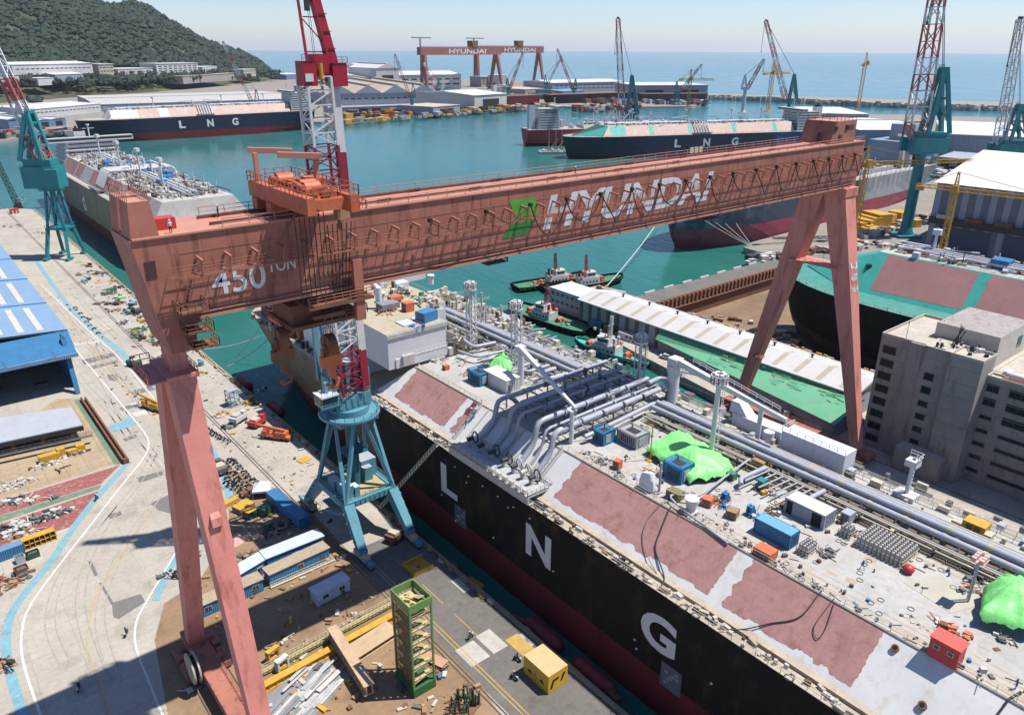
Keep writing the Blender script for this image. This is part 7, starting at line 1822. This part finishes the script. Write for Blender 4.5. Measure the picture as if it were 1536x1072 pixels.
# motorbikes: one mesh each
navys_ = flat('bike_blue', (.02,.05,.14))
def bike_mesh(mt):
    m = MB()
    for x in (-.65,.65): m.tube((x,-.07,.32),(x,.07,.32),.32,9,0)
    m.box(-.55,-.14,.4,.4,.14,.72,1).box(-.75,-.13,.72,.1,.13,.86,0).beam((.65,0,.32),(.42,0,1.05),.1,.1,0).beam((.42,-.34,1.05),(.42,.34,1.05),.06,.06,0).box(.38,-.12,.75,.62,.12,1.0,1).box(-.95,-.16,.86,-.6,.16,1.1,2)
    return m
bikes = [(c, bike_mesh(c).build('motorbike', [black, c, dwhite])) for c in (dark, mid, navys_, dwhite)]
cnames = {0:'black', 1:'grey', 2:'dark blue', 3:'white'}
first = [True]*4
def put_bike(x, y, rz, lab, grp):
    k = R.choice((0,0,0,1,2,3)); o = bikes[k][1]
    if first[k]: first[k] = False
    else: o = o.copy(); COL.objects.link(o)
    o.location = (x,y,0); o.rotation_euler = (0,0,rz); tag(o, cnames[k]+' '+lab, 'motorbike', grp)
for (px0,py0,px1,py1,rows,n,lab,grp) in ((345,690,395,738,3,13,'motorbike parked in the packed rows beside the crane rails','motorbikes in the packed rows by the rails'),(312,645,342,665,1,9,'motorbike among the loose ones beside the front gantry leg','motorbikes loosely parked beside the front leg'),(352,720,364,730,2,5,'motorbike in the small cluster above the tent','motorbikes in the small cluster by the tent'),(112,462,146,500,1,8,'motorbike in the line along the far blue road strip','motorbikes along the far blue strip'),(272,856,262,868,1,4,'motorbike between the gantry legs on the yard edge','motorbikes between the left legs')):
    a, b_ = V(G(px0,py0)), V(G(px1,py1)); d = (b_-a).normalized(); nn = V((-d.y,d.x,0))
    for r_ in range(rows):
        for i in range(n):
            p = a.lerp(b_,(i+R.uniform(-.2,.2))/max(1,n-1))-nn*(2.3*r_)+nn*R.uniform(-.3,.3); put_bike(p.x,p.y,math.atan2(nn.y,nn.x)+R.uniform(-.5,.5),lab,grp)
# ------------------------------------------------------------------ people
skinm = flat('skin', (.42,.25,.17)); hatw = flat('helmet_white', (.72,.72,.70), .4); hatb = flat('helmet_blue', (.05,.12,.4), .4); boots = flat('boots', (.02,.02,.02))
def body_mesh(pose):
    J = dict(pelvis=(0,0,.95,.135), waist=(0,0,1.1,.125), chest=(0,.0,1.32,.15), neck=(0,0,1.5,.06), head=(0,.02,1.64,.098), top=(0,.015,1.73,.075))
    lf, rf = pose['legs']; la, ra = pose['arms']
    for s, nm, off in ((-1,'l',lf),(1,'r',rf)):
        J[nm+'hip'] = (s*.1,0,.9,.1); J[nm+'knee'] = (s*.12,off*.5+.04,.5,.07); J[nm+'ank'] = (s*.13,off,.09+max(0,-off)*.25,.05); J[nm+'toe'] = (s*.14,off+.17,.05+max(0,-off)*.12,.04)
    for s, nm, a in ((-1,'l',la),(1,'r',ra)):
        J[nm+'sh'] = (s*.2,0,1.43,.07); J[nm+'el'] = (s*.27,a*.25-.03,1.17,.052); J[nm+'wr'] = (s*.28,a*.6+.08,.97+abs(a)*.2,.04); J[nm+'hand'] = (s*.28,a*.72+.11,.89+abs(a)*.26,.036)
    E_ = [('pelvis','waist'),('waist','chest'),('chest','neck'),('neck','head'),('head','top')]
    for n_ in 'lr': E_ += [('pelvis',n_+'hip'),(n_+'hip',n_+'knee'),(n_+'knee',n_+'ank'),(n_+'ank',n_+'toe'),('chest',n_+'sh'),(n_+'sh',n_+'el'),(n_+'el',n_+'wr'),(n_+'wr',n_+'hand')]
    ks = list(J); me = bpy.data.meshes.new('b'); me.from_pydata([J[k][:3] for k in ks], [(ks.index(a),ks.index(b_)) for a, b_ in E_], [])
    ob_ = bpy.data.objects.new('b', me); COL.objects.link(ob_)
    md = ob_.modifiers.new('s', 'SKIN'); 
    for i, k in enumerate(ks): sv = me.skin_vertices[0].data[i]; sv.radius = (J[k][3], J[k][3]*.9)
    me.skin_vertices[0].data[0].use_root = True
    ob_.modifiers.new('u', 'SUBSURF').levels = 1
    bpy.context.view_layer.update()
    out = bpy.data.meshes.new_from_object(ob_.evaluated_get(bpy.context.evaluated_depsgraph_get()))
    bpy.data.objects.remove(ob_)
    return out
POSE = {'stand': body_mesh({'legs':(.03,-.02),'arms':(.05,.02)}), 'walk': body_mesh({'legs':(.34,-.34),'arms':(-.35,.35)}), 'work': body_mesh({'legs':(.1,-.1),'arms':(.7,.6)})}
def person(label, loc, rz, pose, suit, hat=hatw, legs=None):
    me = POSE[pose].copy(); me.materials.clear()
    for mt in (suit, legs or suit, skinm, boots): me.materials.append(mt)
    for p in me.polygons:
        z = p.center.z; p.use_smooth = True
        p.material_index = 2 if z > 1.5 else 3 if z < .12 else 1 if z < .93 and abs(p.center.x) < .22 else 0
    o = bpy.data.objects.new('person', me); COL.objects.link(o); o.location = loc; o.rotation_euler = (0,0,rz); tag(o, label, 'person')
    MB().dome((0,.015,1.68),.135,0,10,4,1.0).tube((0,.03,1.66),(0,.03,1.68),.165,10).build('helmet', hat, o)
    MB().box(-.055,.105,1.585,.055,.118,1.60).box(-.05,.1,1.645,-.02,.112,1.66).box(.02,.1,1.645,.05,.112,1.66).box(-.012,.1,1.60,.012,.13,1.64).build('face', boots, o)
    return o
navys = flat('overall_blue', (.03,.07,.26)); whites = flat('shirt_white', (.62,.64,.66)); darks = flat('trousers_dark', (.03,.032,.04)); greys = flat('overall_grey', (.2,.22,.25))
def zt(px, py, z): p = at(px,py,z); return (p.x,p.y,z)
person('person in blue overalls walking across the pale ship deck', zt(1293,853,ZTW), R2(150), 'walk', navys, hatb)
person('person in blue overalls bending at the deck edge, bottom right', zt(1523,1033,ZTW), R2(40), 'work', navys, hatb)
person('person in white shirt and dark trousers on the girder top by the red cover', zt(257,350,GZ1+.22), R2(20), 'stand', whites, hatw, darks)
person('dark clothed person on the girder top, right of the red cover', zt(328,326,GZ1+.22), R2(60), 'stand', darks)
person('person walking on the girder top above the emblem', zt(863,264,GZ1+.22), R2(80), 'walk', greys, hatw, darks)
person('person in grey standing on the orange trolley beside the mast', (46.0,103.2,89.75), R2(120), 'stand', greys)
person('person crouching forward on the orange trolley among the winches', (44.4,96.6,89.75), R2(200), 'work', whites, hatw, darks)
person('person on the quay road walking near the crosswalk', zt(146,519,0), R2(100), 'walk', darks)
person('person on the quay road between the orange line and blue strip', zt(190,570,0), R2(90), 'stand', darks)
person('person standing on the pier edge by the grey office, in pale shirt', zt(770+660,777,0), R2(90), 'stand', whites)
def rider(label, p, rz, k):
    b_ = bike_mesh(dark).build('motorbike', [black, mid, dwhite]); b_.location = p; b_.rotation_euler = (0,0,rz); tag(b_, 'motorbike ridden '+label, 'motorbike')
    person('rider in dark clothes '+label, (p[0],p[1],.28), rz-math.pi/2, 'work', k, hatw if k is darks else hatb, darks)
rider('on the open road near the bottom left shadow', G(119,1034), R2(70), darks)
rider('at the right road edge beside the cable reel', G(190,952), R2(60), navys)
rider('on the blue strip by the red painted ground', G(145,750), R2(230), darks)
rider('on the quay lane beside the pale plate with dots', G(705,958), R2(190), darks)
rider('on the quay lane left of the tall yellow box, upper', G(776,990), R2(100), navys)
rider('on the quay lane left of the tall yellow box, lower', G(771,1018), R2(100), darks)
# ------------------------------------------------------------------ gear standing on the big ship's deck
BEFORE = set(COL.objects)
def D(px, py): p = at(px,py,ZTW); return (p.x,p.y,ZTW)
def container(label, loc, lx, ly, h, mt, top, rz=0):
    c = thing('container', label, 'container', loc, rz)
    m = MB().box(-lx/2+.06,-ly/2+.06,.12,lx/2-.06,ly/2-.06,h-.08,0)
    m.build('walls', mt, c)
    m = MB()
    for x in (-lx/2,lx/2-.14):
        for y in (-ly/2,ly/2-.14): m.box(x,y,0,x+.14,y+.14,h)
    for z in (0,h-.14):
        for y in (-ly/2,ly/2-.12): m.box(-lx/2+.14,y,z,lx/2-.14,y+.12,z+.14)
        for x in (-lx/2,lx/2-.12): m.box(x,-ly/2+.14,z,x+.12,ly/2-.14,z+.14)
    m.build('corner_frame', mt, c)
    MB().box(-lx/2+.12,-ly/2+.12,h-.08,lx/2-.12,ly/2-.12,h-.03).build('roof', top, c)
    m = MB()
    for x in (-.75,-.25,.25,.75): m.tube((x*lx*.35,-ly/2+.0,.3),(x*lx*.35,-ly/2+.0,h-.3),.04,6)
    m.build('lock_bar', grey, c)
    return c
ctop = paint('container_top_blue', (.13,.36,.62), .5, .08, (.4,.45,.45), .25, .8)
container('long blue container on the ship deck beside the gas bottle rack', S(97.9,52.2), 2.7, 6.6, 2.75, paint('container_blue', (.045,.20,.40), .5, .1, (.03,.06,.1), .3, .6, 1, ribs=(.4,'h')), ctop)
gen_b = paint('generator_blue', (.03,.20,.37), .5, .12, (.02,.05,.08), .3, .8)
def genset(label, loc, lx, ly, h, rz=0, mt=gen_b):
    g_ = thing('generator', label, 'generator', loc, rz)
    m = MB().rbox(0,0,.15,lx-.2,ly-.2,h-.5)
    for x in (-lx/2,lx/2-.16):
        for y in (-ly/2,ly/2-.16): m.box(x,y,0,x+.16,y+.16,h)
    for y in (-ly/2,ly/2-.16): m.box(-lx/2+.16,y,h-.16,lx/2-.16,y+.16,h).box(-lx/2+.16,y,0,lx/2-.16,y+.16,.15)
    for x in (-lx/2,lx/2-.16): m.box(x,-ly/2+.16,h-.16,x+.16,ly/2-.16,h)
    m.build('housing', mt, g_)
    m = MB()
    for i in range(7): m.box(-lx/2+.05,-ly*.36+i*ly*.1,.6,-lx/2+.12,-ly*.36+i*ly*.1+ly*.05,h*.72)
    m.rbox(0,0,h-.35,lx*.5,ly*.5,.06); m.build('louvre', dark, g_)
    MB().box(-lx*.3,-ly/2-.01,.5,lx*.1,-ly/2+.12,h*.75).build('control_panel', lgrey, g_)
    MB().tube((lx*.2,ly*.2,h-.3),(lx*.2,ly*.2,h+.5),.13,8).build('exhaust', rustm, g_)
    return g_
genset('blue generator near the white container, by the deck edge', S(97.8,131.6), 3.2, 5.0, 3.2)
genset('blue generator with open top beside the leaning white boom', S(99.8,92.6), 3.4, 3.2, 3.0)
genset('big blue generator in front of the large green tarpaulin', S(100.4,74.2), 3.6, 4.4, 3.5)
genset('grey generator box behind the blue one by the boom', S(104.0,88.6), 4.0, 5.4, 3.0, 0, paint('gen_grey', (.34,.35,.35), .6, .1, (.2,.18,.15), .3, .6, 1))
container('white container with rusty patch on top, near the vent masts', S(100.6,126.6), 4.2, 8.8, 3.3, paint('container_white', (.64,.64,.63), .55, .06, (.4,.36,.3), .25, .5, 1), paint('container_white_top', (.70,.68,.64), .6, .08, (.45,.22,.15), .3, .4))
t = container('open sided pale container shelter beside the blue container', S(107.4,52.0), 3.6, 7.4, 2.9, paint('shelter_grey', (.33,.36,.40), .6, .12, (.2,.18,.16), .3, .6, 1), paint('shelter_top', (.62,.57,.48), .7, .08, (.4,.3,.2), .25, .4))
MB().box(-1.85,-3.1,.2,-1.78,-1.4,2.5).box(-1.85,2.2,.2,-1.78,3.2,2.5).build('door_opening', black, t)
# green tarpaulins
tarp_m = paint('tarp_green', (.22,.72,.20), .5, .12, (.42,.82,.38), .4, 1.2, fine=.9, bump=.16)
def tarp(label, poly, z0, h, seed, loc, peak=.5, bars=True):
    rr_ = random.Random(seed); t = thing('tarpaulin', label, 'tarpaulin', loc)
    c = V((sum(p[0] for p in poly)/len(poly), sum(p[1] for p in poly)/len(poly)))
    n = len(poly); m = MB(); rings = 16; per = 12; N_ = n*per; vs = []
    for k in range(rings+1):
        s = k/rings
        for i in range(N_):
            a, b_ = V(poly[i//per]), V(poly[(i//per+1)%n]); e = a.lerp(b_,(i%per)/per); q = c.lerp(e,s)
            fold = .22*math.sin(i*1.05+seed+s*2)*s*s+.12*math.sin(q.x*2.1+q.y*1.3)+rr_.uniform(-.04,.04)
            ridge = .9*math.cos((q.x-c.x)*.7+.6)*math.cos((q.y-c.y)*.33)
            z = h*(1-.52*s**2.2)+ridge*(1-s)*.9+fold+(rr_.uniform(-.5,.1) if k == rings else 0)
            if k == rings: z -= .5*abs(math.sin(i*.6))
            vs.append((q.x-loc[0]+fold*.3,q.y-loc[1]+fold*.3,max(.15,z)))
    m.add(vs, [(k*N_+i,(k+1)*N_+i,(k+1)*N_+(i+1)%N_,k*N_+(i+1)%N_) for k in range(rings) for i in range(N_)], 0, True)
    m.add(vs[:N_], [tuple(range(N_))])
    m.build('sheet', tarp_m, t)
    m = MB()
    for p in poly: m.tube((c.x+(p[0]-c.x)*.86-loc[0],c.y+(p[1]-c.y)*.86-loc[1],0),(c.x+(p[0]-c.x)*.86-loc[0],c.y+(p[1]-c.y)*.86-loc[1],h*.5),.09,6)
    m.rbox(c.x-loc[0],c.y-loc[1],0,3.4,5,h*.55,.1); m.build('covered_gear', [sblue], t)
    return t
P1 = [tuple(at(*q,ZTW+2.2))[:2] for q in ((972,668),(1018,642),(1076,676),(1098,694),(1082,706),(1036,712),(1008,694))]
tarp('largest green tarpaulin tented over gear, before the tall vent mast', P1, ZTW, 3.4, 3, (sum(p[0] for p in P1)/7,sum(p[1] for p in P1)/7,ZTW))
P2 = [tuple(at(*q,ZTW+2))[:2] for q in ((1472,922),(1478,884),(1506,866),(1545,872),(1570,915),(1545,945))]
tarp('green tarpaulin tent at the right edge of the deck', P2, ZTW, 4.6, 5, (sum(p[0] for p in P2)/6,sum(p[1] for p in P2)/6,ZTW))
P3 = [tuple(at(*q,ZTW+1.4))[:2] for q in ((733,548),(742,536),(756,530),(768,546),(764,556),(748,552))]
tarp('small green tarpaulin between the vent masts', P3, ZTW, 2.7, 7, (sum(p[0] for p in P3)/6,sum(p[1] for p in P3)/6,ZTW))
# gas bottles, each a part of its rack
botm = paint('bottle_grey', (.42,.41,.38), .5, .1)
def bottle_rack(label, loc, nx_, ny_, rz=0, sp=.62, h=1.9, extra=None):
    t = thing('bottle_rack', label, 'gas bottle rack', loc, rz)
    m = MB().box(-nx_*sp/2-.15,-ny_*sp/2-.15,0,nx_*sp/2+.15,ny_*sp/2+.15,.12)
    m.rail([(-nx_*sp/2-.1,-ny_*sp/2-.1,0),(nx_*sp/2+.1,-ny_*sp/2-.1,0),(nx_*sp/2+.1,ny_*sp/2+.1,0),(-nx_*sp/2-.1,ny_*sp/2+.1,0),(-nx_*sp/2-.1,-ny_*sp/2-.1,0)],1.2,1.6,.06); m.build('frame', cream, t)
    b0 = MB().tube((0,0,.1),(0,0,h-.3),sp*.4,9).dome((0,0,h-.3),sp*.4,1,9,3).tube((0,0,h-.3),(0,0,h),.09,6,2).build('gas_bottle', [botm, dwhite, dark], t)
    for i in range(nx_):
        for j in range(ny_):
            o = b0 if i+j == 0 else b0.copy()
            if i+j: COL.objects.link(o)
            o.parent = t; o.location = ((i-nx_/2+.5)*sp,(j-ny_/2+.5)*sp,0)
    return t
bottle_rack('big rack of white topped gas bottles in rows on the ship deck', S(108.6,39.4), 8, 11, 0, .68, 2.1)
bottle_rack('small rack of gas bottles beside the big one, by the pale box', S(107.6,45.3), 3, 3, 0, .62, 2.1)
bottle_rack('rack of gas bottles standing against the end of the blue container', S(98.6,47.0), 5, 3, 0, .6, 2.0)
def small(label, px, py, lx, ly, h, mt, rz=0, name='crate', cat='crate', top=None): return crate(label, D(px,py), lx, ly, h, mt, rz, name, cat, top=top)
small('orange box beside the conical white funnel on deck',1061,757,1.7,1.7,1.5,orange,.3)
small('red orange box at the deck edge left of the white wrapped unit',926,702,1.4,1.3,1.8,orange,.2)
small('red covered box at the deck edge by the blue container',1147,833,2.2,3.0,1.4,orange)
small('small red box at the deck edge above the primed slope',669,554,1.3,1.3,1.2,orange)
small('brown timber crate of blocks beside the blue drums',1098,775,1.8,1.8,1.5,tan,.3)
small('olive box at the deck edge before the big blue generator',1012,747,1.9,2.6,1.6,paint('olive', (.20,.19,.08), .7, .15),.1)
small('green box below the tall vent mast foot',1058,708,1.5,1.5,1.5,green); small('bright green wheeled box at the vent mast foot',1072,702,1.8,2.0,1.5,paint('bright_green', (.07,.40,.10), .5, .1))
small('green box near the long hose on deck',1097,718,1.3,1.5,1.4,green); small('teal tank box among the valves on deck',1141,733,1.5,1.5,2.0,teal)
small('yellow ribbed box beside the pipe rack',1140,702,2.6,2.4,2.0,yellow,.0,top=tan); small('yellow topped box on the far deck edge at right',1462,797,2.6,3.4,2.0,yellow)
small('yellow low box near the white deck crane foot',1093,712,1.6,1.2,1.0,yellow); small('pale blue box among small gear near the bottle rack',1270,782,2.0,1.6,2.0,lgrey)
ZRW = S(0,0,44.2)[2]
crate('orange box on the tan deckhouse roof', tuple(at(612,466,ZRW)), 2.4, 2.4, 2.4, orange)
crate('red and white raft box on the tan deckhouse roof', tuple(at(593,450,ZRW)), 3.6, 2.4, 1.2, orange); crate('blue sheeted stack at the deckhouse roof corner', tuple(at(640,480,ZRW)), 4.6, 3.4, 2.6, sblue, .2)
crate('grey vent bank on the tan deckhouse roof', tuple(at(582,462,ZRW)), 5.2, 3.6, 1.6, grey)
t = thing('deck_hut', 'small red hut with two windows at the edge of the ship deck', 'hut', S(91.9,23.4), 0)
MB().box(-1.2,-1.8,.1,1.2,1.8,3.1).build('wall', red, t); MB().box(-1.35,-1.95,3.1,1.35,1.95,3.25).build('roof', paint('hut_red_roof', (.62,.10,.08), .5, .08), t)
f_ = MB().box(-1.27,-1.2,1.7,-1.2,-.4,2.4).box(-1.27,.5,1.7,-1.2,1.3,2.4).build('window', dwhite, t); MB().box(-1.3,-1.1,1.8,-1.26,-.5,2.3).box(-1.3,.6,1.8,-1.26,1.2,2.3).build('pane', glass, f_)
# the white sheeted unit
t = thing('wrapped_unit', 'white sheeted upright unit at the deck edge', 'wrapped unit', S(93.0,75.2), 0)
m = MB(); rr_ = random.Random(4)
vs = []; 
for k in range(7):
    for i in range(12):
        a = i/12*TAU; s = 1-.35*(k/6)**3; vs.append((.75*s*max(-1,min(1,1.5*math.cos(a)))+rr_.uniform(-.06,.06), 1.5*s*max(-1,min(1,1.5*math.sin(a)))+rr_.uniform(-.08,.08), 3.4*k/6*(1-.1*math.sin(a))))
m.add(vs, [(k*12+i,k*12+(i+1)%12,(k+1)*12+(i+1)%12,(k+1)*12+i) for k in range(6) for i in range(12)], 0, True); m.add(vs[72:], [tuple(range(12))]); m.build('sheet', paint('sheet_white', (.72,.73,.74), .6, .04), t)
MB().box(-.8,-1.5,0,.8,1.5,.14).build('pallet', tan, t)
MB().tube((0,0,0),(0,0,6.2),.22,8).box(-.5,-.4,0,.5,.4,.3).solo('deck_post', 'slim grey post beside the white sheeted unit', 'post', lgrey, S(93.6,72.9))
MB().tube((0,0,.3),(0,0,2.6),.75,14,0,1.15).tube((0,0,2.6),(0,0,2.8),1.25,14).box(-.9,-.9,0,.9,.9,.3).solo('funnel_hopper', 'white conical hopper on the deck edge by the long hose', 'hopper', white, D(1036,768))
m = MB(); pts = [V(S(90.6,56,ZT+.15)),V(S(92.5,68.6,ZT+1.0)),V(D(1050,757))+V((0,0,1.5)),V(D(1085,730))+V((0,0,1.2)),V(D(1140,690))+V((0,0,1.4))]; m.pipe(smooth(pts,6),.2,8); 
m.solo('duct_hose', 'thick grey duct hose running across the deck to the pipe rack', 'hose', lgrey, pts[0], world=True)
def hose(label, pts, r, mt):
    pts = [V(S(*p)) for p in pts]; MB().pipe(smooth(pts,8), r, 6).solo('cable', label, 'cable', mt, pts[0], world=True)
dn = lambda y, t, o=.15: tuple(cham(y,t)+V((-.1,0,o)))
hose('dark cable hanging down the brown slope below the conical hopper', [(91.6,68.4,ZT+.2),dn(68.2,.98),dn(67.2,.6),dn(66,.3),(82.4,61.6,ZD+.7),(80,60.6,ZD+.3)], .13, dark)
hose('thin cable beside it on the brown slope', [(91.6,70.2,ZT+.2),dn(70.2,.98),dn(70.4,.6),dn(68.4,.25),(82.2,63,ZD+.6)], .07, mid)
hose('dark cable on the right part of the brown slope', [(91.5,40.4,ZT+.2),dn(40.4,.97),dn(41,.55),dn(44,.25),(82.4,46.4,ZD+.7),(80,48.6,ZD+.4)], .1, dark)
hose('looped cable hanging beside it on the brown slope', [(91.5,38.4,ZT+.2),dn(38.4,.97),dn(38.6,.55),dn(37.4,.42),dn(37.2,.6),dn(38,.97)], .07, dark)
hose('dark cable over the bottom right deck edge', [(95,14.5,ZT+.3),(91.2,15.4,ZT+.3),dn(15.6,.9),dn(16,.6),dn(17,.2)], .16, dark)
m = MB().tube((0,0,0),(0,0,7.6),.1,6,0).beam((0,0,7.6),(-1.6,.6,7.6),.14,.14,0).box(-.7,-.7,0,.7,.7,.2,0).beam((.5,0,.2),(0,0,3.4),.1,.1,0); m.solo('davit_post', 'yellow davit post at the left of the large green tarpaulin', 'davit', yellow, D(975,690))
t = thing('lamp_post', 'grey lamp post with pink flood lamps on the open deck at right', 'lamp post', D(1452,902)); MB().tube((0,0,0),(0,0,7.4),.16,8).ladder((.3,.3,0),(.3,.3,6.4),.4).build('post', lgrey, t); m = MB().box(-1.1,-.9,7.2,1.1,.9,7.3)
for x in (-.8,0,.8): m.box(x-.3,-.8,7.3,x+.3,-.2,7.9).box(x-.3,.2,7.3,x+.3,.8,7.9)
m.build('flood_lamp', paint('lamp_pink', (.62,.40,.36), .6, .1), t)
t = thing('sea_valve', 'pair of rusty deck fittings low on the white slope, bottom right', 'deck fitting', S(*cham(22.8,.4))); MB().tube((0,0,-.1),(-.35,0,.35),.55,12,0).tube((-1.4,-1.6,-1.2),(-1.7,-1.6,-.9),.4,12,0).build('flange', rustm, t); MB().tube((-.3,0,.32),(-.4,0,.42),.3,10).build('bore', black, t)
t = thing('sea_valve', 'single rusty porthole fitting below the red hut on the white slope', 'deck fitting', S(*cham(28.6,.86))); MB().tube((0,0,-.1),(-.3,0,.3),.5,12).build('flange', rustm, t); MB().tube((-.26,0,.27),(-.36,0,.36),.3,10).build('bore', black, t)
m = MB(); 
for i in range(330):                                            # small loose gear over the open deck
    x, y = R.uniform(91.6,111.5), R.uniform(2,94)
    if R.random() < .55: x = R.uniform(91.5,94) if R.random() < .5 else R.uniform(108,112)
    k = R.random()
    if k < .55: m.rbox(x,y,ZT,R.uniform(.15,.6),R.uniform(.15,.8),R.uniform(.1,.7),R.random()*3,R.choice((0,1,1,2,3)))
    elif k < .8: a = R.random()*TAU; m.beam((x,y,ZT+.08),(x+R.uniform(.5,2.5)*math.cos(a),y+R.uniform(.5,2.5)*math.sin(a),ZT+.1),.08,.08,R.choice((1,1,2)))
    else: m.pipe([(x+.45*math.cos(t*.7),y+.45*math.sin(t*.7),ZT+.06) for t in range(10)],.05,5,1)
m.v = [V(S(*p)) for p in m.v]; o = m.build('loose_deck_gear', [dwhite, mid, rustm, sblue]); o['kind'] = 'stuff'
m = MB(); DM = [dwhite, rustm, tan, sblue, orange, mid, yellow, cream, green]
for px, py, rx, ry, n, cs, s1 in ((980,710,2.2,2.0,50,(0,7,0,4),1.0),(905,692,1.6,1.6,26,(5,0,5),1.3),(880,680,1,1,8,(5,),.8),(925,655,2.4,1.6,30,(6,4,2,0),1.1),(1078,752,2,1.2,20,(1,2,4),1.0),(1085,762,1.4,1.2,24,(3,3,5),.9),(1130,775,1.4,1.0,14,(3,3,0),.9),(1150,735,2.4,2,40,(1,0,6,4),1.1),(1165,765,2.4,1.4,26,(0,5,1),1.0),(1240,830,1.4,1.4,30,(5,0,5),.9),(1166,845,.9,1.6,16,(5,),.8),(1430,944,1.0,2.6,34,(4,0,4,1),1.1),(1505,960,1.4,1.4,18,(0,5),1.0),(1200,745,2,2,30,(0,1,5),1.0),(1280,800,1.2,1,12,(5,1),.8),
                              (706,560,3,2,30,(8,2,0,4),.9),(690,545,2.4,2,20,(8,4,0),.9),(712,612,1.2,.8,10,(3,0),.8),(1265,775,2,2.4,30,(0,1,5),1.0),(1185,700,2.5,1.5,24,(5,1,0),.9),(1450,880,3,1,24,(5,0,4),1.0),(1475,880,2.4,3,40,(0,5,1),1.2),(1050,775,1,4,24,(0,5),.6),(1100,800,1,4,20,(0,5),.6),(1380,935,.9,3,14,(7,1),.5),(660,540,3,2,30,(0,5),1.1),(800,560,3,3,40,(0,5,7),1.0)):
    p = at(px,py,ZTW); heap(p.x,p.y,rx,ry,n,cs,.3,s1,m=m,z=ZTW)
for px, py, rx, ry, n, cs, s1 in ((580,470,4,3,24,(0,5,4),1.2),(625,490,2,2,16,(3,3,0),1.4),(640,450,4,6,60,(0,5,0,8),1.6),(600,440,4,4,30,(0,5,1),1.4)):
    p = at(px,py,ZRW); heap(p.x,p.y,rx,ry,n,cs,.3,s1,m=m,z=ZRW)
o = m.build('deck_litter', DM); o['kind'] = 'stuff'
for i, (px, py) in enumerate(((1090,752),(1128,772))):
    t = thing('drum_stack', ('stack of blue drums behind the timber crate','stack of blue drums at the end of the blue container')[i], 'drums', D(px,py)); m = MB()
    for a in range(3):
        for b2 in range(2): m.tube((a*.62-.6,b2*.62,.0),(a*.62-.6,b2*.62,.9),.29,9); m.tube((a*.6-.5,b2*.6,.92),(a*.6-.5,b2*.6,1.8),.29,9) if a < 2 else None
    m.build('drum', sblue, t)
m = MB().dome((0,0,.55),.7,0,10,5,.85,True); m.solo('float_ball', 'red round float on the deck near the long hose', 'float', red, D(1092,704) ); m = MB().dome((0,0,.7),.9,0,10,5,.8,True); m.solo('float_ball', 'red round tank at the end of the gas bottle rack', 'float', red, S(105.8,34.6))
m = MB(); m.sheet([S(101.5,26.5),S(107.5,24.5),S(109,31),S(103,34)], ZTW+.04); m.solo('deck_patch', 'faded tan patch on the open deck below the bottle rack', 'deck patch', paint('deck_patch_tan', (.42,.40,.33), .8, .1), S(105,29,ZT+.03), world=True)
# red round fenders between quay and ship
for px, py, lab in ((888,1012,'big red cylinder fender between quay and hull, nearest'),(822,942,'second red cylinder fender in the gap between quay and hull'),(432,604,'far red cylinder fender beyond the blue crane by the hull'),(386,566,'farthest red cylinder fender at the stern corner')):
    p = at(px,py,-1.6); m = MB().tube((0,-3.6,0),(0,3.6,0),1.7,14).dome((0,-3.6,0),1.7,0,14,4,1,True).dome((0,3.6,0),1.7,0,14,4,1,True); m.solo('fender', lab, 'fender', paint('fender_maroon', (.22,.035,.045), .6, .15), (82.3,p.y,-2.4))
pn = MB()
for i in range(26):
    y = R.uniform(40,170); pn.rbox(R.uniform(79.6,81.2),y,-3.2,R.uniform(.5,2),R.uniform(1,5),R.uniform(.6,2.4),R.uniform(-.2,.2),R.choice((0,1,2,3)))
o = pn.build('fender_pontoons', [sblue, yellow, rustm, dark]); o['kind'] = 'stuff'
for o in COL.objects:
    if o not in BEFORE and o.parent is None and o.get('kind') is None and o.name.split('.')[0] not in ('cable','hose','fender','deck_patch'): o.scale = (1.07,)*3
